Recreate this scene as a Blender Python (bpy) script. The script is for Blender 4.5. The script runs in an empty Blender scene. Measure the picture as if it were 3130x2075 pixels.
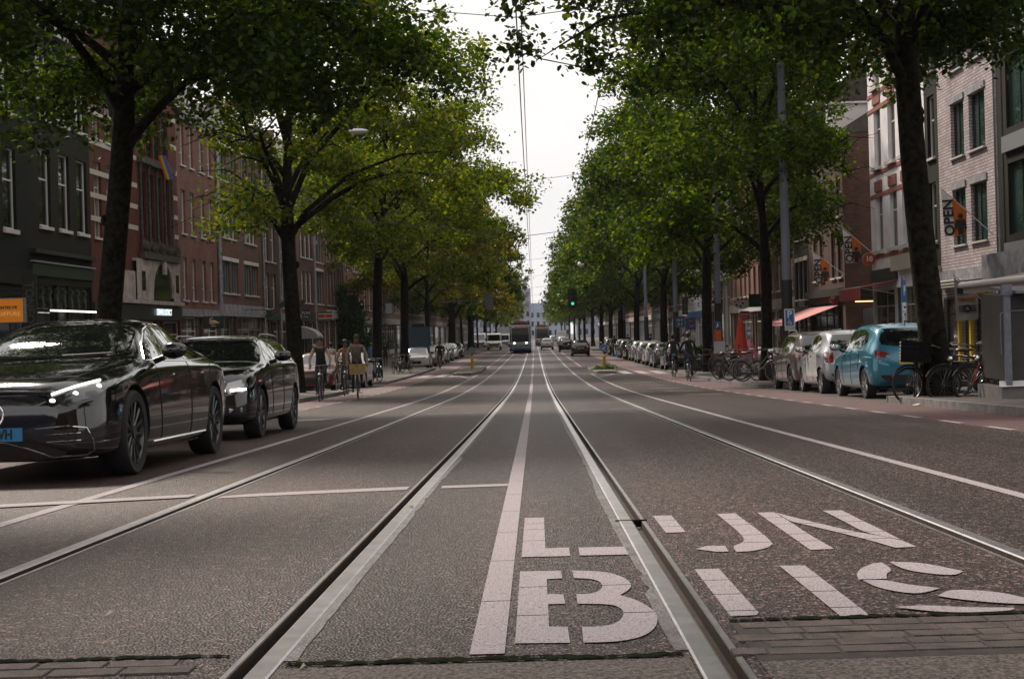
import bpy, bmesh, math, random
import numpy as np
from mathutils import Vector, Matrix, geometry
from mathutils.bvhtree import BVHTree
R = math.radians
random.seed(7)
rng = np.random.default_rng(7)
scene = bpy.context.scene
col = scene.collection

# ---------------------------------------------------------------- camera
cam = bpy.data.cameras.new('camera')
camo = bpy.data.objects.new('camera', cam)
col.objects.link(camo)
CX, CH, FPX = 0.17, 2.28, 4500.0
camo.location = (CX, 0, CH)
camo.rotation_euler = (Matrix.Rotation(R(90), 4, 'X') @ Matrix.Rotation(R(-1.6), 4, 'Z')).to_euler()
cam.sensor_width = 36
cam.lens = FPX / 3130 * 36
cam.shift_x = -68.4 / 3130
cam.shift_y = -20.9 / 3130
cam.clip_start = .05
cam.clip_end = 3000
scene.camera = camo
scene.render.resolution_x, scene.render.resolution_y = 1024, 678

# ---------------------------------------------------------------- sky and sun
SUN_EL, SUN_AZ = 44, -32          # azimuth measured from +Y towards +X
world = bpy.data.worlds.new('World')
scene.world = world
world.use_nodes = True
nt = world.node_tree
bg = nt.nodes['Background']
sky = nt.nodes.new('ShaderNodeTexSky')
sky.sky_type = 'NISHITA'
sky.sun_disc = False
sky.sun_elevation = R(SUN_EL)
sky.sun_rotation = R(SUN_AZ)
tc = nt.nodes.new('ShaderNodeTexCoord')
mp = nt.nodes.new('ShaderNodeMapping')
mp.inputs['Scale'].default_value = (1, 1, 2.6)
no = nt.nodes.new('ShaderNodeTexNoise')
no.inputs['Scale'].default_value = 2.2
no.inputs['Detail'].default_value = 5
rp = nt.nodes.new('ShaderNodeValToRGB')
rp.color_ramp.elements[0].position = .3
rp.color_ramp.elements[0].color = (9.0, 8.8, 8.9, 1)
rp.color_ramp.elements[1].position = .7
rp.color_ramp.elements[1].color = (12.2, 11.6, 11.1, 1)
mx = nt.nodes.new('ShaderNodeMixRGB')
mx.inputs[0].default_value = .96
nt.links.new(tc.outputs['Generated'], mp.inputs['Vector'])
nt.links.new(mp.outputs[0], no.inputs['Vector'])
nt.links.new(no.outputs['Fac'], rp.inputs[0])
nt.links.new(sky.outputs[0], mx.inputs[1])
nt.links.new(rp.outputs[0], mx.inputs[2])
nt.links.new(mx.outputs[0], bg.inputs['Color'])
bg.inputs['Strength'].default_value = .1
sun = bpy.data.lights.new('sun', 'SUN')
sun.energy = 4.8
sun.angle = R(10)
sun.color = (1, .88, .76)
suno = bpy.data.objects.new('sun', sun)
col.objects.link(suno)
sd = Vector((math.sin(R(SUN_AZ)) * math.cos(R(SUN_EL)), math.cos(R(SUN_AZ)) * math.cos(R(SUN_EL)), math.sin(R(SUN_EL))))
suno.rotation_euler = sd.to_track_quat('Z', 'Y').to_euler()
scene.view_settings.view_transform = 'Standard'
scene.view_settings.look = 'None'
scene.view_settings.exposure = 0
scene.view_settings.gamma = 1
try:
    scene.cycles.max_bounces = 6
    scene.cycles.transparent_max_bounces = 4
    scene.cycles.volume_bounces = 0
except Exception:
    pass

# ---------------------------------------------------------------- helpers
YK = [-30, 0, 12, 20, 28.4, 36, 48, 63.7, 85.5, 115, 170, 600]
ZK = [2.13, 1.43, 1.15, .96, .77, .60, .365, .17, .03, 0, 0, 0]
def ZP(y):                                   # height of the road surface: it comes down from a bridge
    i = 0
    n = len(YK)
    while i < n - 2 and y > YK[i + 1]: i += 1
    def sl(j):
        if j <= 0: return (ZK[1] - ZK[0]) / (YK[1] - YK[0])
        if j >= n - 1: return 0
        return (ZK[j + 1] - ZK[j - 1]) / (YK[j + 1] - YK[j - 1])
    h = YK[i + 1] - YK[i]
    t = (y - YK[i]) / h
    return (ZK[i] * (2*t**3 - 3*t*t + 1) + ZK[i+1] * (3*t*t - 2*t**3) + h * (sl(i) * (t**3 - 2*t*t + t) + sl(i+1) * (t**3 - t*t)))

def tag(o, label=None, cat=None, group=None, kind=None):
    if label: o['label'] = label
    if cat: o['category'] = cat
    if group: o['group'] = group
    if kind: o['kind'] = kind
    return o

def empty(name, loc=(0, 0, 0), rz=0, label=None, cat=None, group=None, scale=None):
    o = bpy.data.objects.new(name, None)
    o.empty_display_size = .2
    col.objects.link(o)
    o.location = loc
    o.rotation_euler = (0, 0, rz)
    if scale: o.scale = scale
    return tag(o, label, cat, group)

def copy_tree(o, parent=None):
    c = o.copy()
    col.objects.link(c)
    if parent is not None: c.parent = parent
    for ch in list(o.children): copy_tree(ch, c)
    return c

def mat(name, c, rough=.7, metal=0., spec=.5, vary=.0, scale=4., bump=0., bscale=30., emit=None, es=1., coat=0., c2=None, trans=None, detail=4):
    m = bpy.data.materials.new(name)
    m.use_nodes = True
    n = m.node_tree
    b = n.nodes['Principled BSDF']
    b.inputs['Roughness'].default_value = rough
    b.inputs['Metallic'].default_value = metal
    b.inputs['Specular IOR Level'].default_value = spec
    b.inputs['Coat Weight'].default_value = coat
    b.inputs['Coat Roughness'].default_value = .03
    b.inputs['Base Color'].default_value = (*c, 1)
    if emit:
        b.inputs['Emission Color'].default_value = (*emit, 1)
        b.inputs['Emission Strength'].default_value = es
    if vary or c2 or bump:
        t = n.nodes.new('ShaderNodeTexCoord')
    if vary or c2:
        no = n.nodes.new('ShaderNodeTexNoise')
        no.inputs['Scale'].default_value = scale
        no.inputs['Detail'].default_value = detail
        n.links.new(t.outputs['Object'], no.inputs['Vector'])
        r = n.nodes.new('ShaderNodeValToRGB')
        r.color_ramp.elements[0].position = .35
        r.color_ramp.elements[1].position = .65
        d = c2 if c2 else tuple(min(1, x * (1 + vary)) for x in c)
        r.color_ramp.elements[0].color = (*[x * (1 - vary) for x in c], 1)
        r.color_ramp.elements[1].color = (*d, 1)
        n.links.new(no.outputs['Fac'], r.inputs[0])
        n.links.new(r.outputs[0], b.inputs['Base Color'])
    if bump:
        nb = n.nodes.new('ShaderNodeTexNoise')
        nb.inputs['Scale'].default_value = bscale
        nb.inputs['Detail'].default_value = 3
        n.links.new(t.outputs['Object'], nb.inputs['Vector'])
        bp = n.nodes.new('ShaderNodeBump')
        bp.inputs['Strength'].default_value = bump
        bp.inputs['Distance'].default_value = .02
        n.links.new(nb.outputs['Fac'], bp.inputs['Height'])
        n.links.new(bp.outputs[0], b.inputs['Normal'])
    return m

def brick(name, c1, c2, mortar, bw=.22, rh=.065, ms=.008, plane='xz', rough=.85, off=.5, vary=.35, bump=.3):
    m = bpy.data.materials.new(name)
    m.use_nodes = True
    n = m.node_tree
    L = n.links.new
    b = n.nodes['Principled BSDF']
    b.inputs['Roughness'].default_value = rough
    b.inputs['Specular IOR Level'].default_value = .25
    t = n.nodes.new('ShaderNodeTexCoord')
    s = n.nodes.new('ShaderNodeSeparateXYZ')
    cb = n.nodes.new('ShaderNodeCombineXYZ')
    L(t.outputs['Object'], s.inputs[0])
    if plane == 'xz':
        ad = n.nodes.new('ShaderNodeMath')
        L(s.outputs[0], ad.inputs[0]); L(s.outputs[1], ad.inputs[1])
        L(ad.outputs[0], cb.inputs[0]); L(s.outputs[2], cb.inputs[1])
    else:
        L(s.outputs[0], cb.inputs[0]); L(s.outputs[1], cb.inputs[1])
    bt = n.nodes.new('ShaderNodeTexBrick')
    bt.offset = off
    bt.inputs['Scale'].default_value = 1
    bt.inputs['Color1'].default_value = (*c1, 1)
    bt.inputs['Color2'].default_value = (*c2, 1)
    bt.inputs['Mortar'].default_value = (*mortar, 1)
    bt.inputs['Mortar Size'].default_value = ms
    bt.inputs['Brick Width'].default_value = bw
    bt.inputs['Row Height'].default_value = rh
    L(cb.outputs[0], bt.inputs['Vector'])
    no = n.nodes.new('ShaderNodeTexNoise')
    no.inputs['Scale'].default_value = .9
    no.inputs['Detail'].default_value = 6
    L(t.outputs['Object'], no.inputs['Vector'])
    r = n.nodes.new('ShaderNodeValToRGB')
    r.color_ramp.elements[0].color = (1 - vary,) * 3 + (1,)
    r.color_ramp.elements[0].position = .3
    r.color_ramp.elements[1].position = .7
    L(no.outputs['Fac'], r.inputs[0])
    mm = n.nodes.new('ShaderNodeMixRGB')
    mm.blend_type = 'MULTIPLY'
    mm.inputs[0].default_value = 1
    L(bt.outputs['Color'], mm.inputs[1]); L(r.outputs[0], mm.inputs[2])
    L(mm.outputs[0], b.inputs['Base Color'])
    bp = n.nodes.new('ShaderNodeBump')
    bp.invert = True
    bp.inputs['Strength'].default_value = bump
    bp.inputs['Distance'].default_value = .01
    L(bt.outputs['Fac'], bp.inputs['Height'])
    L(bp.outputs[0], b.inputs['Normal'])
    return m

class MB:
    def __init__(s): s.v = []; s.f = []; s.m = []; s.M = None
    def add(s, vs, fs, mi=0):
        o = len(s.v)
        s.v += [tuple(s.M @ Vector(v)) if s.M else tuple(v) for v in vs]
        s.f += [tuple(i + o for i in f) for f in fs]
        s.m += [mi] * len(fs)
        return s
    def box(s, c, d, mi=0, rz=0, M=None):
        x, y, z = d[0] / 2, d[1] / 2, d[2] / 2
        vs = [Vector((a, b, e)) for a in (-x, x) for b in (-y, y) for e in (-z, z)]
        if rz: M = Matrix.Rotation(rz, 4, 'Z')
        if M: vs = [M @ v for v in vs]
        vs = [v + Vector(c) for v in vs]
        return s.add(vs, [(0, 1, 3, 2), (4, 6, 7, 5), (0, 4, 5, 1), (2, 3, 7, 6), (0, 2, 6, 4), (1, 5, 7, 3)], mi)
    def b2(s, a, b, mi=0):                       # box from corner a to corner b
        return s.box([(a[i] + b[i]) / 2 for i in range(3)], [abs(b[i] - a[i]) for i in range(3)], mi)
    def tube(s, pts, r, n=8, mi=0, closed=False, cap=True):
        P = [Vector(p) for p in pts]
        k = len(P)
        rr = r if isinstance(r, (list, tuple)) else [r] * k
        up = None
        vs = []
        for i in range(k):
            if closed: t = P[(i + 1) % k] - P[i - 1]
            else: t = P[min(i + 1, k - 1)] - P[max(i - 1, 0)]
            t.normalize()
            if up is None:
                up = Vector((0, 0, 1)) if abs(t.z) < .9 else Vector((1, 0, 0))
            a = t.cross(up)
            if a.length < 1e-4: a = t.orthogonal()
            a.normalize()
            b = a.cross(t).normalized()
            up = b
            for j in range(n):
                th = 2 * math.pi * j / n
                vs.append(P[i] + (a * math.cos(th) + b * math.sin(th)) * rr[i])
        fs = []
        for i in range(k if closed else k - 1):
            for j in range(n):
                i2 = (i + 1) % k
                fs.append((i * n + j, i * n + (j + 1) % n, i2 * n + (j + 1) % n, i2 * n + j))
        if cap and not closed:
            fs.append(tuple(range(n))[::-1]); fs.append(tuple((k - 1) * n + j for j in range(n)))
        return s.add(vs, fs, mi)
    def cyl(s, p0, p1, r0, r1=None, n=12, mi=0):
        return s.tube([p0, p1], [r0, r0 if r1 is None else r1], n, mi)
    def disc(s, c, r, axis='y', n=20, mi=0, th=.01):
        ax = {'x': Vector((1, 0, 0)), 'y': Vector((0, 1, 0)), 'z': Vector((0, 0, 1))}[axis]
        c = Vector(c)
        return s.cyl(c - ax * th / 2, c + ax * th / 2, r, r, n, mi)
    def ring(s, c, R_, r, axis='x', n=24, k=6, mi=0, sq=1):
        pts = []
        for i in range(n):
            t = 2 * math.pi * i / n
            a, b = R_ * math.cos(t), R_ * math.sin(t)
            p = {'x': (0, a, b), 'y': (a, 0, b), 'z': (a, b, 0)}[axis]
            pts.append(Vector(c) + Vector(p))
        return s.tube(pts, r, k, mi, closed=True)
    def prism(s, poly, axis, a0, a1, mi=0):      # extrude a 2D polygon along an axis
        def P(p, a):
            return {'x': (a, p[0], p[1]), 'y': (p[0], a, p[1]), 'z': (p[0], p[1], a)}[axis]
        n = len(poly)
        vs = [P(p, a0) for p in poly] + [P(p, a1) for p in poly]
        fs = [tuple(range(n))[::-1], tuple(range(n, 2 * n))] + [(i, (i + 1) % n, (i + 1) % n + n, i + n) for i in range(n)]
        return s.add(vs, fs, mi)
    def lathe(s, prof, c=(0, 0, 0), n=16, mi=0, axis='z'):
        vs = []
        for r, z in prof:
            for j in range(n):
                t = 2 * math.pi * j / n
                p = (r * math.cos(t), r * math.sin(t), z) if axis == 'z' else ((z, r * math.cos(t), r * math.sin(t)) if axis == 'x' else (r * math.cos(t), z, r * math.sin(t)))
                vs.append(Vector(p) + Vector(c))
        fs = [(i * n + j, i * n + (j + 1) % n, (i + 1) * n + (j + 1) % n, (i + 1) * n + j) for i in range(len(prof) - 1) for j in range(n)]
        return s.add(vs, fs, mi)
    def sphere(s, c, r, n=10, mi=0, sc=(1, 1, 1)):
        k = n // 2 + 1
        vs, fs = [], []
        for i in range(k):
            ph = math.pi * i / (k - 1)
            for j in range(n):
                t = 2 * math.pi * j / n
                vs.append((c[0] + r * sc[0] * math.sin(ph) * math.cos(t), c[1] + r * sc[1] * math.sin(ph) * math.sin(t), c[2] + r * sc[2] * math.cos(ph)))
        for i in range(k - 1):
            for j in range(n):
                fs.append((i * n + j, (i + 1) * n + j, (i + 1) * n + (j + 1) % n, i * n + (j + 1) % n))
        return s.add(vs, fs, mi)
    def mesh(s, name, mats, smooth=False, auto=True):
        me = bpy.data.meshes.new(name)
        me.from_pydata(s.v, [], s.f)
        for m in (mats if isinstance(mats, (list, tuple)) else [mats]): me.materials.append(m)
        if any(s.m): me.polygons.foreach_set('material_index', s.m)
        if smooth:
            me.polygons.foreach_set('use_smooth', [True] * len(s.f))
            if auto: me.set_sharp_from_angle(angle=R(40))
        me.validate()
        me.update()
        return me
    def build(s, name, mats, parent=None, smooth=False):
        return obj(name, s.mesh(name, mats, smooth), parent)

def obj(name, me, parent=None, loc=None, rz=None):
    o = bpy.data.objects.new(name, me)
    col.objects.link(o)
    if parent is not None: o.parent = parent
    if loc: o.location = loc
    if rz: o.rotation_euler = (0, 0, rz)
    return o

tsc = bpy.data.scenes.new('tmp')
def eval_mesh(o):
    col.objects.unlink(o) if o.name in col.objects else None
    tsc.collection.objects.link(o)
    vl = tsc.view_layers[0]
    vl.update()
    me = bpy.data.meshes.new_from_object(o.evaluated_get(vl.depsgraph))
    tsc.collection.objects.unlink(o)
    return me
def text_obj(name, s, size, m, parent=None, M=None, ext=.004, align='CENTER', sx=1, bold=0, space=1):
    cu = bpy.data.curves.new('t', 'FONT')
    cu.body = s
    cu.size = size
    cu.extrude = ext
    cu.align_x = align
    cu.align_y = 'CENTER'
    cu.resolution_u = 2
    cu.space_character = space
    if bold: cu.offset = bold
    to = bpy.data.objects.new('t', cu)
    col.objects.link(to)
    me = eval_mesh(to)
    bpy.data.objects.remove(to)
    bpy.data.curves.remove(cu)
    me.materials.clear()
    me.materials.append(m)
    if sx != 1: me.transform(Matrix.Scale(sx, 4, (1, 0, 0)))
    if M: me.transform(M)
    me.name = name
    return obj(name, me, parent)
FACE = Matrix.Rotation(R(90), 4, 'X')           # text standing up and facing -Y
def T(x, y, z): return Matrix.Translation((x, y, z))
# ================================================================ materials used widely
def asphalt_mat():
    m = bpy.data.materials.new('asphalt')
    m.use_nodes = True
    n = m.node_tree
    L = n.links.new
    b = n.nodes['Principled BSDF']
    t = n.nodes.new('ShaderNodeTexCoord')
    v = n.nodes.new('ShaderNodeTexVoronoi')
    v.inputs['Scale'].default_value = 88
    L(t.outputs['Object'], v.inputs['Vector'])
    sp = n.nodes.new('ShaderNodeSeparateColor')
    L(v.outputs['Color'], sp.inputs[0])
    r = n.nodes.new('ShaderNodeValToRGB')
    e = r.color_ramp.elements
    e[0].position = 0; e[0].color = (.009, .0058, .0048, 1)
    e[1].position = 1; e[1].color = (.31, .22, .19, 1)
    for p, c in ((.35, (.018, .0112, .0095, 1)), (.7, (.042, .0262, .0225, 1)), (.86, (.10, .063, .054, 1))):
        k = e.new(p); k.color = c
    L(sp.outputs[0], r.inputs[0])
    no = n.nodes.new('ShaderNodeTexNoise')
    no.inputs['Scale'].default_value = .35
    no.inputs['Detail'].default_value = 7
    no.inputs['Roughness'].default_value = .65
    mp = n.nodes.new('ShaderNodeMapping')
    mp.inputs['Scale'].default_value = (4.5, .05, 1)
    L(t.outputs['Object'], mp.inputs[0]); L(mp.outputs[0], no.inputs['Vector'])
    r2 = n.nodes.new('ShaderNodeValToRGB')
    r2.color_ramp.elements[0].position = .3; r2.color_ramp.elements[0].color = (.55, .55, .57, 1)
    r2.color_ramp.elements[1].position = .7; r2.color_ramp.elements[1].color = (1.25, 1.2, 1.2, 1)
    L(no.outputs['Fac'], r2.inputs[0])
    mm = n.nodes.new('ShaderNodeMixRGB'); mm.blend_type = 'MULTIPLY'; mm.inputs[0].default_value = 1
    L(r.outputs[0], mm.inputs[1]); L(r2.outputs[0], mm.inputs[2])
    last = mm
    for sc_, lo, hi, dk in ((2.6, .60, .72, .62), (.45, .40, .62, .88), (14, .70, .74, .7)):
        n2 = n.nodes.new('ShaderNodeTexNoise'); n2.inputs['Scale'].default_value = sc_; n2.inputs['Detail'].default_value = 5
        L(t.outputs['Object'], n2.inputs['Vector'])
        r3 = n.nodes.new('ShaderNodeValToRGB')
        r3.color_ramp.elements[0].position = lo; r3.color_ramp.elements[0].color = (1, 1, 1, 1)
        r3.color_ramp.elements[1].position = hi; r3.color_ramp.elements[1].color = (dk, dk, dk, 1)
        L(n2.outputs['Fac'], r3.inputs[0])
        m3 = n.nodes.new('ShaderNodeMixRGB'); m3.blend_type = 'MULTIPLY'; m3.inputs[0].default_value = 1
        L(last.outputs[0], m3.inputs[1]); L(r3.outputs[0], m3.inputs[2]); last = m3
    L(last.outputs[0], b.inputs['Base Color'])
    b.inputs['Roughness'].default_value = .44
    b.inputs['Specular IOR Level'].default_value = .2
    bp = n.nodes.new('ShaderNodeBump'); bp.inputs['Strength'].default_value = 1; bp.inputs['Distance'].default_value = .006
    L(v.outputs['Distance'], bp.inputs['Height']); L(bp.outputs[0], b.inputs['Normal'])
    return m
ASPH = asphalt_mat()
PAINT = mat('road_paint', (.35, .305, .315), .65, spec=.2, vary=.2, scale=120, bump=.5, bscale=160, detail=3)
for e_ in PAINT.node_tree.nodes:
    if e_.type == 'VALTORGB':
        q_ = e_.color_ramp.elements
        q_[0].position = .33; q_[0].color = (.10, .078, .072, 1); q_[1].position = .43; q_[1].color = (.33, .288, .30, 1)
        z_ = q_.new(.7); z_.color = (.40, .355, .37, 1)
STEEL = mat('rail_steel', (.60, .58, .59), .31, 1, vary=.12, scale=9, bump=.05, bscale=60)
RUST = mat('rusty_groove', (.035, .02, .012), .8, .2, vary=.4, scale=20)
MASTIC = mat('grey_mastic', (.105, .092, .092), .5, vary=.35, scale=8, bump=.5, bscale=60)
REDASPH = mat('red_asphalt', (.085, .034, .034), .6, vary=.3, scale=2.2, bump=.6, bscale=220, detail=9)
GREYPAVE = brick('grey_clinkers', (.085, .072, .064), (.13, .11, .10), (.03, .026, .024), .21, .1, .008, 'xy', .7)
SLABS = brick('pavement_slabs', (.11, .095, .085), (.15, .13, .12), (.035, .03, .028), .3, .3, .008, 'xy', .75)
KERB = mat('kerb_stone', (.17, .155, .15), .8, vary=.25, scale=6)
MOSS_SHADE = mat('moss_and_gap_shade', (.006, .006, .004), .98, spec=.05, vary=.5, scale=25, c2=(.014, .018, .006))  # near black stands for shade in the gaps, green for moss
CLINK = mat('old_brick_paver', (.082, .058, .048), .7, vary=.35, scale=14, bump=.8, bscale=160, detail=9)
BLACK = mat('black', (.012, .012, .012), .6)

def ysteps(y0, y1):
    ys, y = [], y0
    while y < y1:
        ys.append(y)
        y += 1.0 if y < 60 else (3 if y < 130 else 12)
    ys.append(y1)
    return ys

def strip(mb, x0, x1, y0, y1, dz, mi=0, th=0):
    ys = ysteps(y0, y1)
    f0 = x0 if callable(x0) else (lambda y: x0)
    f1 = x1 if callable(x1) else (lambda y: x1)
    vs, fs = [], []
    for y in ys: vs += [(f0(y), y, ZP(y) + dz), (f1(y), y, ZP(y) + dz)]
    for i in range(len(ys) - 1): fs.append((2*i, 2*i+1, 2*i+3, 2*i+2))
    mb.add(vs, fs, mi)
    if th:                                       # vertical faces along both edges
        for k, sgn in ((0, 1), (1, -1)):
            vs = []
            for y in ys:
                x = (f0 if k == 0 else f1)(y)
                vs += [(x, y, ZP(y) + dz), (x, y, ZP(y) + dz - th)]
            mb.add(vs, [(2*i, 2*i+1, 2*i+3, 2*i+2) for i in range(len(ys) - 1)], mi)
        for yy in (y0, y1):
            mb.add([(f0(yy), yy, ZP(yy) + dz), (f1(yy), yy, ZP(yy) + dz), (f1(yy), yy, ZP(yy) + dz - th), (f0(yy), yy, ZP(yy) + dz - th)], [(0, 1, 2, 3)], mi)

# ground sheet far below and around everything
g = MB()
for (xa, xb) in ((-700, -18.6), (14.9, 700)): strip(g, xa, xb, -60, 1500, .02)
strip(g, -18.6, 14.9, -60, 1500, -.16)
tag(g.build('ground', mat('ground_dark', (.09, .085, .075), .9, vary=.2, scale=.3)), kind='structure')

# rail geometry: (outer edge, groove, ...) positions across the street
RAILS = [(-2.235, +1, 'outer rail of the left tram track, nearest to the black cars'),
         (-.60, -1, 'inner rail of the left tram track, left of the white centre line'),
         (.60, +1, 'inner rail of the right tram track, cutting through the painted lettering'),
         (2.235, -1, 'outer rail of the right tram track, right of the painted letters')]
Y0R, Y1R = 2.0, 700
rd = MB()
edges = [-5.2]
for x, s, _ in RAILS:
    a, b = sorted((x, x + s * .145))
    edges += [a, b]
edges += [5.45]
for i in range(0, len(edges), 2): strip(rd, edges[i], edges[i + 1], -5, Y1R, 0)
tag(rd.build('road', ASPH), kind='structure')
for x, s, lab in RAILS:
    def sec(y):
        z = ZP(y)
        return [(x, y, z - .02), (x, y, z + .003), (x + s * .008, y, z + .006), (x + s * .066, y, z + .006), (x + s * .074, y, z + .001), (x + s * .076, y, z - .042),
                (x + s * .118, y, z - .042), (x + s * .121, y, z - .002), (x + s * .124, y, z + .002), (x + s * .142, y, z + .002), (x + s * .145, y, z - .02)]
    m_ = MB()
    ys = ysteps(Y0R, Y1R)
    vs = []
    for y in ys: vs += sec(y)
    n = 11
    for k in range(n - 1):
        fs = [(i*n+k, (i+1)*n+k, (i+1)*n+k+1, i*n+k+1) for i in range(len(ys) - 1)]
        if s < 0: fs = [f[::-1] for f in fs]
        m_.add(vs if k == 0 else [], [], 0)
        m_.f += fs
        m_.m += [1 if k in (4, 5, 6) else 0] * len(fs)
    o = m_.build('tram_rail', [STEEL, RUST])
    tag(o, 'grooved steel ' + lab, 'tram rail', 'rails of the two tram tracks')

# ragged light sealing strips beside the inner rails
for xa, s in ((-.60, 1), (.60, -1)):
    r2 = random.Random(3 + s)
    m_ = MB()
    y = 4.35
    w = .042
    while y < 150:
        st = (.16 if y < 14 else .6) * r2.uniform(.5, 1.5)
        w2 = min(.055, max(.034, w + r2.uniform(-.004, .004)))
        if r2.random() < .04: w2 = .02
        m_.add([(xa + s * .001, y, ZP(y) + .003), (xa + s * w, y, ZP(y) + .003), (xa + s * w2, y + st, ZP(y + st) + .003), (xa + s * .001, y + st, ZP(y + st) + .003)], [(0, 1, 2, 3) if s > 0 else (3, 2, 1, 0)])
        y += st
        w = w2
    tag(m_.build('rail_sealing', MASTIC), kind='structure')

# bicycle lanes, parking strips, pavements, kerbs
bl = MB()
strip(bl, 5.45, 6.75, -5, Y1R, .001)
strip(bl, -6.5, -5.2, -5, Y1R, .001)
tag(bl.build('cycle_lane', REDASPH), kind='structure')
PK = MB(); KB = MB(); PV = MB()
# kerb openings where cars park: pavement edge further out
bays_r = [(27.6, 43.6), (74, 170)]
bays_l = [(17, 31), (52.5, 66), (98, 168)]
def side(sgn, lane, bays, outer):
    y = -5
    seq = []
    for a, b in bays: seq += [(y, a, 0), (a, b, 1)]; y = b
    seq.append((y, Y1R, 0))
    for a, b, bay in seq:
        xin = sgn * (lane + (2.3 if bay else .12))
        xo = outer
        A = (lambda y, xin=xin: xin); B = outer
        if sgn > 0: strip(PV, xin, B, a, b, .12)
        else: strip(PV, B, xin, a, b, .12)
        k0, k1 = sorted((xin, xin - sgn * .12))
        strip(KB, k0, k1, a, b, .124, th=.14)
        if bay:
            p0, p1 = sorted((sgn * lane, sgn * (lane + 2.18)))
            strip(PK, p0, p1, a, b, .002)
            for yy in (a, b):
                KB.b2((min(sgn*lane, sgn*(lane+2.2)), yy - .06, ZP(yy) - .05), (max(sgn*lane, sgn*(lane+2.2)), yy + .06, ZP(yy) + .121))
def FL(y): return -(19.1 - .035 * (min(max(y, 30), 210) - 49))
side(1, 6.75, bays_r, 15.2)
side(-1, 6.5, bays_l, lambda y: FL(y) - .2)
tag(PV.build('pavement', SLABS), kind='structure')
tag(KB.build('kerb', KERB), kind='structure')
tag(PK.build('parking_strip', GREYPAVE), kind='structure')

# painted lines
def line(name, x0, x1, y0, y1, joints=(), dz=.004):
    m_ = MB()
    js = sorted(j for j in joints if y0 < j < y1)
    ends = [y0] + js + [y1]
    for i in range(len(ends) - 1):
        a = ends[i] + (.006 if i else 0)
        b = ends[i + 1] - (.006 if i < len(ends) - 2 else 0)
        strip(m_, x0, x1, a, b, dz)
    return tag(m_.build(name, PAINT), kind='structure')
rj = random.Random(5)
J = [5.357, 6.471, 7.591, 8.69, 9.845] + [9.845 + 1.12 * k for k in range(1, 30)]
line('centre_line', -.05, .055, 4.37, 400, J)
line('lane_line', -3.08, -2.98, -3, 81, [5 + 1.9 * k for k in range(12)])
line('lane_line', -3.1, -3.0, 98, 400)
line('lane_line', 3.0, 3.1, -3, 76, [8.5, 10.4, 12.6, 15.3, 19.5, 24])
line('lane_line', 3.05, 3.15, 94, 400)
d = MB()
y = 8.4
while y < 130:
    strip(d, 5.43, 5.53, y, y + .95, .005)
    y += 2.0
y = 20
while y < 130:
    strip(d, -5.28, -5.18, y, y + .95, .005)
    y += 2.0
tag(d.build('cycle_lane_dashes', PAINT), kind='structure')
def soften(P):
    for _ in range(2):
        out = []
        n = len(P)
        for i in range(n):
            a, b, c = Vector(P[i-1]), Vector(P[i]), Vector(P[(i+1) % n])
            sc = Vector((1, .35))
            u, v = (b - a) * sc, (c - b) * sc
            ang = abs(math.degrees(u.angle_signed(v))) if u.length > 1e-5 and v.length > 1e-5 else 0
            if 4 < ang < 58: out += [tuple(b.lerp(a, .25)), tuple(b.lerp(c, .25))]
            else: out.append(tuple(b))
        P = out
    return P
def poly(mb, pts, dz, js=()):
    pts = soften(pts) if len(pts) > 5 else pts
    pieces = [pts]
    for j in js:
        out = []
        for P in pieces:
            for sgn in (1, -1):
                lim = j + sgn * .006
                Q = []
                n = len(P)
                for i in range(n):
                    a, b = P[i], P[(i + 1) % n]
                    ia, ib = sgn * (a[1] - lim) >= 0, sgn * (b[1] - lim) >= 0
                    if ia: Q.append(a)
                    if ia != ib:
                        t = (lim - a[1]) / (b[1] - a[1])
                        Q.append((a[0] + t * (b[0] - a[0]), lim))
                if len(Q) > 2: out.append(Q)
        pieces = out
    for P in pieces:
        vs = [Vector((p[0], p[1], ZP(p[1]) + dz)) for p in P]
        tri = geometry.tessellate_polygon([vs])
        A = sum((P[i][0] * P[(i+1) % len(P)][1] - P[(i+1) % len(P)][0] * P[i][1]) for i in range(len(P)))
        for t in tri:
            a, b, c = (vs[k] for k in t)
            nrm = (b - a).cross(c - a)
            if abs(nrm.z) < 1e-7: continue
            mb.add([a, b, c] if nrm.z > 0 else [a, c, b], [(0, 1, 2)])
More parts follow.
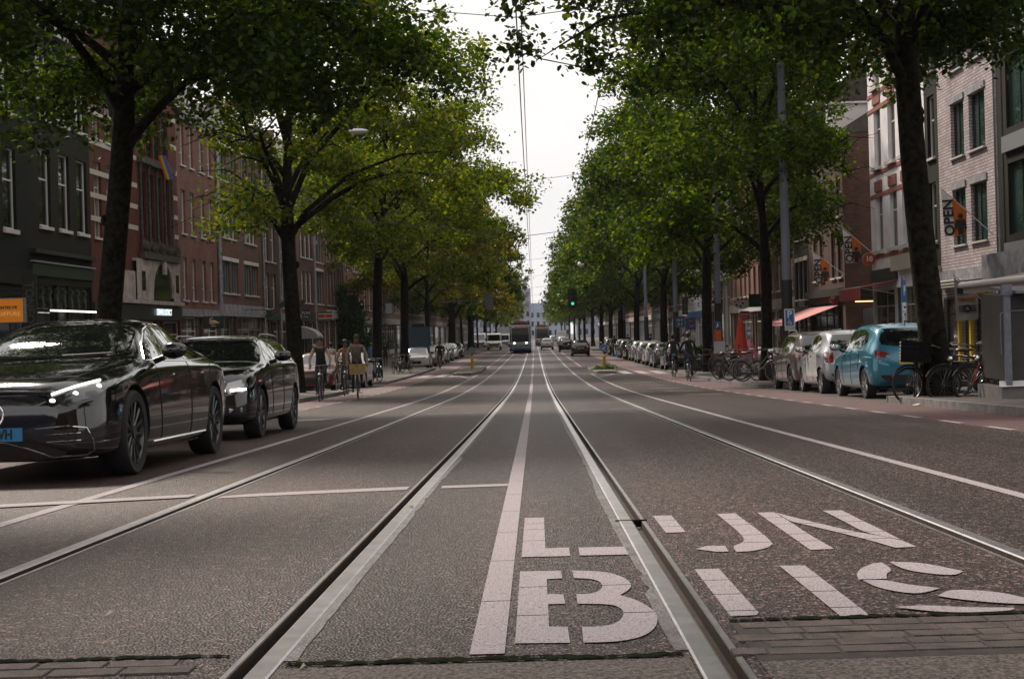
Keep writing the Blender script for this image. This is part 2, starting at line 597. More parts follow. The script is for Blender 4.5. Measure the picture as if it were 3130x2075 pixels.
LET = {
'letter_l': [([(.087, 8.29), (.195, 8.28), (.194, 6.87), (.304, 6.874), (.302, 6.57), (.085, 6.58)], [7.965, 7.681, 7.189]), ([(.347, 6.863), (.56, 6.85), (.565, 6.56), (.345, 6.575)], [])],
'letter_i': [([(.80, 8.20), (.905, 8.203), (.899, 7.378), (.8, 7.36)], [7.944, 7.649])],
'letter_j': [([(1.158, 8.217), (1.262, 8.217), (1.262, 6.878), (1.209, 6.678), (1.114, 6.56), (1.042, 6.551), (1.05, 6.761), (1.124, 6.89), (1.156, 7.135)], [7.914, 7.633, 7.179, 6.879]), ([(.875, 6.688), (.935, 6.788), (1.021, 6.777), (1.009, 6.567), (.955, 6.57)], [])],
'letter_n': [([(1.385, 8.225), (1.48, 8.218), (1.48, 7.628), (1.472, 7.184), (1.479, 6.562), (1.37, 6.548)], [7.935, 7.614, 7.164, 6.875]),
   ([(1.484, 8.199), (1.527, 7.966), (1.595, 7.654), (1.709, 7.165), (1.738, 7.118), (1.84, 6.812), (1.844, 6.55), (1.746, 6.539), (1.696, 6.845), (1.633, 7.134), (1.514, 7.619), (1.484, 7.72)], [7.608, 7.168, 6.887]),
   ([(1.75, 8.218), (1.855, 8.207), (1.848, 7.628), (1.846, 7.151), (1.84, 6.82), (1.74, 7.122), (1.75, 7.612)], [7.913, 7.631, 7.16])],
'letter_b': [([(.083, 6.12), (.252, 6.101), (.255, 5.889), (.192, 5.874), (.191, 5.488), (.251, 5.471), (.253, 5.255), (.192, 5.255), (.191, 4.8), (.251, 4.786), (.253, 4.51), (.084, 4.527)], [5.675, 5.028]),
   ([(.299, 6.099), (.422, 6.052), (.496, 5.892), (.518, 5.682), (.505, 5.555), (.458, 5.41), (.515, 5.283), (.555, 5.057), (.556, 4.905), (.532, 4.719), (.481, 4.572), (.398, 4.501), (.294, 4.504), (.297, 4.774), (.364, 4.773), (.417, 4.83), (.446, 4.973), (.449, 5.102), (.416, 5.216), (.297, 5.242), (.298, 5.463), (.358, 5.458), (.401, 5.574), (.405, 5.737), (.373, 5.845), (.3, 5.88)], [5.664, 5.025])],
'letter_u': [([(.799, 6.036), (.9, 6.038), (.898, 4.964), (.886, 4.91), (.796, 4.9)], [5.722, 5.368, 5.004]), ([(1.152, 6.07), (1.256, 6.057), (1.248, 5.02), (1.248, 4.89), (1.238, 4.827), (1.15, 4.842)], [5.732, 5.371, 5.011])],
'letter_s': [([(1.40, 5.75), (1.45, 5.919), (1.542, 6.075), (1.58, 6.083), (1.57, 5.858), (1.519, 5.761), (1.493, 5.635), (1.385, 5.635)], []), ([(1.611, 6.09), (1.734, 6.051), (1.824, 5.771), (1.764, 5.664), (1.679, 5.729), (1.612, 5.864)], []),
   ([(1.394, 5.61), (1.48, 5.598), (1.526, 5.473), (1.622, 5.361), (1.523, 5.248), (1.461, 5.289), (1.402, 5.422)], []), ([(1.565, 5.19), (1.645, 5.325), (1.749, 5.278), (1.813, 5.196), (1.853, 5.048), (1.831, 4.96), (1.72, 5.00), (1.60, 5.12)], []),
   ([(1.36, 4.98), (1.47, 5.00), (1.60, 4.93), (1.74, 4.9), (1.72, 4.84), (1.5, 4.83)], [])],
}
for nm, parts in LET.items():
    m_ = MB()
    for k, (P, js) in enumerate(parts): poly(m_, P, .004 + .0006 * k, js)
    tag(m_.build('painted_' + nm, PAINT), kind='structure')
m_ = MB()
poly(m_, [(-.60+.07, 10.52), (-.052, 10.56), (-.052, 10.78), (-.60+.07, 10.74)][::1], .004)
poly(m_, [(-.77, 10.48), (-.77, 10.76), (-1.9, 10.52), (-2.06, 10.34), (-2.06, 10.2), (-1.4, 10.36)], .004)
poly(m_, [(-2.28, 10.3), (-2.28, 10.55), (-3.9, 10.02), (-3.9, 9.75)], .0085)
tag(m_.build('stop_line', PAINT), kind='structure')
# zebra bars and island chevrons
m_ = MB()
for x in (-6.1, -5.2, -4.3 - .2): strip(m_, x, x + .5, 78, 84 + (x + 6) * 1.5, .0045)
for x in (4.6, 5.4, 6.2): strip(m_, x, x + .5, 72.5 + (6 - x), 79 + (6 - x), .0045)
poly(m_, [(-4.2, 80.6), (-4.05, 80.6), (-3.05, 73.2), (-3.2, 73.2)], .006)
poly(m_, [(4.05, 74.4), (4.2, 74.4), (3.22, 68.6), (3.07, 68.6)], .006)
for yy in (28, 33): 
    for xx in (-1.9, -1.2, 1.0, 1.6): poly(m_, [(xx, yy), (xx + .45, yy + .1), (xx + .4, yy + .22), (xx - .05, yy + .14)], .005)
for k in range(7):
    poly(m_, [(3.35 + .12*k, 66 - 4.6*k), (4.4 + .1*k, 65.6 - 4.6*k), (4.4 + .1*k, 65.9 - 4.6*k), (3.35 + .12*k, 66.25 - 4.6*k)], .005)
poly(m_, [(-4.4, 26.2), (-3.7, 26.3), (-3.5, 27.3), (-4.5, 27.1)], .005)
tag(m_.build('worn_markings', PAINT), kind='structure')

# the joint at the bridge: brick rows, crack as a shadow strip with moss, older asphalt beyond
sl = MB()
strip(sl, .78, 1.95, 4.16, 4.78, .0035)
tag(sl.build('joint_bed', mat('joint_sand', (.028, .022, .017), .9, vary=.4, scale=20)), kind='structure')
bk = MB()
rb = random.Random(11)
def paver(x0, x1, y0, y1):
    z = ZP((y0 + y1) / 2)
    j = lambda: rb.uniform(-.004, .004)
    e = .006
    vs = [(x0 + j(), y0 + j(), z), (x1 + j(), y0 + j(), z), (x1 + j(), y1 + j(), z), (x0 + j(), y1 + j(), z)]
    cx_, cy_ = (x0 + x1) / 2, (y0 + y1) / 2
    h = rb.uniform(.005, .008)
    top = [(cx_ + (v[0] - cx_) * .97, cy_ + (v[1] - cy_) * .94, z + h - (v[1] - cy_) * .0233) for v in vs]
    bk.add(vs + top, [(4, 5, 6, 7), (0, 1, 5, 4), (1, 2, 6, 5), (2, 3, 7, 6), (3, 0, 4, 7)])
for r_, (ya, yb) in enumerate(((4.66, 4.76), (4.555, 4.65), (4.45, 4.545), (4.345, 4.44), (4.24, 4.335))):
    x = .80 + (.10 if r_ % 2 else 0) - .02 * r_
    while x < 1.9:
        w = rb.choice((.205, .205, .10, .15))
        paver(x, x + w, ya, yb)
        x += w + .006
x = -1.75
for k in range(8):
    paver(x, x + .2, 4.32, 4.41)
    paver(x + .07, x + .27, 4.21, 4.31)
    x += .212
    if x > -.98: break
tag(bk.build('brick_paving', CLINK), kind='structure')
ck = MB()
def crack(x0, x1, yc, w, seed):
    r3 = random.Random(seed)
    x = x0
    P = []
    yy = yc
    while x < x1:
        yy += r3.uniform(-.010, .010)
        yy += (yc - yy) * .2
        P.append((x, yy, w * r3.uniform(.25, 1.5)))
        x += .017
    vs = []
    for x, yy, ww in P: vs += [(x, yy - ww, ZP(yy - ww) + .0048), (x, yy + ww, ZP(yy + ww) + .0048)]
    ck.add(vs, [(2*i, 2*i+2, 2*i+3, 2*i+1) for i in range(len(P) - 1)])
crack(-1.9, -.77, 4.46, .022, 1)
crack(-.58, .58, 4.30, .022, 2)
crack(.78, 2.4, 4.82, .022, 3)
crack(-.58, .58, 4.27, .012, 4)
tag(ck.build('road_crack', MOSS_SHADE), kind='structure')  # flat dark strips: the crack's shadow painted on, with some moss
# older coarse asphalt on the bridge side
oa = MB()
strip(oa, .78, 2.05, 2.2, 4.17, .003)
strip(oa, -.595, .59, 2.2, 4.24, .003)
OLD = mat('old_coarse_asphalt', (.05, .038, .03), .7, vary=.6, scale=75, c2=(.17, .13, .11), bump=1, bscale=90, detail=2)
tag(oa.build('bridge_asphalt', OLD), kind='structure')
# dry leaves and scraps on the road
def scrap(name, lab, x, y, w, l, rz, m, cat, dz=.01):
    s_ = MB()
    z = ZP(y) + dz
    c, s = math.cos(rz), math.sin(rz)
    P = [(-w/2, -l/2, 0), (w/2, -l/2.4, .012), (w/2.2, l/2, .004), (0, l/1.9, .015), (-w/2, l/2.5, 0)]
    vs = [(x + a*c - b*s, y + a*s + b*c, z + h) for a, b, h in P]
    s_.add(vs + [(v[0], v[1], v[2] - .004) for v in vs], [(0, 1, 2, 3, 4), (9, 8, 7, 6, 5), (0, 5, 6, 1), (1, 6, 7, 2), (2, 7, 8, 3), (3, 8, 9, 4), (4, 9, 5, 0)])
    return tag(s_.build(name, m), lab, cat)
DRY = mat('dry_leaf', (.38, .32, .25), .7, vary=.3)
PAPER = mat('litter_paper', (.62, .62, .62), .7)
for x, y, w, l, a, lab in ((-.62, 9.05, .06, .03, .3, 'pale dry leaf beside the inner rail of the left track'), (-1.38, 5.28, .05, .02, .1, 'pale chip lying between the left rails near the bottom of the photo'),
                           (-.52, 4.22, .03, .03, 0, 'small white pebble at the crack by the inner left rail'), (-1.1, 8.1, .07, .02, .2, 'thin dry twig on the asphalt between the left rails')):
    scrap('dry_leaf', lab, x, y, w * .6, l * .6, a, DRY, 'litter', .006)
for x, y, w, l, a, lab in ((8.15, 24.6, .45, .16, .4, 'white sheet of litter on the kerb in front of the dark cabinet'), (6.9, 25.3, .22, .12, .1, 'crumpled white paper lying by the nearest bicycle wheel'),
                           (7.35, 25.6, .35, .06, .2, 'thin strip of paper beneath the big bicycle wheel'), (7.75, 24.9, .2, .1, -.2, 'small grey scrap of litter just left of the cabinet base')):
    scrap('litter_scrap', lab, x - .15, y, w, l, a, PAPER, 'litter', .02 if x > 6.8 else .01)
jm = MB()
for xa in (.60, ): jm.b2((xa - .02, 7.97, ZP(7.98) - .03), (xa + .15, 7.995, ZP(7.98) + .0075))
tag(jm.build('rail_joint', MOSS_SHADE), kind='structure')
# ================================================================ trees
def leaf_mat(name, dark, mid, light, tr, trf=.4):
    m = bpy.data.materials.new(name)
    m.use_nodes = True
    n = m.node_tree
    L = n.links.new
    n.nodes.remove(n.nodes['Principled BSDF'])
    out = n.nodes['Material Output']
    ge = n.nodes.new('ShaderNodeNewGeometry')
    r = n.nodes.new('ShaderNodeValToRGB')
    e = r.color_ramp.elements
    e[0].position = 0; e[0].color = (*dark, 1)
    e[1].position = 1; e[1].color = (*light, 1)
    k = e.new(.6); k.color = (*mid, 1)
    L(ge.outputs['Random Per Island'], r.inputs[0])
    d = n.nodes.new('ShaderNodeBsdfDiffuse')
    t = n.nodes.new('ShaderNodeBsdfTranslucent')
    mx2 = n.nodes.new('ShaderNodeMixRGB'); mx2.blend_type = 'MULTIPLY'; mx2.inputs[0].default_value = 1
    mx2.inputs[2].default_value = (*tr, 1)
    gl = n.nodes.new('ShaderNodeBsdfGlossy'); gl.inputs['Roughness'].default_value = .45
    gl.inputs['Color'].default_value = (.5, .5, .5, 1)
    L(r.outputs[0], d.inputs['Color'])
    L(r.outputs[0], mx2.inputs[1]); L(mx2.outputs[0], t.inputs['Color'])
    m1 = n.nodes.new('ShaderNodeMixShader'); m1.inputs[0].default_value = trf
    L(d.outputs[0], m1.inputs[1]); L(t.outputs[0], m1.inputs[2])
    m2 = n.nodes.new('ShaderNodeMixShader'); m2.inputs[0].default_value = .03
    L(m1.outputs[0], m2.inputs[1]); L(gl.outputs[0], m2.inputs[2])
    L(m2.outputs[0], out.inputs['Surface'])
    return m
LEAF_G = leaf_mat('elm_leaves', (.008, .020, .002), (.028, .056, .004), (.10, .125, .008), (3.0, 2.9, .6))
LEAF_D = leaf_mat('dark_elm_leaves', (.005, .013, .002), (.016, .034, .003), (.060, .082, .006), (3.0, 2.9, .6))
LEAF_Y = leaf_mat('backlit_elm_leaves', (.018, .038, .003), (.056, .088, .005), (.165, .165, .010), (2.9, 2.85, .5))  # yellow glow of the backlight is put into the leaf colour
LEAF_O = leaf_mat('autumn_tinted_leaves', (.026, .044, .004), (.070, .088, .006), (.24, .15, .012), (2.8, 2.5, .6))
LEAF_B = leaf_mat('hazel_green_leaves', (.015, .04, .010), (.03, .075, .015), (.05, .11, .02), (1.8, 2.0, 1.2))
BARK = mat('elm_bark', (.0085, .0070, .0048), .95, spec=.1, c2=(.022, .019, .013), vary=.5, scale=9, bump=1, bscale=14, detail=9)

def leaf_mesh(name, C, rad, per, size, m, rg, flat=.6):
    """C: (n,3) cluster centres; one folded two-triangle leaf per position"""
    n = len(C) * per
    c = np.repeat(C, per, 0)
    rr = np.repeat(rad, per)[:, None]
    p = c + rg.normal(0, 1, (n, 3)) * rr * np.array([.5, .5, .36])
    d = rg.normal(0, 1, (n, 3)); d[:, 2] = d[:, 2] * .7 - .35
    d /= np.linalg.norm(d, axis=1)[:, None]
    u = rg.normal(0, 1, (n, 3)) * flat; u[:, 2] += 1
    s = np.cross(d, u); s /= np.linalg.norm(s, axis=1)[:, None] + 1e-9
    nn = np.cross(s, d)
    L = (size * rg.uniform(.65, 1.25, n))[:, None]
    W = L * rg.uniform(.30, .42, n)[:, None]
    V = np.empty((n, 6, 3))
    V[:, 0] = p
    V[:, 1] = p + d * L * .35 + s * W + nn * L * .10
    V[:, 2] = p + d * L * .75 + s * W * .75 + nn * L * .08
    V[:, 3] = p + d * L
    V[:, 4] = p + d * L * .75 - s * W * .75 + nn * L * .08
    V[:, 5] = p + d * L * .35 - s * W + nn * L * .10
    me = bpy.data.meshes.new(name)
    me.vertices.add(n * 6)
    me.vertices.foreach_set('co', V.reshape(-1))
    me.loops.add(n * 8)
    idx = np.array([0, 1, 2, 3, 0, 3, 4, 5])
    me.loops.foreach_set('vertex_index', (np.arange(n)[:, None] * 6 + idx).reshape(-1).astype(np.int32))
    me.polygons.add(n * 2)
    me.polygons.foreach_set('loop_start', (np.arange(n * 2) * 4).astype(np.int32))
    me.polygons.foreach_set('loop_total', np.full(n * 2, 4, np.int32))
    me.materials.append(m)
    me.update()
    me.validate()
    return me

def tree(name, x, y, H=18, r0=.30, fork=6.0, zlow=5.2, Rx=(8, 8), Ry=8, seed=0, leaf=LEAF_G, size=.15, per=70, nl=12, lean=(0, 0), spec_limbs=(), crown_scale=1., cl=.70, label='', group='street trees', gap=0., ns=9, cut=None):
    """Rx = reach towards (street side, house side); side of the street from the sign of x"""
    rr = random.Random(seed * 17 + 3)
    rg = np.random.default_rng(seed + 100)
    sgn = -1 if x > 0 else 1                     # street direction in x
    root = empty(name, (x, y, ZP(y) + .12), 0, label, 'tree', group)
    tb = MB()
    # trunk
    N = 14
    top = H * .82
    pts, rad = [], []
    ph = rr.uniform(0, 6)
    for i in range(N):
        t = i / (N - 1)
        z = top * t
        pts.append((lean[0] * t + .16 * math.sin(ph + t * 7) * t ** .5, lean[1] * t + .12 * math.cos(ph + t * 6) * t, z))
        f = 1 + .32 * max(0, 1 - z / .6) ** 2
        rad.append(max(.03, r0 * f * (1 - .18 * min(1, z / fork)) if z < fork else r0 * .82 * (1 - (z - fork) / (top - fork + .01)) ** 1.0 * .8))
    tb.tube(pts, rad, 14)
    for k in range(5):                           # knots on the trunk
        z = rr.uniform(1.5, fork); a = rr.uniform(0, 6.3)
        i = min(N - 2, int(z / top * (N - 1)))
        c = Vector(pts[i]) + Vector((math.cos(a) * rad[i] * .75, math.sin(a) * rad[i] * .75, z - pts[i][2]))
        tb.sphere(c, rad[i] * .45, 8, sc=(1, 1, 1.2))
    C, Rr = [], []
    def tp(z):
        t = z / top * (N - 1); i = min(N - 2, int(t)); f = t - i
        return Vector(pts[i]).lerp(Vector(pts[i + 1]), f)
    for k in range(nl):
        t = k / (nl - 1)
        z0 = fork * .82 + (top * .86 - fork * .82) * (t ** 1.1)
        a = k * 2.399 + rr.uniform(-.3, .3) + seed
        ca, sa = math.cos(a), math.sin(a)
        reach_x = Rx[0] if ca > 0 else Rx[1]
        prof = [(0, .84), (.2, 1), (.45, .92), (.75, .66), (1, .34)]
        pr = np.interp(t, [q[0] for q in prof], [q[1] for q in prof])
        reach = 1 / math.sqrt((ca / reach_x) ** 2 + (sa / Ry) ** 2) * pr * rr.uniform(.85, 1.03)
        rise = rr.uniform(.35, .6) * reach * (.6 + .6 * t) + 1.0
        z1 = min(H * .97, z0 + rise)
        P0 = tp(z0)
        lp, lr = [], []
        M_ = 9
        for i in range(M_):
            q = i / (M_ - 1)
            rad_ = reach * q
            zz = z0 + (z1 - z0) * (1 - (1 - q) ** 1.9) - (1.6 * q ** 3 if t < .5 else .5 * q ** 3)
            w = .35 * math.sin(q * 6 + k) * q
            lp.append(Vector((P0.x + sgn * ca * rad_ - sa * w, P0.y + sa * rad_ + ca * w, zz)))
            lr.append(max(.014, r0 * (.46 - .16 * t) * (1 - q) ** 1.15))
        tb.tube(lp, lr, 7)
        # side branches
        for j in range(ns):
            q = .28 + .72 * (j + rr.random() * .6) / ns
            f = q * (M_ - 1); i = min(M_ - 2, int(f))
            B0 = lp[i].lerp(lp[i + 1], f - i)
            ang = a + (1 if j % 2 else -1) * rr.uniform(.5, 1.25)
            ln = rr.uniform(1.5, 3.1) * (1.15 - .4 * q) * (.75 + .25 * reach / 8)
            dz = rr.uniform(-.25, .75) * ln * (1 if t > .25 else .55)
            B1 = B0 + Vector((sgn * math.cos(ang) * ln, math.sin(ang) * ln, dz - .15))
            Bm = B0.lerp(B1, .5) + Vector((0, 0, .18 * ln))
            tb.tube([B0, Bm, B1], [lr[i] * .5 + .008, lr[i] * .28 + .007, .006], 5, cap=False)
            for s in (.35, .68, 1.0):
                P = B0.lerp(B1, s) + Vector((rr.gauss(0, .28), rr.gauss(0, .28), rr.gauss(0, .22) + .1 * (1 - s)))
                if P.z < zlow: P.z = zlow + rr.random() * .5
                if rr.random() < gap: continue
                C.append(P); Rr.append(cl * rr.uniform(.75, 1.3))
            Q = B1 + Vector((sgn * math.cos(ang) * .5, math.sin(ang) * .5, -.3 - rr.random() * .4))
            if rr.random() > gap and Q.z > zlow - .5: C.append(Q); Rr.append(cl * .75)
        C.append(lp[-1]); Rr.append(cl)
    for pl, r_ in spec_limbs:
        lp = [Vector(p) for p in pl]
        lp[0] = tp(lp[0].z); lp[1] = lp[1].lerp(tp(lp[1].z), .4)
        tb.tube(lp, [r_ * (1 - .93 * i / (len(lp) - 1)) for i in range(len(lp))], 7)
        for i in range(2, len(lp)):
            for k in range(5):
                B0 = lp[i - 1].lerp(lp[i], rr.random())
                B1 = B0 + Vector((rr.gauss(0, .7), rr.gauss(0, .7), rr.gauss(.1, .45)))
                tb.tube([B0, B1], [.012, .005], 4, cap=False)
                C.append(B1); Rr.append(cl * .62)
    tk = tb.build('trunk', BARK, root, smooth=True)
    if cut:
        keep = [i for i, p in enumerate(C) if not cut(sgn * p.x, p.y, p.z)]
        C = [C[i] for i in keep]; Rr = [Rr[i] for i in keep]
    C = np.array([tuple(c) for c in C]); Rr = np.array(Rr)
    cm = leaf_mesh('crown', C, Rr, per, size, leaf, rg)
    obj('crown', cm, root)
    return root

ORD = ['first', 'second', 'third', 'fourth', 'fifth', 'sixth', 'seventh', 'eighth', 'ninth', 'tenth', 'eleventh', 'twelfth', 'thirteenth', 'fourteenth', 'fifteenth', 'sixteenth']
LG = 'street trees lining the left kerb'
RG = 'street trees lining the right kerb'
# crowns of trees whose trunks stand just outside the frame
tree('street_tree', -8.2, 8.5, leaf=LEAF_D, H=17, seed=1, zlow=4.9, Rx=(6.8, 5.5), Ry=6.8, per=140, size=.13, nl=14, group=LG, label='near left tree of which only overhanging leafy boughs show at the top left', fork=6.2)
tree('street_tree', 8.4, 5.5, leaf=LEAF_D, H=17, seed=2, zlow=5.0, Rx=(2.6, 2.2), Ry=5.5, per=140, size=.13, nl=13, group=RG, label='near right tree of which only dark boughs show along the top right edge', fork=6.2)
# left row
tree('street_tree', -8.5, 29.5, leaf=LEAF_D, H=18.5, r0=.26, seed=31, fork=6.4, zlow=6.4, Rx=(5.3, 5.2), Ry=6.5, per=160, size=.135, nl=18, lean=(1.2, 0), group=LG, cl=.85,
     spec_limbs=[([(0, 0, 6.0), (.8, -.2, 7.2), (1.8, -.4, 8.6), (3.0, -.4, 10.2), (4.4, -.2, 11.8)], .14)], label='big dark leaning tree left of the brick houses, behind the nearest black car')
tree('street_tree', -8.17, 51.0, H=17.5, r0=.29, seed=4, fork=6.2, zlow=5.6, Rx=(7.0, 2.8), Ry=6.2, per=100, cut=lambda q, y, z: (q < -2.2 and z < 13) or (q < 1 and y < -3.2 and z < 12), size=.155, nl=15, leaf=LEAF_Y, group=LG, gap=.3,
     spec_limbs=[([(0, 0, 5.2), (1.0, -.5, 6.2), (2.2, -.8, 7.4), (4.0, -1, 8.0), (6, -1, 8.1)], .12), ([(0, 0, 6), (-.7, -.5, 7.2), (-1.3, -.6, 9.0), (-1.6, -.6, 10.5), (-2.6, -.6, 11)], .12), ([(0, 0, 6.2), (1.2, 0, 8), (2.4, -.2, 9.8), (3.4, -.3, 11.5), (4.4, -.3, 13)], .13)],
     label='yellow green tree with spreading bare limbs, directly right of the second black car')
tree('street_tree', -8.06, 76, H=17.5, r0=.27, seed=5, fork=6.6, zlow=5.8, Rx=(7.0, 5), per=100, cut=lambda q, y, z: q < -3 and z < 10, size=.18, nl=14, leaf=LEAF_Y, group=LG, lean=(.9, 0), label='curved trunk tree behind the woman cycling with a wooden crate', gap=.05)
tree('street_tree', -8.4, 97, H=18, r0=.30, seed=6, fork=6.2, zlow=5.6, Rx=(6.7, 5), per=85, cut=lambda q, y, z: q < -3 and z < 9.5, size=.21, nl=14, leaf=LEAF_Y, group=LG, label='straight dark tree immediately left of the parked white hatchback')
tL = tree('street_tree', -8.6, 122, H=17.5, r0=.2, seed=7, fork=5.6, zlow=5.2, Rx=(6.4, 6), per=65, size=.25, nl=14, leaf=LEAF_O, group=LG, label='slim tree with orange tinted leaves beyond the parked white hatchback', cl=.75)
tL2 = tree('street_tree', -8.4, 152, H=18.5, r0=.42, seed=8, fork=4.6, zlow=4.6, Rx=(6.8, 6.5), per=65, size=.28, nl=14, leaf=LEAF_G, group=LG, cl=.8, spec_limbs=[([(0, 0, 3.5), (1.6, 0, 5), (4, 0, 6.6), (6, 0, 8.2), (7.6, 0, 9.6)], .22)], label='thick double trunked tree left of the white vans')
def far_tree(src, x, y, s, rz, lab, grp, swap=None):
    c = copy_tree(src)
    c.location = (x, y, ZP(y) + .12)
    c.rotation_euler = (0, 0, rz)
    if y > 215: s = (s[0] * .74, s[1], s[2])
    c.scale = s
    c['label'] = lab
    c['group'] = grp
    if swap:
        for ch in c.children:
            if ch.name.startswith('crown'):
                ch.data = ch.data.copy(); ch.data.materials[0] = swap
    return c
k = 0
for y, s, src, sw in ((176, .95, tL, None), (200, 1.05, tL2, LEAF_Y), (225, .98, tL, LEAF_G), (258, 1.05, tL2, None), (292, 1, tL, LEAF_Y), (336, 1.08, tL2, LEAF_Y), (385, 1.0, tL, None), (440, 1.05, tL2, LEAF_Y)):
    far_tree(src, -8.5, y, (s * 1.04, s, s), .25 * math.sin(k * 2.1), ORD[k] + ' tree past the thick double trunk in the receding left row', LG, sw); k += 1
# right row
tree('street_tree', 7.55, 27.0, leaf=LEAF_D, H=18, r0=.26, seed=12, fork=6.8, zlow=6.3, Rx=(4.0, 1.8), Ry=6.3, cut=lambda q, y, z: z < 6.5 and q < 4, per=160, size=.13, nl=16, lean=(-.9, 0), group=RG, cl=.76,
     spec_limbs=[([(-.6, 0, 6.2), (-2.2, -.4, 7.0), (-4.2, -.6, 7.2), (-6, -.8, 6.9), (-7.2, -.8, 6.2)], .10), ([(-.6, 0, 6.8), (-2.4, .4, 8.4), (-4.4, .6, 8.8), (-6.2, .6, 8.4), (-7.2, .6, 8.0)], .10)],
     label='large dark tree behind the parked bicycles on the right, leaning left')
tree('street_tree', 7.85, 49, H=17, r0=.2, seed=13, fork=5.2, zlow=5.0, Rx=(4.3, 3.0), Ry=7, cut=lambda q, y, z: q < -2.6 or (q < -1.6 and z < 9), per=130, size=.15, nl=16, group=RG, gap=0, label='slim trunk tree just left of the blue disabled parking sign', cl=.68)
tree('street_tree', 8.2, 68, H=17, r0=.25, seed=14, fork=5.6, zlow=4.9, Rx=(4.8, 6), per=110, size=.175, nl=15, group=RG, label='tree standing right behind the mast with the orange poster', cl=.7)
tree('street_tree', 8.3, 91.6, H=17.5, r0=.24, seed=15, fork=5.4, zlow=4.7, Rx=(5.0, 6), per=90, size=.20, nl=15, group=RG, label='tree between the two right hand cyclists and the row of parked cars', cl=.75)
tR = tree('street_tree', 8.4, 118, H=17, r0=.26, seed=16, fork=5.0, zlow=4.3, Rx=(5.1, 6), per=70, size=.25, nl=14, group=RG, cl=.8, label='green tree above the far parked cars on the right')
tR2 = tree('street_tree', 8.4, 140, H=18, r0=.28, seed=17, fork=5.0, zlow=4.3, Rx=(5.6, 6.5), per=65, size=.28, nl=14, group=RG, cl=.8, label='leafy green tree beyond the last clearly visible parked cars on the right')
k = 0
for y, s, src, sw in ((160, 1, tR, None), (182, .98, tR2, None), (210, 1.03, tR, None), (244, 1.05, tR2, LEAF_Y), (272, 1.0, tR, LEAF_Y), (305, 1.08, tR2, LEAF_Y), (350, 1.0, tR, LEAF_Y), (400, 1.05, tR2, None), (450, 1, tR, LEAF_Y)):
    far_tree(src, 8.5, y, (s * 1.04, s, s), .25 * math.sin(k * 1.7), ORD[k + 6] + ' tree from the front in the receding right row', RG, sw); k += 1

# ================================================================ buildings
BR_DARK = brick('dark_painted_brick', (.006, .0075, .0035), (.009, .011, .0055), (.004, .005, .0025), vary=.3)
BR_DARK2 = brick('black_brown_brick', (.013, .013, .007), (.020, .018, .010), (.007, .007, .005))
BR_RED = brick('red_ornate_brick', (.12, .032, .02), (.16, .042, .026), (.06, .03, .022))
BR_PINK = brick('pinkish_brown_brick', (.21, .092, .064), (.30, .14, .10), (.14, .09, .08))
BR_BROWN = brick('brown_brick', (.15, .072, .05), (.22, .11, .078), (.10, .065, .05))
BR_BROWN2 = brick('deep_brown_brick', (.085, .042, .032), (.13, .07, .052), (.055, .04, .033))
BR_WHITE = brick('pale_grey_brick', (.46, .39, .40), (.62, .54, .55), (.15, .12, .12), .30, .105, .012, bump=.5)
BR_TAN = brick('tan_brick', (.20, .14, .10), (.27, .19, .14), (.13, .10, .08))
PLAS_W = mat('white_plaster', (.74, .70, .73), .8, vary=.12, scale=1.5, detail=7)
PLAS_C = mat('cream_plaster', (.48, .44, .38), .8, vary=.12, scale=1.5, detail=7)
STONE = mat('light_sandstone', (.34, .29, .25), .8, vary=.25, scale=2.5, bump=.4, bscale=8)
BANDR = mat('red_painted_band', (.26, .09, .07), .7, vary=.15)
FR_W = mat('white_window_frame', (.60, .57, .54), .5)
FR_G = mat('grey_window_frame', (.20, .21, .22), .5)
FR_D = mat('dark_window_frame', (.02, .025, .02), .4)
FR_Y = mat('cream_window_frame', (.42, .38, .31), .5)
SILL = mat('window_sill', (.50, .47, .45), .7)
ZINC = mat('zinc_downpipe', (.30, .31, .34), .45, .4, vary=.2, scale=5)
ROOFM = mat('roof_tiles', (.045, .035, .032), .8, vary=.3, scale=3)
CONC = mat('shop_fascia_concrete', (.24, .24, .26), .8, vary=.3, scale=3)
DGREEN = mat('dark_green_paint', (.012, .028, .016), .4)
YELLOW = mat('yellow_paint', (.62, .42, .02), .5)
def glass_mat(name, c, c2, rough=.04, spec=.9):
    m = mat(name, c, rough, 0, spec, c2=c2, vary=0, scale=.6)
    return m
GL = glass_mat('dark_window_glass', (.008, .010, .010), (.03, .035, .033))
GL_C = glass_mat('window_glass_over_blinds', (.10, .10, .09), (.22, .20, .18), .06)
GL_T = glass_mat('greenish_window_glass', (.015, .035, .035), (.05, .085, .08))
SHOPGL = glass_mat('shop_window_glass', (.02, .022, .018), (.10, .085, .06), .05)
WARM = mat('warm_lamp_glow', (.8, .5, .2), .5, emit=(1, .62, .28), es=2.2)
WHITEL = mat('white_light_tube', (.9, .9, .85), .5, emit=(1, .93, .82), es=2.6)
WCACHE = {}
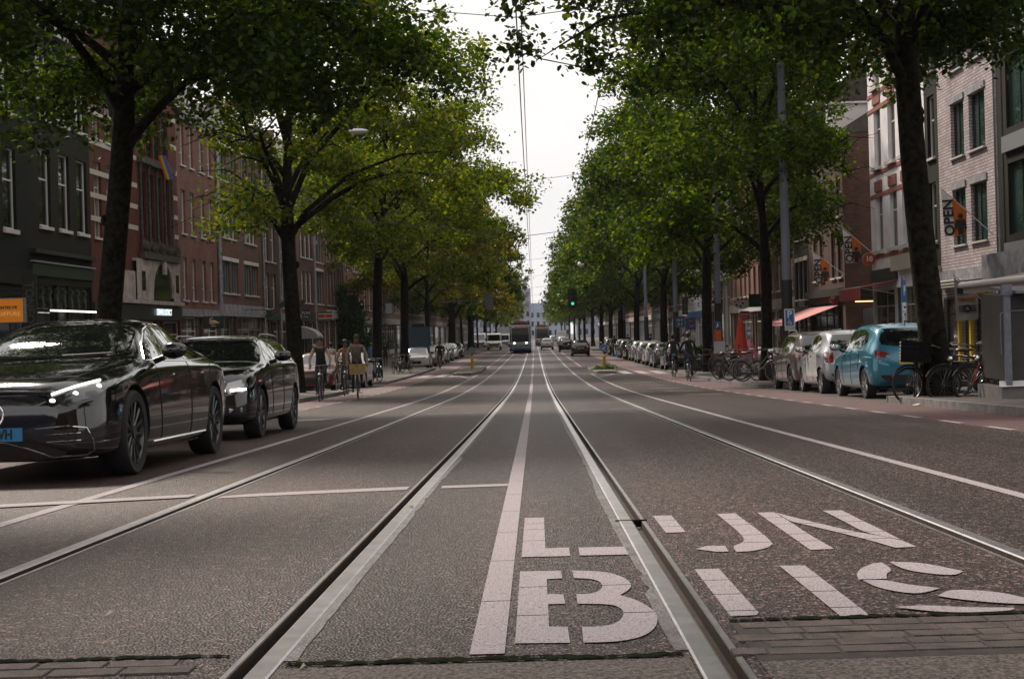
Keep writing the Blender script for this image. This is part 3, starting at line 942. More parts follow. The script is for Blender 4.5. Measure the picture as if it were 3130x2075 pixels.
def win_mesh(w, h, typ, fm, gm, arch=False):
    key = (round(w, 2), round(h, 2), typ, fm.name, gm.name)
    if key in WCACHE: return WCACHE[key]
    f = MB(); t = .06 if typ != 'slim' else .035
    f.b2((0, 0, 0), (t, .07, h)); f.b2((w - t, 0, 0), (w, .07, h))
    f.b2((t, 0, 0), (w - t, .07, t * 1.3)); f.b2((t, 0, h - t), (w - t, .07, h))
    if typ == 'sash':
        z = h * .60
        f.b2((t, .015, z), (w - t, .085, z + .06))
    elif typ == 'sashlow':
        z = h * .30
        f.b2((t, .015, z), (w - t, .085, z + .06))
    elif typ == 'double':
        f.b2((w/2 - .035, .01, t), (w/2 + .035, .075, h - t))
    elif typ == 'triple':
        for q in (.33, .67): f.b2((w*q - .03, .01, t), (w*q + .03, .075, h - t))
    elif typ == 'cross':
        f.b2((w/2 - .03, .01, t), (w/2 + .03, .075, h * .66)); f.b2((t, .012, h * .66), (w - t, .078, h * .66 + .06))
    elif typ == 'slim':
        f.b2((w*.36, .01, t), (w*.36 + .05, .075, h - t))
    elif typ == 'shop':
        n = max(1, int(w / 1.5))
        for i in range(1, n): f.b2((w*i/n - .035, .01, t), (w*i/n + .035, .075, h - t))
        f.b2((t, .012, h * .76), (w - t, .078, h * .76 + .06))
        f.b2((t, -.01, t), (w - t, .06, .45))
    p = MB()
    p.b2((t * .6, .045, t * .6), (w - t * .6, .055, h - t * .6))
    r = (f.mesh('window', fm), p.mesh('pane', gm))
    WCACHE[key] = r
    return r

class Bld:
    """Facade frame: local x runs away from the camera side corner along the street, z up, outward is -Y (left row) ; right row mirrored by direction."""
    def __init__(s, label, side, y0, y1, H, wall, depth=9, cat='building', name='town_house', xoff=0, group=None):
        s.side, s.H, s.depth, s.wall = side, H, depth, wall
        if side == 'L':
            a = Vector((FL(y0) + xoff, y0, 0)); b = Vector((FL(y1) + xoff, y1, 0))
            org, d = a, b - a
        else:
            a = Vector((15 + xoff, y1, 0)); b = Vector((15 + xoff, y0, 0))
            org, d = a, b - a
        s.W = d.length
        zb = min(ZP(y0), ZP(y1)) + .1
        s.zb = zb
        org.z = zb
        s.o = empty(name, org, math.atan2(d.y, d.x), label, cat, group)
        s.holes = []
        s.n = 0
    def X(s, t):                                  # t = distance from the camera side end
        return t if s.side == 'L' else s.W - t
    def hole(s, t, w, z0, z1):
        x = s.X(t) if s.side == 'L' else s.X(t + w)
        s.holes.append((x, x + w, z0 - s.zb, z1 - s.zb))
        return x
    def win(s, t, w, z0, z1, typ='sash', fm=None, gm=None, sill=SILL, lintel=None, rev=.12, name='window', nohole=False, sh=.09, sillout=.1):
        fm = fm or FR_W; gm = gm or GL
        if nohole: x = s.X(t) if s.side == 'L' else s.X(t + w); rev = -.05
        else: x = s.hole(t, w, z0, z1)
        a, b = win_mesh(w, z1 - z0, typ, fm, gm)
        o = obj(name, a, s.o, (x, rev, z0 - s.zb))
        obj('pane', b, o)
        if sill:
            k = ('sill', round(w, 2), sill.name, sh)
            if k not in WCACHE:
                m_ = MB(); m_.b2((-.06, -sillout - rev, -sh), (w + .06, -rev + .002 - .004, .0)); m_.b2((.0, -rev, -sh * .3), (w, 0, .004))
                WCACHE[k] = m_.mesh('sill', sill)
            obj('sill', WCACHE[k], o)
        if lintel:
            m_ = MB(); m_.b2((-.08, -rev - .05, z1 - z0 + .0), (w + .08, -rev + .002, z1 - z0 + .22))
            m_.build('lintel', lintel, o)
        return o
    def row(s, ts, w, z0, z1, **k):
        for t in ts: s.win(t, w, z0, z1, **k)
    def band(s, z0, z1, out=.06, m=None, name='cornice', t0=0, t1=None):
        t1 = s.W if t1 is None else t1
        x0, x1 = sorted((s.X(t0), s.X(t1)))
        m_ = MB(); m_.b2((x0, -out, z0 - s.zb), (x1, .001 - .004, z1 - s.zb))
        return m_.build(name, m or SILL, s.o)
    def part(s, mb, name, m, parent=None, smooth=False):
        return mb.build(name, m, parent or s.o, smooth)
    def finish(s, roof='flat', cornice=None, side_wall=None, gable=None):
        m_ = MB()
        H = s.H - s.zb; W = s.W; D = s.depth
        xs = sorted(set([0, W] + [h[0] for h in s.holes] + [h[1] for h in s.holes]))
        zs = sorted(set([-1.2, H] + [h[2] for h in s.holes] + [h[3] for h in s.holes]))
        for i in range(len(xs) - 1):
            if xs[i+1] - xs[i] < 1e-4: continue
            for j in range(len(zs) - 1):
                if zs[j+1] - zs[j] < 1e-4: continue
                xm, zm = (xs[i] + xs[i+1]) / 2, (zs[j] + zs[j+1]) / 2
                if any(h[0] < xm < h[1] and h[2] < zm < h[3] for h in s.holes): continue
                m_.add([(xs[i], 0, zs[j]), (xs[i+1], 0, zs[j]), (xs[i+1], 0, zs[j+1]), (xs[i], 0, zs[j+1])], [(0, 1, 2, 3)])
        d = .2
        for a, b, c, e in s.holes:
            m_.add([(a, 0, c), (b, 0, c), (b, 0, e), (a, 0, e), (a, d, c), (b, d, c), (b, d, e), (a, d, e)], [(0, 4, 5, 1), (1, 5, 6, 2), (2, 6, 7, 3), (3, 7, 4, 0), (4, 7, 6, 5)])
        m_.add([(0, 0, -1.2), (0, D, -1.2), (0, D, H), (0, 0, H), (W, 0, -1.2), (W, D, -1.2), (W, D, H), (W, 0, H)], [(0, 3, 2, 1), (4, 5, 6, 7), (1, 2, 6, 5)] + ([(3, 7, 6, 2)]))
        m_.build('wall', s.wall, s.o)
        if roof == 'pitched':
            r_ = MB()
            rh = min(3.4, D * .4)
            r_.add([(-.05, -.25, H - .02), (W + .05, -.25, H - .02), (W + .05, D * .45, H + rh), (-.05, D * .45, H + rh), (-.05, D + .1, H - .02), (W + .05, D + .1, H - .02)],
                   [(0, 1, 2, 3), (3, 2, 5, 4), (0, 3, 4), (1, 5, 2), (0, 4, 5, 1)])
            ro = r_.build('roof', ROOFM, s.o)
            c_ = MB(); c_.b2((W * .2, D * .35, H + rh - .8), (W * .2 + .8, D * .35 + .6, H + rh + 1.1)); c_.build('chimney', s.wall, ro)
            if W > 5:
                dm = MB(); dm.b2((W * .5 - .7, .35, H + .3), (W * .5 + .7, 2.6, H + 1.9), 0); dm.b2((W*.5 - .85, .25, H + 1.9), (W * .5 + .85, 2.7, H + 2.0), 0); dm.build('dormer', FR_W, ro)
                dg = MB(); dg.b2((W * .5 - .5, .33, H + .5), (W * .5 + .5, .345, H + 1.75)); dg.build('dormer_window', GL, ro)
        if gable:
            g_ = MB()
            g_.prism([(0, H), (W, H), (W * .72, H + gable * .55), (W * .62, H + gable), (W * .38, H + gable), (W * .28, H + gable * .55)], 'y', 0, .4)
            g_.build('gable', s.wall, s.o)
        if cornice:
            c_ = MB(); h = .45
            c_.b2((-.05, -.35, H - .18), (W + .05, -.004, H + .05)); c_.b2((0, -.22, H - h), (W, -.004, H - .18))
            n = int(W / .6)
            for i in range(n + 1): c_.b2((W * i / n - .06 if i else 0, -.3, H - .36), (W * i / n + .06 if i < n else W, -.22, H - .18))
            c_.build('cornice', cornice, s.o)
        return s
    def pipe(s, t, m=ZINC, r=.06, z0=.3, z1=None):
        x = s.X(t)
        z1 = (z1 or s.H) - s.zb
        m_ = MB(); m_.tube([(x, -.12, z0), (x, -.12, z1)], r, 8)
        z = z0 + 1.2
        while z < z1: m_.tube([(x, -.12, z), (x, -.12, z + .07)], r * 1.35, 8); z += 2.2
        return m_.build('downpipe', m, s.o, smooth=True)
    def door(s, t, w, zt, m, glass=False):
        x = s.hole(t, w, s.zb + .02, zt)
        m_ = MB(); h = zt - s.zb - .02
        m_.b2((0, 0, 0), (w, .06, h))
        m_.b2((.12, -.015, .15), (w - .12, .01, .9)); m_.b2((.12, -.015, 1.0), (w - .12, .01, min(2.1, h - .1)))
        o = m_.build('door', m, s.o); o.location = (x, .1, .02)
        k = MB(); k.tube([(w - .1, -.02, 1.0), (w - .1, -.06, 1.02), (w - .2, -.06, 1.02)], .012, 6); k.build('handle', SILL, o)
        return o
    def shop(s, zt=None, ztop=None, fm=None, gm=None, door_t=None, fascia=None, fz=(3.5, 4.0), fn='shop_fascia'):
        """shop window row with a door, under a fascia board"""
        zt = zt or fz[0] - .05
        fm = fm or FR_W; gm = gm or SHOPGL
        dw = 1.1
        dt = s.W * .5 - dw / 2 if door_t is None else door_t
        s.door(dt, dw, zt, FR_D if fm is FR_D else DGREEN)
        if dt - .15 > .8: s.win(.15, dt - .3, s.zb + .35, zt, typ='shop', fm=fm, gm=gm, name='shop_window', sill=None)
        if s.W - dt - dw - .3 > .8: s.win(dt + dw + .15, s.W - dt - dw - .3, s.zb + .35, zt, typ='shop', fm=fm, gm=gm, name='shop_window', sill=None)
        if fascia:
            s.band(fz[0], fz[1], .1, fascia, fn)

def awning(b, t0, t1, z, out, drop, m, valance=.25, m2=None, name='awning'):
    x0, x1 = sorted((b.X(t0), b.X(t1)))
    m_ = MB(); zz = z - b.zb
    m_.add([(x0, -.03, zz), (x1, -.03, zz), (x1, -out, zz - drop), (x0, -out, zz - drop), (x0, -.03, zz - .03), (x1, -.03, zz - .03), (x1, -out, zz - drop - .03), (x0, -out, zz - drop - .03)],
           [(0, 3, 2, 1), (4, 5, 6, 7), (0, 4, 7, 3), (1, 2, 6, 5), (0, 1, 5, 4)])
    m_.b2((x0, -out - .02, zz - drop - valance), (x1, -out, zz - drop - .0))
    o = m_.build(name, m, b.o)
    k = MB()
    for xx in (x0 + .1, x1 - .1): k.tube([(xx, -.02, zz - drop - .3), (xx, -out + .05, zz - drop - .04)], .02, 6)
    k.tube([(x0, -out, zz - drop + .01), (x1, -out, zz - drop + .01)], .035, 6)
    k.build('awning_arm', m2 or ZINC, o)
    return o

# ---- left row ------------------------------------------------------------
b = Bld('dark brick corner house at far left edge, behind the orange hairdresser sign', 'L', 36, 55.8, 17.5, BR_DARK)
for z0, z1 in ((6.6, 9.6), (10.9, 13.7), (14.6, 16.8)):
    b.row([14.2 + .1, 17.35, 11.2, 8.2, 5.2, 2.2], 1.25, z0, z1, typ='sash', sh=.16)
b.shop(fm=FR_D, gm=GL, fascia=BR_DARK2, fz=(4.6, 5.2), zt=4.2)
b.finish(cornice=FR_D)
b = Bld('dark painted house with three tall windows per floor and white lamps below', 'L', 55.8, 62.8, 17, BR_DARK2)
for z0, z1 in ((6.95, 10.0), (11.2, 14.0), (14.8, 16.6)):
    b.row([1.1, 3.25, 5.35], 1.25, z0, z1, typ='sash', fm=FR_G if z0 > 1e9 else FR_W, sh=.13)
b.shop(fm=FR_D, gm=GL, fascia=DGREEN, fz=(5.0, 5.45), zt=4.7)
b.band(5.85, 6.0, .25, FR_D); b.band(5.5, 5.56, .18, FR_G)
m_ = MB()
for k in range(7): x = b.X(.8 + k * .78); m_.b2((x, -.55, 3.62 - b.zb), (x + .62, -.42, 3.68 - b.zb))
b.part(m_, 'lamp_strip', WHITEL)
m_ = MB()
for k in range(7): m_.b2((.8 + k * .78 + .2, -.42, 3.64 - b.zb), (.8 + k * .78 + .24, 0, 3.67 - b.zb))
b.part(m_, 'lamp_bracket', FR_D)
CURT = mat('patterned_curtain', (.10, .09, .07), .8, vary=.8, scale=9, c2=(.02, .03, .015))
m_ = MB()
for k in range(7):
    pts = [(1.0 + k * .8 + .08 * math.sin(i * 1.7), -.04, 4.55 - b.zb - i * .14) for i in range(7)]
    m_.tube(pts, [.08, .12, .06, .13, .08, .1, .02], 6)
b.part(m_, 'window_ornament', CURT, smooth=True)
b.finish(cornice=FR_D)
# red ornate building
b = Bld('ornate red brick building with white stone bands and a stone arched shopfront', 'L', 62.8, 76.3, 16.5, BR_RED)
for z0, z1 in ((6.9, 10.2), (11.2, 13.8)):
    b.row([.5, 2.2], 1.0, z0, z1, typ='cross', fm=FR_Y, gm=GL_C)
for z in (7.6, 8.6, 9.6, 10.9, 12.2, 13.6): b.band(z, z + .22, .03, FR_Y, 'stone_band', 0, 6.6); b.band(z, z + .22, .03, FR_Y, 'stone_band', 12.4, 13.48)
for k in range(4):
    b.win(7.0 + k * 1.32, 1.1, 7.1, 10.5, typ='double', fm=BR_DARK2, gm=GL, sill=None, rev=.1)
    b.win(7.0 + k * 1.32, 1.1, 11.3, 13.9, typ='double', fm=BR_DARK2, gm=GL, sill=None, rev=.1)
m_ = MB()
DST = mat('dark_carved_stone', (.055, .05, .035), .9, vary=.5, scale=5, bump=1, bscale=12)
for k in range(5):
    x = 6.92 + k * 1.32
    m_.tube([(x, -.16, 6.9 - b.zb), (x, -.12, 7.4 - b.zb), (x, -.1, 10.6 - b.zb), (x, -.14, 10.9 - b.zb)], [.15, .07, .07, .13], 8)
    m_.sphere((x, -.3, 6.85 - b.zb), .2, 8, sc=(.8, 1, 1.6))
m_.b2((6.7, -.28, 10.85 - b.zb), (12.4, -.004, 11.1 - b.zb)); m_.b2((6.5, -.35, 6.3 - b.zb), (12.6, -.004, 6.62 - b.zb))
b.part(m_, 'carved_pier', DST, smooth=True)
m_ = MB()                                          # sandstone base with arch and two small windows
z0, z1 = 4.35 - b.zb, 6.15 - b.zb
def archfill(m_, xa, xb, za, zb_, cx, r, zc, y):
    n = 16
    pts = [(cx + r * math.cos(math.pi * i / n), zc + r * math.sin(math.pi * i / n)) for i in range(n + 1)]   # from right to left
    top = [(xb + (xa - xb) * i / n, zb_) for i in range(n + 1)]
    vs = [(p[0], y, p[1]) for p in pts] + [(p[0], y, p[1]) for p in top]
    m_.add(vs, [(i, i + 1, n + 2 + i, n + 1 + i) for i in range(n)])
    m_.add([(xa, y, za), (cx - r, y, za), (cx - r, y, zc), (xa, y, zb_), (cx + r, y, za), (xb, y, za), (xb, y, zb_), (cx + r, y, zc)], [(0, 1, 2, 3), (4, 5, 6, 7)])
    vs = []
    for p in pts: vs += [(p[0], y, p[1]), (p[0], y + .16, p[1])]
    m_.add(vs, [(2*i, 2*i+1, 2*i+3, 2*i+2) for i in range(n)])
archfill(m_, 5.6, 12.9, z0, z1, 10.0, 1.75, z0 + .15, -.2)
m_.b2((5.6, -.2, z1), (12.9, -.003, z1 + .12)); m_.b2((3.2, -.14, z0), (5.6, -.003, z1 - .5))
m_.b2((3.2, -.3, 4.15 - b.zb), (13.3, -.004, 4.33 - b.zb))
m_.b2((9.8, -.32, z1 - .5), (10.2, -.2, z1 + .3))
st = b.part(m_, 'stone_arch', STONE)
m_ = MB(); m_.b2((8.2, -.1, z0 + .0), (11.8, -.05, z1 - .02)); b.part(m_, 'arch_window', GL)
m_ = MB()
for xx in (6.4, 12.1): m_.b2((xx, -.23, z0 + .45), (xx + .5, -.202, z0 + 1.35))
b.part(m_, 'small_window', GL)
for k in range(5):
    for xx in (5.7, 7.1, 11.9, 12.75): m_ = MB(); m_.b2((xx - .1, -.215, z0 + .2 + k * .36), (xx + .15, -.198, z0 + .4 + k * .36)); b.part(m_, 'quoin', STONE)
b.shop(fm=FR_Y, gm=GL, fascia=FR_D, fz=(3.4, 4.1), zt=3.35, door_t=9.2)
b.finish(cornice=DST, roof='pitched')
t_ = text_obj('neon_lettering', 'DENVER DISTRICT', .42, mat('white_neon', (.9, .95, .95), .5, emit=(.85, .97, 1), es=1.1), b.o, T(10.1, -.16, 3.78 - b.zb) @ FACE, sx=.75, bold=.012)
flag_red = b

def brickrow(label, y0, y1, H, wall, cols, floors, typ='sash', fm=None, gm=None, roof='pitched', corn=FR_D, w=1.05, shop_f=CONC, fz=(3.6, 4.1), shopfm=None, lint=None, pipe=None, side='L', cat='building', sill=SILL, gable=None, dt=None, name='town_house', depth=9, group=None):
    b = Bld(label, side, y0, y1, H, wall, name=name, depth=depth, group=group)
    for fl in floors:
        z0, z1 = fl[:2]
        ty = fl[2] if len(fl) > 2 else typ
        for c in cols:
            cw = c[1] if isinstance(c, tuple) else w
            c0 = c[0] if isinstance(c, tuple) else c
            b.win(c0 * b.W - cw / 2, cw, z0, z1, typ=ty, fm=fm, gm=gm, lintel=lint, sill=sill)
    if shop_f is not None:
        b.shop(fm=shopfm, fascia=shop_f, fz=fz, door_t=dt)
    if pipe is not None: b.pipe(pipe * b.W)
    b.finish(roof=roof, cornice=corn, gable=gable)
    return b
bA = brickrow('pinkish brick house with four slim white windows per floor, left of zinc downpipe', 'L' and 76.3, 84.3, 14.4, BR_PINK, [.14, .36, .62, .84], [(4.5, 6.75), (8.0, 10.3), (11.6, 13.8)], 'sashlow', gm=GL_C, w=.85, fz=(3.65, 4.05))
bB = Bld('brown brick house with paired grey windows under white lintels, right of zinc downpipe', 'L', 84.3, 95.9, 14.6, BR_BROWN)
b = bB
for t in (1.2, 3.25, 6.6, 8.65): b.win(t, 1.75, 5.1, 7.0, typ='triple', fm=FR_G, gm=GL_T, lintel=FR_W)
for t in (1.5, 6.9): b.win(t, 3.1, 8.35, 10.5, typ='triple', fm=FR_W, gm=GL_T, lintel=FR_W)
for t in (1.0, 3.4, 6.4, 8.8): b.win(t, 1.7, 11.7, 13.7, typ='double', fm=FR_G, gm=GL_T, lintel=FR_W)
b.shop(fm=FR_G, fascia=CONC, fz=(3.75, 4.45), door_t=3.2)
b.pipe(.15, r=.11)
b.finish(roof='pitched', cornice=FR_D)
brickrow('narrow brown house with paired white blinded windows, just left of the yellow green tree', 95.9, 100.9, 14.0, BR_BROWN2, [.28, .70], [(4.35, 6.7), (7.5, 10.0), (11.0, 13.2)], 'sash', gm=GL_C, w=1.35, shop_f=DGREEN, pipe=.02)
brickrow('brown house with white framed windows half hidden behind the yellow green tree trunk', 100.9, 108.5, 14.5, BR_BROWN, [.2, .45, .78], [(4.5, 6.8), (7.7, 10.0), (11, 13.2)], 'sashlow', w=1.2, pipe=.02)
brickrow('brown house directly right of the yellow green tree trunk with triplets of narrow windows', 108.5, 114, 13.8, BR_BROWN2, [.2, .5, .8], [(5, 7.4), (8.4, 10.6), (11.4, 13)], 'sash', w=1.1, gm=GL_C, shop_f=FR_D, fz=(3.6, 4.2))
brickrow('house with broad greenish windows above the red, green and white striped sign', 114, 119.5, 14.2, BR_PINK, [.5], [(5, 7.6), (8.3, 10.8), (11.5, 13.4)], 'triple', fm=FR_G, gm=GL_T, w=3.0, lint=FR_W, shop_f=FR_D, pipe=.03)
brickrow('house with three closely set tall cream windows per floor above a white shop fascia', 119.5, 124.5, 14, BR_BROWN, [.2, .5, .8], [(5.0, 7.9), (8.6, 11), (11.6, 13.4)], 'sash', fm=FR_Y, w=1.1, gm=GL_C, shop_f=FR_W, fz=(3.9, 4.6))
brickrow('slightly projecting house with three slim cream windows per floor and brown stone sills', 124.5, 128.4, 14, BR_BROWN2, [.2, .5, .8], [(5.4, 8.2), (9, 11.4), (12, 13.6)], 'sash', fm=FR_Y, w=.85, gm=GL_C, shop_f=STONE, fz=(3.9, 4.9))
b = brickrow('brown house with a round arched upper window, overgrown by a green climber', 128.4, 139, 12.8, BR_PINK, [.14, .5, .62, .86], [(5.4, 7.6), (8.3, 10.4), (10.9, 12.2)], 'sash', fm=FR_W, w=1.0, gm=GL_C, shop_f=CONC, fz=(3.6, 4.2))
k = 0
for y0, y1, wl, lab in ((139, 154.5, BR_BROWN, 'pale windowed brown terrace behind the curved trunk tree'), (154.5, 171, BR_TAN, 'tan terrace with white window columns between the curved and straight tree trunks'), (171, 188, BR_BROWN2, 'deep brown terrace just right of the straight tree trunk'),
                        (188, 205, BR_TAN, 'tan terrace with vertical white window strips above the parked white hatchback'), (205, 226, BR_BROWN, 'far brown terrace left of the double trunked tree'), (226, 250, BR_PINK, 'far pinkish terrace behind the double trunked tree'), (250, 285, BR_TAN, 'far tan terrace above the white vans'), (285, 330, BR_BROWN2, 'farthest brown terrace on the left side of the street')):
    n = max(5, int((y1 - y0) / 2.6))
    brickrow(lab, y0, y1, 13.5 + (k % 3) * .8, wl, [(i + .5) / n for i in range(n)], [(4.9, 7.2), (8.0, 10.2), (11.0, 12.8)], 'sash', fm=FR_W, gm=GL_C if k % 2 else GL, w=1.15, shop_f=(CONC, STONE, FR_D)[k % 3], fz=(3.6, 4.2)); k += 1

# ---- right row -----------------------------------------------------------
b = Bld('dark brick and glass office building at the right edge with thin pale downpipe', 'R', 32, 47.0, 19, BR_DARK2, name='office_building')
for z0, z1 in ((4.9, 7.1), (8.2, 10.4), (11.4, 13.6), (14.6, 16.8)):
    for t in (1.0, 4.4, 7.8, 11.0): b.win(t, 2.7, z0, z1, typ='slim', fm=FR_D, gm=GL_T, sill=None, rev=.1)
    b.band(z0 - .75, z0 - .25, .12, FR_G, 'spandrel', 0, 13.9)
b.band(3.55, 4.35, .5, CONC, 'concrete_canopy')
b.shop(fm=FR_D, gm=GL, fascia=None, fz=(3.4, 3.6), zt=3.2)
b.pipe(14.3, r=.035, z0=3.2)
b.finish()
awn = awning(b, 2.5, 10.5, 3.75, 2.4, .45, mat('beige_awning', (.30, .25, .22), .8), m2=FR_W)
m_ = MB(); x0, x1 = sorted((b.X(2.4), b.X(10.6)))
m_.tube([(x0, -2.45, 3.3 - b.zb), (x1, -2.45, 3.3 - b.zb)], .09, 10); m_.build('awning_roller', FR_W, awn, smooth=True)
WHITE_B = b = Bld('pale grey brick house with pairs of dark windows above a yellow framed shop', 'R', 47.0, 53.4, 17.5, BR_WHITE)
for z0, z1 in ((4.9, 6.85), (7.95, 9.85), (10.95, 12.85), (13.9, 15.8)):
    b.win(.85, 1.75, z0, z1, typ='slim', fm=FR_D, gm=GL_T, lintel=CONC, sh=.06); b.win(3.2, 1.55, z0, z1, typ='slim', fm=FR_D, gm=GL_T, lintel=CONC, sh=.06)
b.band(3.65, 4.05, .12, CONC, 'concrete_beam')
b.shop(fm=FR_D, gm=SHOPGL, fascia=None, zt=3.1, fz=(3.1, 3.5), door_t=2.9)
m_ = MB()
for t in (2.75, 4.1): x = b.X(t); m_.b2((x - .09, -.12, 0), (x + .09, -.004, 2.9))
m_.b2((b.X(4.2), -.14, 2.75), (b.X(1.0), -.005, 3.2)); b.part(m_, 'yellow_frame', YELLOW)
aw2 = awning(b, .5, 6.2, 3.62, .9, .12, mat('brown_awning', (.05, .035, .025), .8), valance=.12, m2=FR_Y)
m_ = MB(); m_.tube([(b.X(6.2), -.94, 3.62 - b.zb), (b.X(.5), -.94, 3.62 - b.zb)], .025, 6); m_.tube([(b.X(6.2), -.9, 3.42 - b.zb), (b.X(.5), -.9, 3.42 - b.zb)], .025, 6); m_.build('awning_rail', FR_W, aw2)
b.finish()
b = Bld('narrow dark house squeezed between the pale brick house and the white plaster house', 'R', 53.4, 55.2, 15.5, BR_DARK2)
for z0, z1 in ((5.2, 7.4), (8.3, 10.6), (11.5, 13.6)): b.win(.45, .95, z0, z1, typ='sash')
b.shop(fm=FR_Y, fascia=STONE, fz=(3.6, 4.3), door_t=.3); b.finish(cornice=FR_Y)
b = Bld('white plaster house with reddish bands around its sash windows, facing the side street corner', 'R', 55.2, 64.3, 14.6, PLAS_W)
WH = b
for z0, z1 in ((5.35, 7.9), (8.9, 11.6), (12.3, 14.0)):
    for t in (.7, 2.4, 4.45, 6.9): b.win(t, 1.2, z0, z1, typ='sash', sh=.14, sillout=.18)
    b.band(z0 - .32, z0 - .16, .035, BANDR, 'red_band'); b.band(z1 - .28, z1 - .1, .03, BANDR, 'red_band')
for z0, z1 in ((5.35, 7.9), (8.9, 11.6)):
    for t in (.7, 2.4, 4.45, 6.9): x = b.X(t + 1.2); m_ = MB(); m_.b2((x - .06, -.045, z1 - b.zb), (x + 1.26, -.003, z1 + .42 - b.zb)); b.part(m_, 'red_arch', BANDR)
b.band(4.05, 4.55, .1, FR_D, 'dark_fascia', 4.6); b.band(4.35, 4.95, .35, FR_Y, 'stone_cornice', 0, 4.4)
b.shop(fm=FR_Y, fascia=None, zt=3.7, fz=(3.7, 4), door_t=4.0)
aw3 = awning(b, 4.8, 8.9, 4.0, 1.5, .25, mat('faded_red_awning', (.30, .05, .04), .8), valance=.5, m2=FR_Y)
b.finish(cornice=PLAS_C)
# side street gap, then the corner cafe
b = Bld('brown brick corner cafe with a pink awning, gable wall towards the side street', 'R', 70.0, 79.0, 11.4, BR_BROWN2, name='corner_cafe', depth=12)
for z0, z1 in ((4.55, 6.8), (7.5, 9.4)):
    for t in (.45, 2.0, 4.9, 6.6): b.win(t, 1.0, z0, z1, typ='sash', fm=FR_Y, gm=GL_C)
b.band(3.65, 4.0, .3, BR_DARK2, 'dark_cornice')
b.shop(fm=FR_D, gm=SHOPGL, zt=3.4, fz=(3.4, 3.6), fascia=None, door_t=.6)
CAFE = b
PINK = mat('pink_awning', (.55, .22, .22), .75)
awning(b, 1.5, 8.9, 3.2, 2.3, .8, PINK, valance=.12, m2=FR_D)
m_ = MB(); x = b.X(0) ; m_.b2((x + .002, .3, 3.45 - b.zb), (x + .25, 7, 3.95 - b.zb)); b.part(m_, 'side_cornice', BR_DARK2)
m_ = MB(); m_.b2((x + .26, .4, 3.3 - b.zb), (x + .3, 5.2, 3.35 - b.zb)); b.part(m_, 'warm_lamp_strip', WARM)
m_ = MB(); m_.b2((x + .003, .8, .3), (x + .04, 5.5, 3.0 - b.zb)); b.part(m_, 'side_window', GL)
b.finish(roof='pitched', cornice=FR_D)
KW = dict(side='R')
brickrow('narrow grey fronted house with three tall dark windows, left of the corner cafe', 79, 83.4, 13.5, BR_DARK2, [.2, .5, .8], [(3.7, 5.8), (7.0, 9.2), (10.2, 12.4)], 'sash', fm=FR_G, w=.95, gm=GL, lint=FR_Y, shop_f=FR_D, fz=(2.9, 3.3), corn=FR_Y, **KW)
brickrow('brown brick house right behind the mast with the disabled parking sign', 83.4, 93, 13.2, BR_BROWN, [.12, .35, .58, .84], [(4.4, 6.6), (7.5, 9.6), (10.4, 12.3)], 'sash', fm=FR_Y, w=1.15, gm=GL_C, shop_f=STONE, fz=(3.3, 3.9), **KW)
brickrow('pinkish brick house above the white palette shaped sign', 93, 106, 13.5, BR_PINK, [.1, .26, .42, .6, .76, .92], [(4.4, 6.3), (7.2, 9.2), (10.2, 12.2)], 'sash', fm=FR_Y, w=1.15, gm=GL_C, shop_f=FR_W, fz=(3.3, 3.8), **KW)
brickrow('brick house with two round headed windows beside the white stucco front', 106, 111, 13.5, BR_PINK, [.3, .7], [(4.4, 7.4), (8.2, 10.4), (11, 12.6)], 'sash', fm=FR_W, w=1.1, gm=GL_C, shop_f=STONE, fz=(3.3, 3.9), **KW)
brickrow('white stucco front with tall narrow windows and a heavy cornice above the shop', 111, 118.5, 15, PLAS_C, [.14, .38, .62, .86], [(7.5, 10.4), (11.4, 14)], 'sash', fm=FR_W, w=1.1, gm=GL, shop_f=PLAS_W, fz=(5.9, 6.8), **KW)
brickrow('brown house hidden behind the mast with the orange poster', 118.5, 127, 13.5, BR_BROWN, [.2, .5, .8], [(4.5, 6.8), (7.6, 9.8), (10.6, 12.4)], 'sash', fm=FR_Y, w=1.1, shop_f=FR_D, **KW)
brickrow('modern white panelled building with vertical dark windows', 127, 142, 13.8, PLAS_W, [.1, .22, .34, .56, .68, .8, .92], [(4.6, 7.4), (8.7, 11.6)], 'sashlow', fm=FR_W, w=1.0, gm=GL, shop_f=mat('blue_fascia', (.05, .11, .26), .6), fz=(3.2, 3.8), roof='flat', **KW)
k = 0
for y0, y1, wl, lab in ((142, 162, BR_BROWN2, 'dark brown terrace left of the white panelled building'), (162, 185, BR_TAN, 'tan terrace glimpsed behind the right hand parked cars'), (185, 211, BR_PINK, 'pinkish terrace under the green crowns on the right'),
                        (211, 245, BR_BROWN, 'far brown terrace on the right, mostly behind foliage'), (245, 290, BR_TAN, 'far tan terrace on the right near the end of the street'), (290, 340, BR_BROWN2, 'farthest terrace on the right side of the street')):
    n = max(5, int((y1 - y0) / 3))
    brickrow(lab, y0, y1, 13.2 + (k % 3) * .8, wl, [(i + .5) / n for i in range(n)], [(4.7, 7.0), (8.0, 10.2), (11.0, 12.6)], 'sash', fm=FR_W, gm=GL_C if k % 2 else GL, w=1.2, shop_f=(STONE, CONC, FR_W)[k % 3], fz=(3.5, 4.1), **KW); k += 1
for sd in 'LR':  # unseen houses behind the camera, added to cut light from behind
    brickrow('unseen brown terrace behind the camera on the ' + ('left' if sd == 'L' else 'right'), -75, -22, 14, BR_BROWN2, [(i + .5) / 16 for i in range(16)], [(4.9, 7.2), (8.0, 10.2), (11.0, 12.8)], 'sash', fm=FR_W, gm=GL, w=1.3, shop_f=FR_D, side=sd)
o = empty('canal_house_row', (0, -80, 1.2), math.pi, 'unseen brown house row across the canal behind the camera', 'building')  # unseen closing block, added to darken what the car fronts reflect
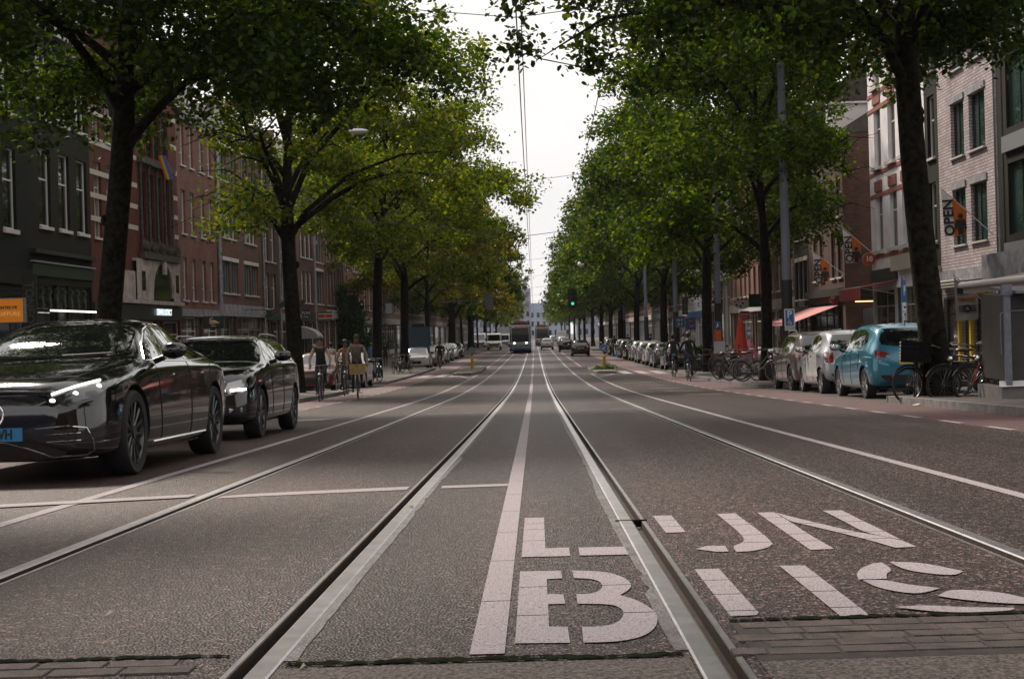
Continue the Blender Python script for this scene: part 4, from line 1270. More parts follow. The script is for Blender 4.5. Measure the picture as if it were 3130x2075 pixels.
m_ = MB(); m_.b2((-30, 0, -2), (30, 10, 15)); m_.build('wall', BR_BROWN2, o)
m_ = MB()
for a in range(18):
    for c_ in range(4): m_.b2((-28 + a * 3.2, -.05, 1 + c_ * 3.5), (-26.6 + a * 3.2, -.01, 3.2 + c_ * 3.5))
m_.build('window', GL, o)['kind'] = 'stuff'
# buildings closing the view far away
GREYB = mat('haze_grey_front', (.25, .26, .33), .8, vary=.2, scale=.4)  # bluish distance haze is put into these far facade colours
for i, (x0, x1, y, H, m, lab) in enumerate(((-22, -.8, 520, 18, GREYB, 'hazy grey block with a stepped roofline closing the left half of the view'), (-1.6, 14, 560, 13.5, mat('haze_blue_facade', (.30, .36, .44), .6), 'pale blue hazy building closing the right half of the view'), (14.5, 40, 500, 17, GREYB, 'low hazy block at the far right end of the street'))):
    o = empty('distant_building', ((x0 + x1) / 2, y, 0), 0, lab, 'building')
    w = x1 - x0
    m_ = MB(); m_.b2((-w/2, 0, -.2), (w/2, 12, H))
    if i == 0: m_.b2((-w/2 + 3, 2, H), (w/2 - 6, 10, H + 2.2)); m_.b2((w/2 - 2.5, 1, H), (w/2 - 1.2, 3, H + 3.4)); m_.b2((-w/2+5, 2, H+2.2), (-w/2+6, 4, H+3.6))
    m_.build('wall', m, o)
    wn = MB()
    nx = int(w / 2.2)
    for a in range(nx):
        for c in range(int(H / 3.4)):
            xx = -w/2 + (a + .5) * w / nx
            wn.b2((xx - .5, -.06, 1.3 + c * 3.4), (xx + .5, -.01, 3.1 + c * 3.4))
    wo = wn.build('window', GL, o); wo['kind'] = 'stuff'
# ================================================================ vehicles
def pchip(xs, ys, x):
    xs = np.array(xs, float); ys = np.array(ys, float)
    h = np.diff(xs); d = np.diff(ys) / h
    m = np.zeros(len(xs))
    for i in range(1, len(xs) - 1):
        if d[i-1] * d[i] > 0:
            w1, w2 = 2*h[i] + h[i-1], h[i] + 2*h[i-1]
            m[i] = (w1 + w2) / (w1 / d[i-1] + w2 / d[i])
    m[0] = d[0]; m[-1] = d[-1]
    x = np.clip(x, xs[0], xs[-1])
    i = np.clip(np.searchsorted(xs, x) - 1, 0, len(xs) - 2)
    t = (x - xs[i]) / h[i]
    return ys[i]*(2*t**3-3*t*t+1) + ys[i+1]*(3*t*t-2*t**3) + h[i]*(m[i]*(t**3-2*t*t+t) + m[i+1]*(t**3-t*t))

def paint(name, c, metallic=0., rough=.28, coat=1.):
    return mat(name, c, rough, metallic, .5, coat=coat)
CARGL = mat('car_glass', (.006, .008, .008), .02, 0, .9, coat=1)
TYRE = mat('tyre_rubber', (.014, .013, .013), .8, bump=.3, bscale=40)
RIMD = mat('dark_alloy', (.10, .10, .10), .3, .8)
RIML = mat('silver_alloy', (.45, .45, .46), .3, .9)
CHROME = mat('chrome', (.75, .75, .75), .1, 1)
PLBLK = mat('black_plastic', (.013, .013, .014), .5)
REDL = mat('red_tail_lamp', (.20, .010, .008), .12, 0, .8, coat=1)
REDGLOW = mat('lit_tail_lamp', (.5, .02, .01), .3, emit=(1, .06, .03), es=1.2)
CLEARL = mat('headlamp_glass', (.30, .31, .33), .08, .3, .9, coat=1)
LAMPON = mat('lit_headlamp', (1, .95, .85), .3, emit=(1, .82, .62), es=6)
LAMPSOFT = mat('daylight_lamp', (1, 1, 1), .3, emit=(1, .93, .85), es=2.6)
PLATE_Y = mat('yellow_number_plate', (.60, .42, .03), .5)
PLATE_B = mat('blue_number_plate', (.03, .20, .42), .5)
INK = mat('black_lettering', (.012, .012, .012), .6)
PBLACK = mat('black_car_paint', (.004, .004, .005), .10, 0, .4, coat=1)

def car_body_mesh(S):
    """S: dict with curves over x (0 = nose). returns mesh data in car coordinates: x right-left, y from nose (0) backwards, z up"""
    L = S['L']
    xs = np.unique(np.concatenate([np.linspace(0, .35, 12), np.linspace(.35, L - .35, 74), np.linspace(L - .35, L, 12)]))
    top = pchip(*zip(*S['top']), xs); belt = pchip(*zip(*S['belt']), xs)
    w = pchip(*zip(*S['w']), xs); ws = pchip(*zip(*S['ws']), xs); bot = pchip(*zip(*S['bot']), xs)
    K = 34
    V, F = [], []
    for i, x in enumerate(xs):
        W, b, bl, tp, s = w[i], bot[i], belt[i], top[i], ws[i]
        dz = tp - bl
        P = [(0, b), (.72*W, b), (.93*W, b + .05), (.985*W, b + .22*(bl-b)), (W, b + .50*(bl-b)), (.985*W, bl - .10), (.955*W + 0*s, bl), (s + (.93*W - s) * .40, bl + dz*.50), (s, tp - min(.085, .34*dz)), (.78*s, tp - min(.02, .1*dz)), (.4*s, tp - .003), (0, tp)]
        P = np.array(P)
        n = len(P)
        t = np.linspace(0, n - 1, K)
        a = pchip(range(n), P[:, 0], t) if False else None
        out = []
        Pe = np.vstack([[-P[1, 0], P[1, 1]], P, [-P[-2, 0], P[-2, 1]]])
        for q in t:
            j = min(int(q), n - 2); f = q - j
            p0, p1, p2, p3 = Pe[j], Pe[j+1], Pe[j+2], Pe[j+3]
            out.append(.5*((2*p1) + (-p0+p2)*f + (2*p0-5*p1+4*p2-p3)*f*f + (-p0+3*p1-3*p2+p3)*f**3))
        ring = [(o[0], x, o[1]) for o in out]
        ring[0] = (0, x, b); ring[-1] = (0, x, tp)
        ring += [(-o[0], x, o[1]) for o in out[-2:0:-1]]
        V += ring
    R_ = 2 * K - 2
    for i in range(len(xs) - 1):
        for j in range(R_):
            F.append((i*R_+j, i*R_+(j+1) % R_, (i+1)*R_+(j+1) % R_, (i+1)*R_+j))
    # caps
    for i, fl in ((0, 1), (len(xs) - 1, 0)):
        zc = (top[i] + bot[i]) / 2
        V.append((0, xs[i] + (-.03 if fl else .03), zc))
        c = len(V) - 1
        for j in range(R_):
            f = (i*R_+j, i*R_+(j+1) % R_, c)
            F.append(f[::-1] if fl else f)
    return V, F

def apply_mods(o):
    return eval_mesh(o)

class Car:
    def __init__(s, S, body_m, root_name='parked_car'):
        if 'zs' in S:
            z0, k = S['zs']; S['top'] = [(a, b if b < z0 else z0 + (b - z0) * k) for a, b in S['top']]
        s.S = S
        V, F = car_body_mesh(S)
        me = bpy.data.meshes.new('body')
        me.from_pydata(V, [], F)
        me.materials.append(body_m); me.materials.append(PLBLK)
        bm = bmesh.new(); bm.from_mesh(me); bmesh.ops.recalc_face_normals(bm, faces=bm.faces); bm.to_mesh(me); bm.free()
        me.polygons.foreach_set('use_smooth', [True] * len(me.polygons))
        bvbm = bmesh.new(); bvbm.from_mesh(me); s.bvh = BVHTree.FromBMesh(bvbm); bvbm.free()
        tmp = bpy.data.objects.new("tmp", me); col.objects.link(tmp)
        cut = MB(); r = S['r'] + .045
        for yc in S['ax']:
            for sx in (-1, 1):
                cut.cyl((sx * (S['track'] + .6), yc, S['r'] + .01), (sx * (S['track'] - .16), yc, S['r'] + .01), r, r, 40, 1)
        cm = cut.mesh('cut', [body_m, PLBLK])
        bm = bmesh.new(); bm.from_mesh(cm); bmesh.ops.recalc_face_normals(bm, faces=bm.faces); bm.to_mesh(cm); bm.free()
        cu = bpy.data.objects.new('cut', cm); pass
        tsc.collection.objects.link(cu)
        md = tmp.modifiers.new('b', 'BOOLEAN'); md.object = cu; md.operation = 'DIFFERENCE'; md.solver = 'EXACT'
        s.body = apply_mods(tmp)
        if len(s.body.polygons) < 500: s.body = me
        s.body.set_sharp_from_angle(angle=R(38))
        bpy.data.objects.remove(tmp); bpy.data.objects.remove(cu)
        s.parts = []                 # (name, mesh, parent index or None)
        s.body.name = 'body'
        s.parts.append(['body', s.body, None, (0, 0, 0)])
    def fz(s, P, axis):
        if 'zs' not in s.S or axis == 'T': return P
        z0, k = s.S['zs']
        return [(a, b if b < z0 else z0 + (b - z0) * k) for a, b in P]
    def panel(s, name, poly, axis, m, off=.004, parent=0, step=.09, mirror=False):
        poly = s.fz(poly, axis)
        if mirror:
            s.S.pop('zs', None) if False else None
            zz = s.S.pop('zs', None)
            r_ = s.panel(name, poly, axis, m, off, parent, step)
            s.panel(name, poly if axis == 'L' else [(-a, b) for a, b in poly], 'R' if axis == 'L' else axis, m, off, parent, step)
            if zz: s.S['zs'] = zz
            return r_
        """outline projected onto the body: axis 'L','R' (y,z) ; 'F','B' (x,z) ; 'T' (x,y)"""
        mb = MB()
        for mir in ((1, -1) if mirror else (1,)):
            pts = []
            n = len(poly)
            for i in range(n):
                a, b = poly[i], poly[(i + 1) % n]
                k = max(1, int(math.hypot(b[0]-a[0], b[1]-a[1]) / step))
                for q in range(k): pts.append((a[0] + (b[0]-a[0])*q/k, a[1] + (b[1]-a[1])*q/k))
            nb = len(pts)
            vv = [Vector(p) for p in pts]
            x0, x1 = min(p[0] for p in pts), max(p[0] for p in pts); y0, y1 = min(p[1] for p in pts), max(p[1] for p in pts)
            def inside(px, py):
                c = False
                for i in range(n):
                    (xa, ya), (xb, yb) = poly[i], poly[(i+1) % n]
                    if (ya > py) != (yb > py) and px < (xb-xa)*(py-ya)/(yb-ya)+xa: c = not c
                return c
            gx = x0 + step/2
            while gx < x1:
                gy = y0 + step/2
                while gy < y1:
                    if inside(gx, gy) and min((gx-p[0])**2+(gy-p[1])**2 for p in pts) > (step*.4)**2: vv.append(Vector((gx, gy)))
                    gy += step
                gx += step
            r = geometry.delaunay_2d_cdt([v.to_2d() for v in vv], [(i, (i+1) % nb) for i in range(nb)], [list(range(nb))], 1, 1e-5)
            V2, F2 = r[0], r[2]
            out = []
            L = s.S['L']
            for v in V2:
                a, b = v.x, v.y
                if axis in 'LR':
                    sg = (1 if axis == 'L' else -1) * mir
                    o, d = Vector((sg*3, a, b)), Vector((-sg, 0, 0))
                elif axis == 'F': o, d = Vector((a*mir, -3, b)), Vector((0, 1, 0))
                elif axis == 'B': o, d = Vector((a*mir, L + 3, b)), Vector((0, -1, 0))
                else: o, d = Vector((a*mir, b, 4)), Vector((0, 0, -1))
                h = s.bvh.ray_cast(o, d)
                if h[0] is None:
                    h = s.bvh.find_nearest(o + d * 3)
                nn = h[1] if h[1].dot(d) < 0 else -h[1]
                out.append(h[0] + nn * off)
            F3 = []
            for f in F2:
                a, b, c = out[f[0]], out[f[1]], out[f[2]]
                nn = (b-a).cross(c-a)
                dd = {'L': Vector((mir, 0, 0)), 'R': Vector((-mir, 0, 0)), 'F': Vector((0, -1, 0)), 'B': Vector((0, 1, 0)), 'T': Vector((0, 0, 1))}[axis]
                F3.append(tuple(f) if nn.dot(dd) > 0 else tuple(f)[::-1])
            mb.add(out, F3)
        me = mb.mesh(name, m, True, False)
        s.parts.append([name, me, parent, (0, 0, 0)])
        return len(s.parts) - 1
    def line(s, name, pts, axis, m, r=.006, parent=0, off=.002, mirror=False, closed=False):
        pts = s.fz(pts, axis)
        if mirror:
            zz = s.S.pop('zs', None)
            r_ = s.line(name, pts, axis, m, r, parent, off, False, closed)
            s.line(name, pts if axis == 'L' else [(-a, b) for a, b in pts], 'R' if axis == 'L' else axis, m, r, parent, off, False, closed)
            if zz: s.S['zs'] = zz
            return r_
        mb = MB()
        for mir in ((1, -1) if mirror else (1,)):
            out = []
            P = list(pts) + ([pts[0]] if closed else [])
            dens = []
            for i in range(len(P) - 1):
                k = max(1, int(math.hypot(P[i+1][0]-P[i][0], P[i+1][1]-P[i][1]) / .06))
                for q in range(k): dens.append((P[i][0] + (P[i+1][0]-P[i][0])*q/k, P[i][1] + (P[i+1][1]-P[i][1])*q/k))
            dens.append(P[-1])
            for a, b in dens:
                if axis in 'LR':
                    sg = (1 if axis == 'L' else -1) * mir
                    o, d = Vector((sg*3, a, b)), Vector((-sg, 0, 0))
                elif axis == 'F': o, d = Vector((a*mir, -3, b)), Vector((0, 1, 0))
                elif axis == 'B': o, d = Vector((a*mir, s.S['L'] + 3, b)), Vector((0, -1, 0))
                else: o, d = Vector((a*mir, b, 4)), Vector((0, 0, -1))
                h = s.bvh.ray_cast(o, d)
                if h[0] is None: h = s.bvh.find_nearest(o + d*3)
                nn = h[1] if h[1].dot(d) < 0 else -h[1]
                out.append(h[0] + nn * off)
            mb.tube(out, r, 5)
        s.parts.append([name, mb.mesh(name, m, True), parent, (0, 0, 0)])
        return len(s.parts) - 1
    def add(s, name, mb, m, parent=None, smooth=True, loc=(0, 0, 0)):
        s.parts.append([name, mb.mesh(name, m, smooth) if isinstance(mb, MB) else mb, parent, loc])
        return len(s.parts) - 1
    def wheels(s, rim_m=RIMD, spokes=20, w=.22, style='multi'):
        S = s.S; r = S['r']; rr = r * .76
        tm = MB()
        prof = [(rr, -w/2 + .01), (r - .02, -w/2), (r, -w/2 + .03), (r, w/2 - .03), (r - .02, w/2), (rr, w/2 - .01), (rr - .01, 0), (rr, -w/2 + .01)]
        tm.lathe(prof, axis='x', n=36)
        for k in range(36): pass
        tyre = tm.mesh('tyre', TYRE, True)
        rm = MB()
        rm.lathe([(rr, -w/2 + .02), (rr - .012, -w/2 + .015), (rr - .025, -w/2 + .06), (rr - .03, w/2 - .02)], axis='x', n=36)
        rm.lathe([(rr * 1.0, w*.1), (0.001, w*.1)], axis='x', n=36, mi=1)
        # outward side is -x in wheel coordinates
        for k in range(spokes):
            a = 2 * math.pi * k / spokes
            da = (.16 if k % 2 else -.16) if style == 'multi' else 0
            p0 = (-w/2 + .045, .05 * math.cos(a), .05 * math.sin(a))
            p1 = (-w/2 + .03, rr * .96 * math.cos(a + da), rr * .96 * math.sin(a + da))
            if style == 'multi': rm.tube([p0, p1], [.011, .008], 5)
            else:
                for e in (-.09, .09): rm.tube([p0, (-w/2 + .03, rr*.96*math.cos(a+e), rr*.96*math.sin(a+e))], [.022, .018], 5)
        rm.tube([(-w/2 + .02, 0, 0), (-w/2 + .06, 0, 0)], .055, 12)
        rim = rm.mesh('rim', [rim_m, PLBLK], True)
        for yc in S['ax']:
            for sx in (-1, 1):
                e = ['wheel', None, None, (sx * S['track'], yc, r), sx]
                s.parts.append(e)
                wi = len(s.parts) - 1
                s.parts.append(['tyre', tyre, wi, (0, 0, 0)])
                s.parts.append(['rim', rim, wi, (0, 0, 0)])
    def spawn(s, name, x, y, face, label, cat='car', group=None, body_m=None, pitch=True):
        """x,y: centre of the nose; face 'toward' = nose towards the camera (-Y), 'away' = nose towards +Y"""
        L = s.S['L']
        z0 = ZP(y); sl = (ZP(y + L) - ZP(y)) / L if face == 'toward' else (ZP(y) - ZP(y - L)) / L
        root = empty(name, (x, y, z0 + .003), 0, label, cat, group)
        if face == 'away': root.rotation_euler = (-math.atan(sl), 0, math.pi)
        else: root.rotation_euler = (math.atan(sl), 0, 0)
        objs = []
        for p in s.parts:
            if p[0] == 'wheel':
                o = bpy.data.objects.new('wheel', None); o.empty_display_size = .1
                col.objects.link(o)
                o.location = p[3]
                if p[4] > 0: o.rotation_euler = (0, 0, math.pi)
            else:
                me = p[1]
                if body_m and p[0] == 'body':
                    me = me.copy(); me.materials[0] = body_m
                o = bpy.data.objects.new(p[0], me); col.objects.link(o)
                o.location = p[3]
            o.parent = root if p[2] is None else objs[p[2]]
            objs.append(o)
        s.objs = objs
        return root

def mirror_part(c, sx, x, y, z, m, cap_m):
    """door mirror"""
    mb = MB()
    mb.tube([(sx*x, y, z - .07), (sx*(x + .10), y + .02, z - .03)], [.03, .025], 8)
    mb.sphere((sx*(x + .19), y + .01, z + .03), .12, 14, sc=(1.05, .62, .66))
    i = c.add('door_mirror', mb, m)
    g_ = MB(); g_.sphere((sx*(x + .19), y + .055, z + .03), .10, 12, sc=(1, .3, .58)); c.add('mirror_glass', g_, CHROME, i)

# ---- the large black saloon in front on the left
S = dict(zs=(1.03, .88), L=5.22, r=.372, track=.83, ax=(.90, 4.11),
    top=[(0, .70), (.10, .80), (.35, .885), (.9, .985), (1.35, 1.06), (1.75, 1.26), (2.2, 1.44), (2.7, 1.512), (3.1, 1.505), (3.7, 1.41), (4.3, 1.22), (4.8, 1.05), (5.1, .97), (5.22, .86)],
    belt=[(0, .62), (.3, .76), (.9, .87), (1.6, .95), (3, .985), (4.3, .99), (5.0, .90), (5.22, .78)],
    w=[(0, .66), (.06, .76), (.2, .86), (.5, .93), (1, .962), (2.5, .965), (4.2, .96), (4.9, .90), (5.15, .80), (5.22, .72)],
    ws=[(0, .46), (.2, .60), (.6, .74), (1.2, .80), (1.6, .74), (2.1, .64), (2.8, .60), (3.6, .60), (4.3, .66), (4.8, .70), (5.22, .55)],
    bot=[(0, .20), (.3, .17), (1, .155), (4.4, .16), (5.0, .24), (5.22, .34)])
c = Car(S, PBLACK)
ws_ = c.panel('windshield', [(-.72, 1.075), (-.4, 1.05), (.4, 1.05), (.72, 1.075), (.64, 1.30), (.575, 1.425), (.3, 1.47), (-.3, 1.47), (-.575, 1.425), (-.64, 1.30)], 'F', CARGL, .004)
c.panel('rear_window', [(-.6, 1.10), (.6, 1.10), (.5, 1.36), (-.5, 1.36)], 'B', CARGL, .004)
sw = c.panel('side_window', [(1.62, 1.03), (2.0, 1.20), (2.35, 1.34), (2.7, 1.41), (2.92, 1.42), (2.92, 1.03)], 'L', CARGL, .004, mirror=True)
c.panel('side_window', [(2.98, 1.03), (2.98, 1.42), (3.3, 1.40), (3.75, 1.31), (4.1, 1.19), (4.3, 1.08), (4.0, 1.03)], 'L', CARGL, .004, mirror=True)
c.line('window_trim', [(1.58, 1.02), (2.0, 1.225), (2.35, 1.365), (2.7, 1.435), (3.0, 1.445), (3.35, 1.425), (3.8, 1.33), (4.15, 1.21), (4.36, 1.08)], 'L', CHROME, .009, mirror=True)
c.line('belt_trim', [(1.6, 1.012), (3, 1.015), (4.36, 1.06)], 'L', CHROME, .006, mirror=True)
c.line('door_seam', [(1.78, .28), (1.72, .6), (1.70, .98)], 'L', PLBLK, .005, mirror=True)
c.line('door_seam', [(2.95, .28), (2.95, 1.0)], 'L', PLBLK, .005, mirror=True)
c.line('door_seam', [(3.72, .72), (3.95, .98)], 'L', PLBLK, .005, mirror=True)
c.line('sill_trim', [(1.5, .26), (3.65, .27)], 'L', CHROME, .012, mirror=True)
c.line('sill_trim', [(1.45, .19), (3.6, .20)], 'L', CHROME, .007, mirror=True)
c.line('bonnet_seam', [(-.60, .40), (-.70, .9), (-.74, 1.32)], 'T', PLBLK, .005, mirror=True)
c.line('bonnet_seam', [(-.60, .40), (-.3, .30), (0, .28), (.3, .30), (.60, .40)], 'T', CHROME, .004)
grille = c.panel('grille', [(-.50, .40), (.50, .40), (.56, .60), (.50, .735), (-.50, .735), (-.56, .60)], 'F', mat('glossy_grille', (.008, .012, .022), .12, .2, .8, coat=1), .005)
c.line('light_band', [(-.55, .755), (0, .77), (.55, .755)], 'F', LAMPSOFT if False else CHROME, .008)
hl = c.panel('headlight', [(.46, .70), (.60, .755), (.74, .80), (.86, .835), (.84, .74), (.74, .68), (.58, .64)], 'F', mat('dark_headlight', (.02, .022, .026), .05, .2, .9, coat=1), .006)
c.line('lamp_strip', [(.48, .722), (.62, .775), (.78, .83)], 'F', LAMPSOFT, .011, hl, .014)
for px_, pz in ((.50, .68), (.66, .735), (.80, .79)):
    mb = MB(); h = c.bvh.ray_cast(Vector((px_, -3, pz)), Vector((0, 1, 0)))[0]; mb.sphere((h.x, h.y - .008, h.z), .022, 8, sc=(1.2, .6, .8)); c.add('lamp', mb, LAMPSOFT, hl)
hl2 = c.panel('headlight', [(-.46, .70), (-.60, .755), (-.74, .80), (-.86, .835), (-.84, .74), (-.74, .68), (-.58, .64)], 'F', bpy.data.materials['dark_headlight'], .006)
c.line('lamp_strip', [(-.48, .722), (-.62, .775), (-.78, .83)], 'F', LAMPSOFT, .011, hl2, .014)
c.line('intake_trim', [(.36, .45), (.62, .47), (.76, .45), (.80, .35), (.80, .26), (.74, .225), (.5, .215), (.30, .29), (.12, .345), (0, .35)], 'F', CHROME, .006)
c.line('intake_trim', [(-.36, .45), (-.62, .47), (-.76, .45), (-.80, .35), (-.80, .26), (-.74, .225), (-.5, .215), (-.30, .29), (-.12, .345), (0, .35)], 'F', CHROME, .006)
for z in (.40, .34): c.line('intake_slat', [(.45, z), (.72, z + .01)], 'F', CHROME, .004, mirror=True)
c.line('splitter_trim', [(-.78, .195), (-.4, .185), (.4, .185), (.78, .195)], 'F', CHROME, .006)
mb = MB(); fy = c.bvh.ray_cast(Vector((0, -3, .57)), Vector((0, 1, 0)))[0].y - .01
mb.ring((0, fy, .57), .105, .009, 'y', 28, 6)
for k in range(3):
    a = math.pi / 2 + k * 2 * math.pi / 3
    mb.tube([(0, fy, .57), (.1 * math.cos(a), fy, .57 + .1 * math.sin(a))], [.014, .004], 5)
c.add('star_emblem', mb, CHROME, grille)
mb = MB(); fy2 = min(c.bvh.ray_cast(Vector((x_, -3, z_)), Vector((0, 1, 0)))[0].y for x_ in (-.2, .2) for z_ in (.37, .45)) - .02
mb.b2((-.26, fy2, .355), (.26, fy2 + .03, .465)); pl = c.add('number_plate', mb, PLATE_B, None, False)
tx = text_obj('t', 'T-529-VH', .115, INK, None, T(0, fy2 - .002, .41) @ FACE, sx=.78, bold=.003); c.add('plate_lettering', tx.data, INK, pl); bpy.data.objects.remove(tx)
mb = MB()
for yy, zz in ((2.05, .87), (3.3, .885)):
    h = c.bvh.ray_cast(Vector((3, yy, zz)), Vector((-1, 0, 0)))[0]
    for sx in (-1, 1): mb.tube([(sx*(h.x + .003), yy, zz), (sx*(h.x + .018), yy + .04, zz + .004), (sx*(h.x + .018), yy + .18, zz + .006), (sx*(h.x + .003), yy + .22, zz + .006)], .013, 6)
c.add('door_handle', mb, CHROME)
for sx in (-1, 1): mirror_part(c, sx, .90, 1.72, 1.07, PBLACK, PLBLK)
mb = MB()
for sx in (-1, 1): mb.tube([(sx*.62, 1.30, 1.085), (sx*.2, 1.22, 1.07)], .008, 5)
c.add('wiper', mb, PLBLK, ws_)
c.panel('roof_light_strip', [(-.3, 2.9), (.3, 2.9), (.3, 2.98), (-.3, 2.98)], 'T', CHROME, .01)
c.wheels(RIMD, 26, .25)
c.spawn('saloon_car', -4.32, 12.12, 'toward', 'glossy black saloon with lit headlights and blue number plate, cut by the left edge')
# ---- the dark estate / suv behind it
S = dict(zs=(1.05, .76), L=4.25, r=.335, track=.76, ax=(.80, 3.46),
    top=[(0, .70), (.08, .82), (.35, .93), (.9, 1.01), (1.15, 1.05), (1.45, 1.24), (1.85, 1.47), (2.2, 1.55), (3.2, 1.56), (3.8, 1.50), (4.05, 1.32), (4.2, 1.0), (4.25, .8)],
    belt=[(0, .62), (.3, .82), (.9, .93), (1.6, .98), (3.8, 1.03), (4.25, .78)],
    w=[(0, .66), (.06, .74), (.2, .82), (.5, .87), (1, .89), (3.5, .89), (4.0, .86), (4.2, .80), (4.25, .74)],
    ws=[(0, .5), (.2, .62), (.6, .74), (1.1, .76), (1.5, .70), (2.0, .63), (3.3, .62), (3.9, .64), (4.25, .6)],
    bot=[(0, .24), (.3, .20), (1, .18), (3.6, .2), (4.1, .28), (4.25, .4)])
c2 = c = Car(S, PBLACK)
ws_ = c.panel('windshield', [(-.68, 1.08), (-.35, 1.06), (.35, 1.06), (.68, 1.08), (.62, 1.30), (.57, 1.46), (.3, 1.485), (-.3, 1.485), (-.57, 1.46), (-.62, 1.30)], 'F', CARGL, .004)
c.panel('rear_window', [(-.6, 1.06), (.6, 1.06), (.52, 1.42), (-.52, 1.42)], 'B', CARGL, .004)
c.panel('side_window', [(1.50, 1.05), (1.72, 1.24), (1.95, 1.39), (2.2, 1.46), (2.4, 1.465), (2.4, 1.06)], 'L', CARGL, .004, mirror=True)
c.panel('side_window', [(2.47, 1.06), (2.47, 1.465), (3.2, 1.46), (3.6, 1.40), (3.85, 1.22), (3.8, 1.10), (3.4, 1.07)], 'L', CARGL, .004, mirror=True)
c.line('belt_trim', [(1.45, 1.035), (3.85, 1.07)], 'L', CHROME, .007, mirror=True)
c.line('door_seam', [(1.58, .3), (1.5, .7), (1.47, 1.0)], 'L', PLBLK, .005, mirror=True)
c.line('door_seam', [(2.43, .3), (2.44, 1.03)], 'L', PLBLK, .005, mirror=True)
for sx in (-1, 1): mb = MB(); mb.tube([(sx*.60, 2.05, 1.39), (sx*.60, 2.15, 1.435), (sx*.585, 2.8, 1.45), (sx*.585, 3.5, 1.435), (sx*.60, 3.6, 1.38)], .014, 6); c.add('roof_rail', mb, RIML)
gr = c.panel('grille', [(-.42, .62), (.42, .62), (.50, .76), (-.50, .76)], 'F', PLBLK, .006)
c.line('grille_frame', [(-.43, .61), (.43, .61), (.52, .77), (-.52, .77)], 'F', CHROME, .008, gr, closed=True)
for sx in (1, -1):
    P = [(.53, .66), (.60, .60), (.74, .62), (.83, .70), (.85, .80), (.72, .79), (.56, .75)]
    hl = c.panel('headlight', [(sx*a, b) for a, b in P], 'F', CLEARL, .007)
    c.line('lamp', [(sx*.60, .645), (sx*.77, .665)], 'F', LAMPON, .016, hl, .014)
    c.panel('fog_lamp', [(sx*.58, .36), (sx*.74, .37), (sx*.74, .43), (sx*.58, .42)], 'F', CLEARL, .006)
c.panel('lower_intake', [(-.5, .34), (.5, .34), (.48, .46), (-.48, .46)], 'F', PLBLK, .005)
mb = MB(); fy2 = c.bvh.ray_cast(Vector((0, -3, .52)), Vector((0, 1, 0)))[0].y - .025
mb.b2((-.26, fy2, .49), (.26, fy2 + .04, .60)); pl = c.add('number_plate', mb, PLATE_Y, None, False)
for sx in (-1, 1): mirror_part(c, sx, .84, 1.55, 1.08, PBLACK, PLBLK)
mb = MB()
for yy in (2.05, 3.0):
    h = c.bvh.ray_cast(Vector((3, yy, .93)), Vector((-1, 0, 0)))[0]
    for sx in (-1, 1): mb.tube([(sx*(h.x + .002), yy, .93), (sx*(h.x + .025), yy + .04, .935), (sx*(h.x + .025), yy + .16, .935), (sx*(h.x + .002), yy + .2, .935)], .013, 6)
c.add('door_handle', mb, RIML)
c.wheels(RIMD, 10, .215, 'five')
c.spawn('estate_car', -4.42, 19.2, 'toward', 'black estate car with roof rails and a glaring headlamp, following the saloon')

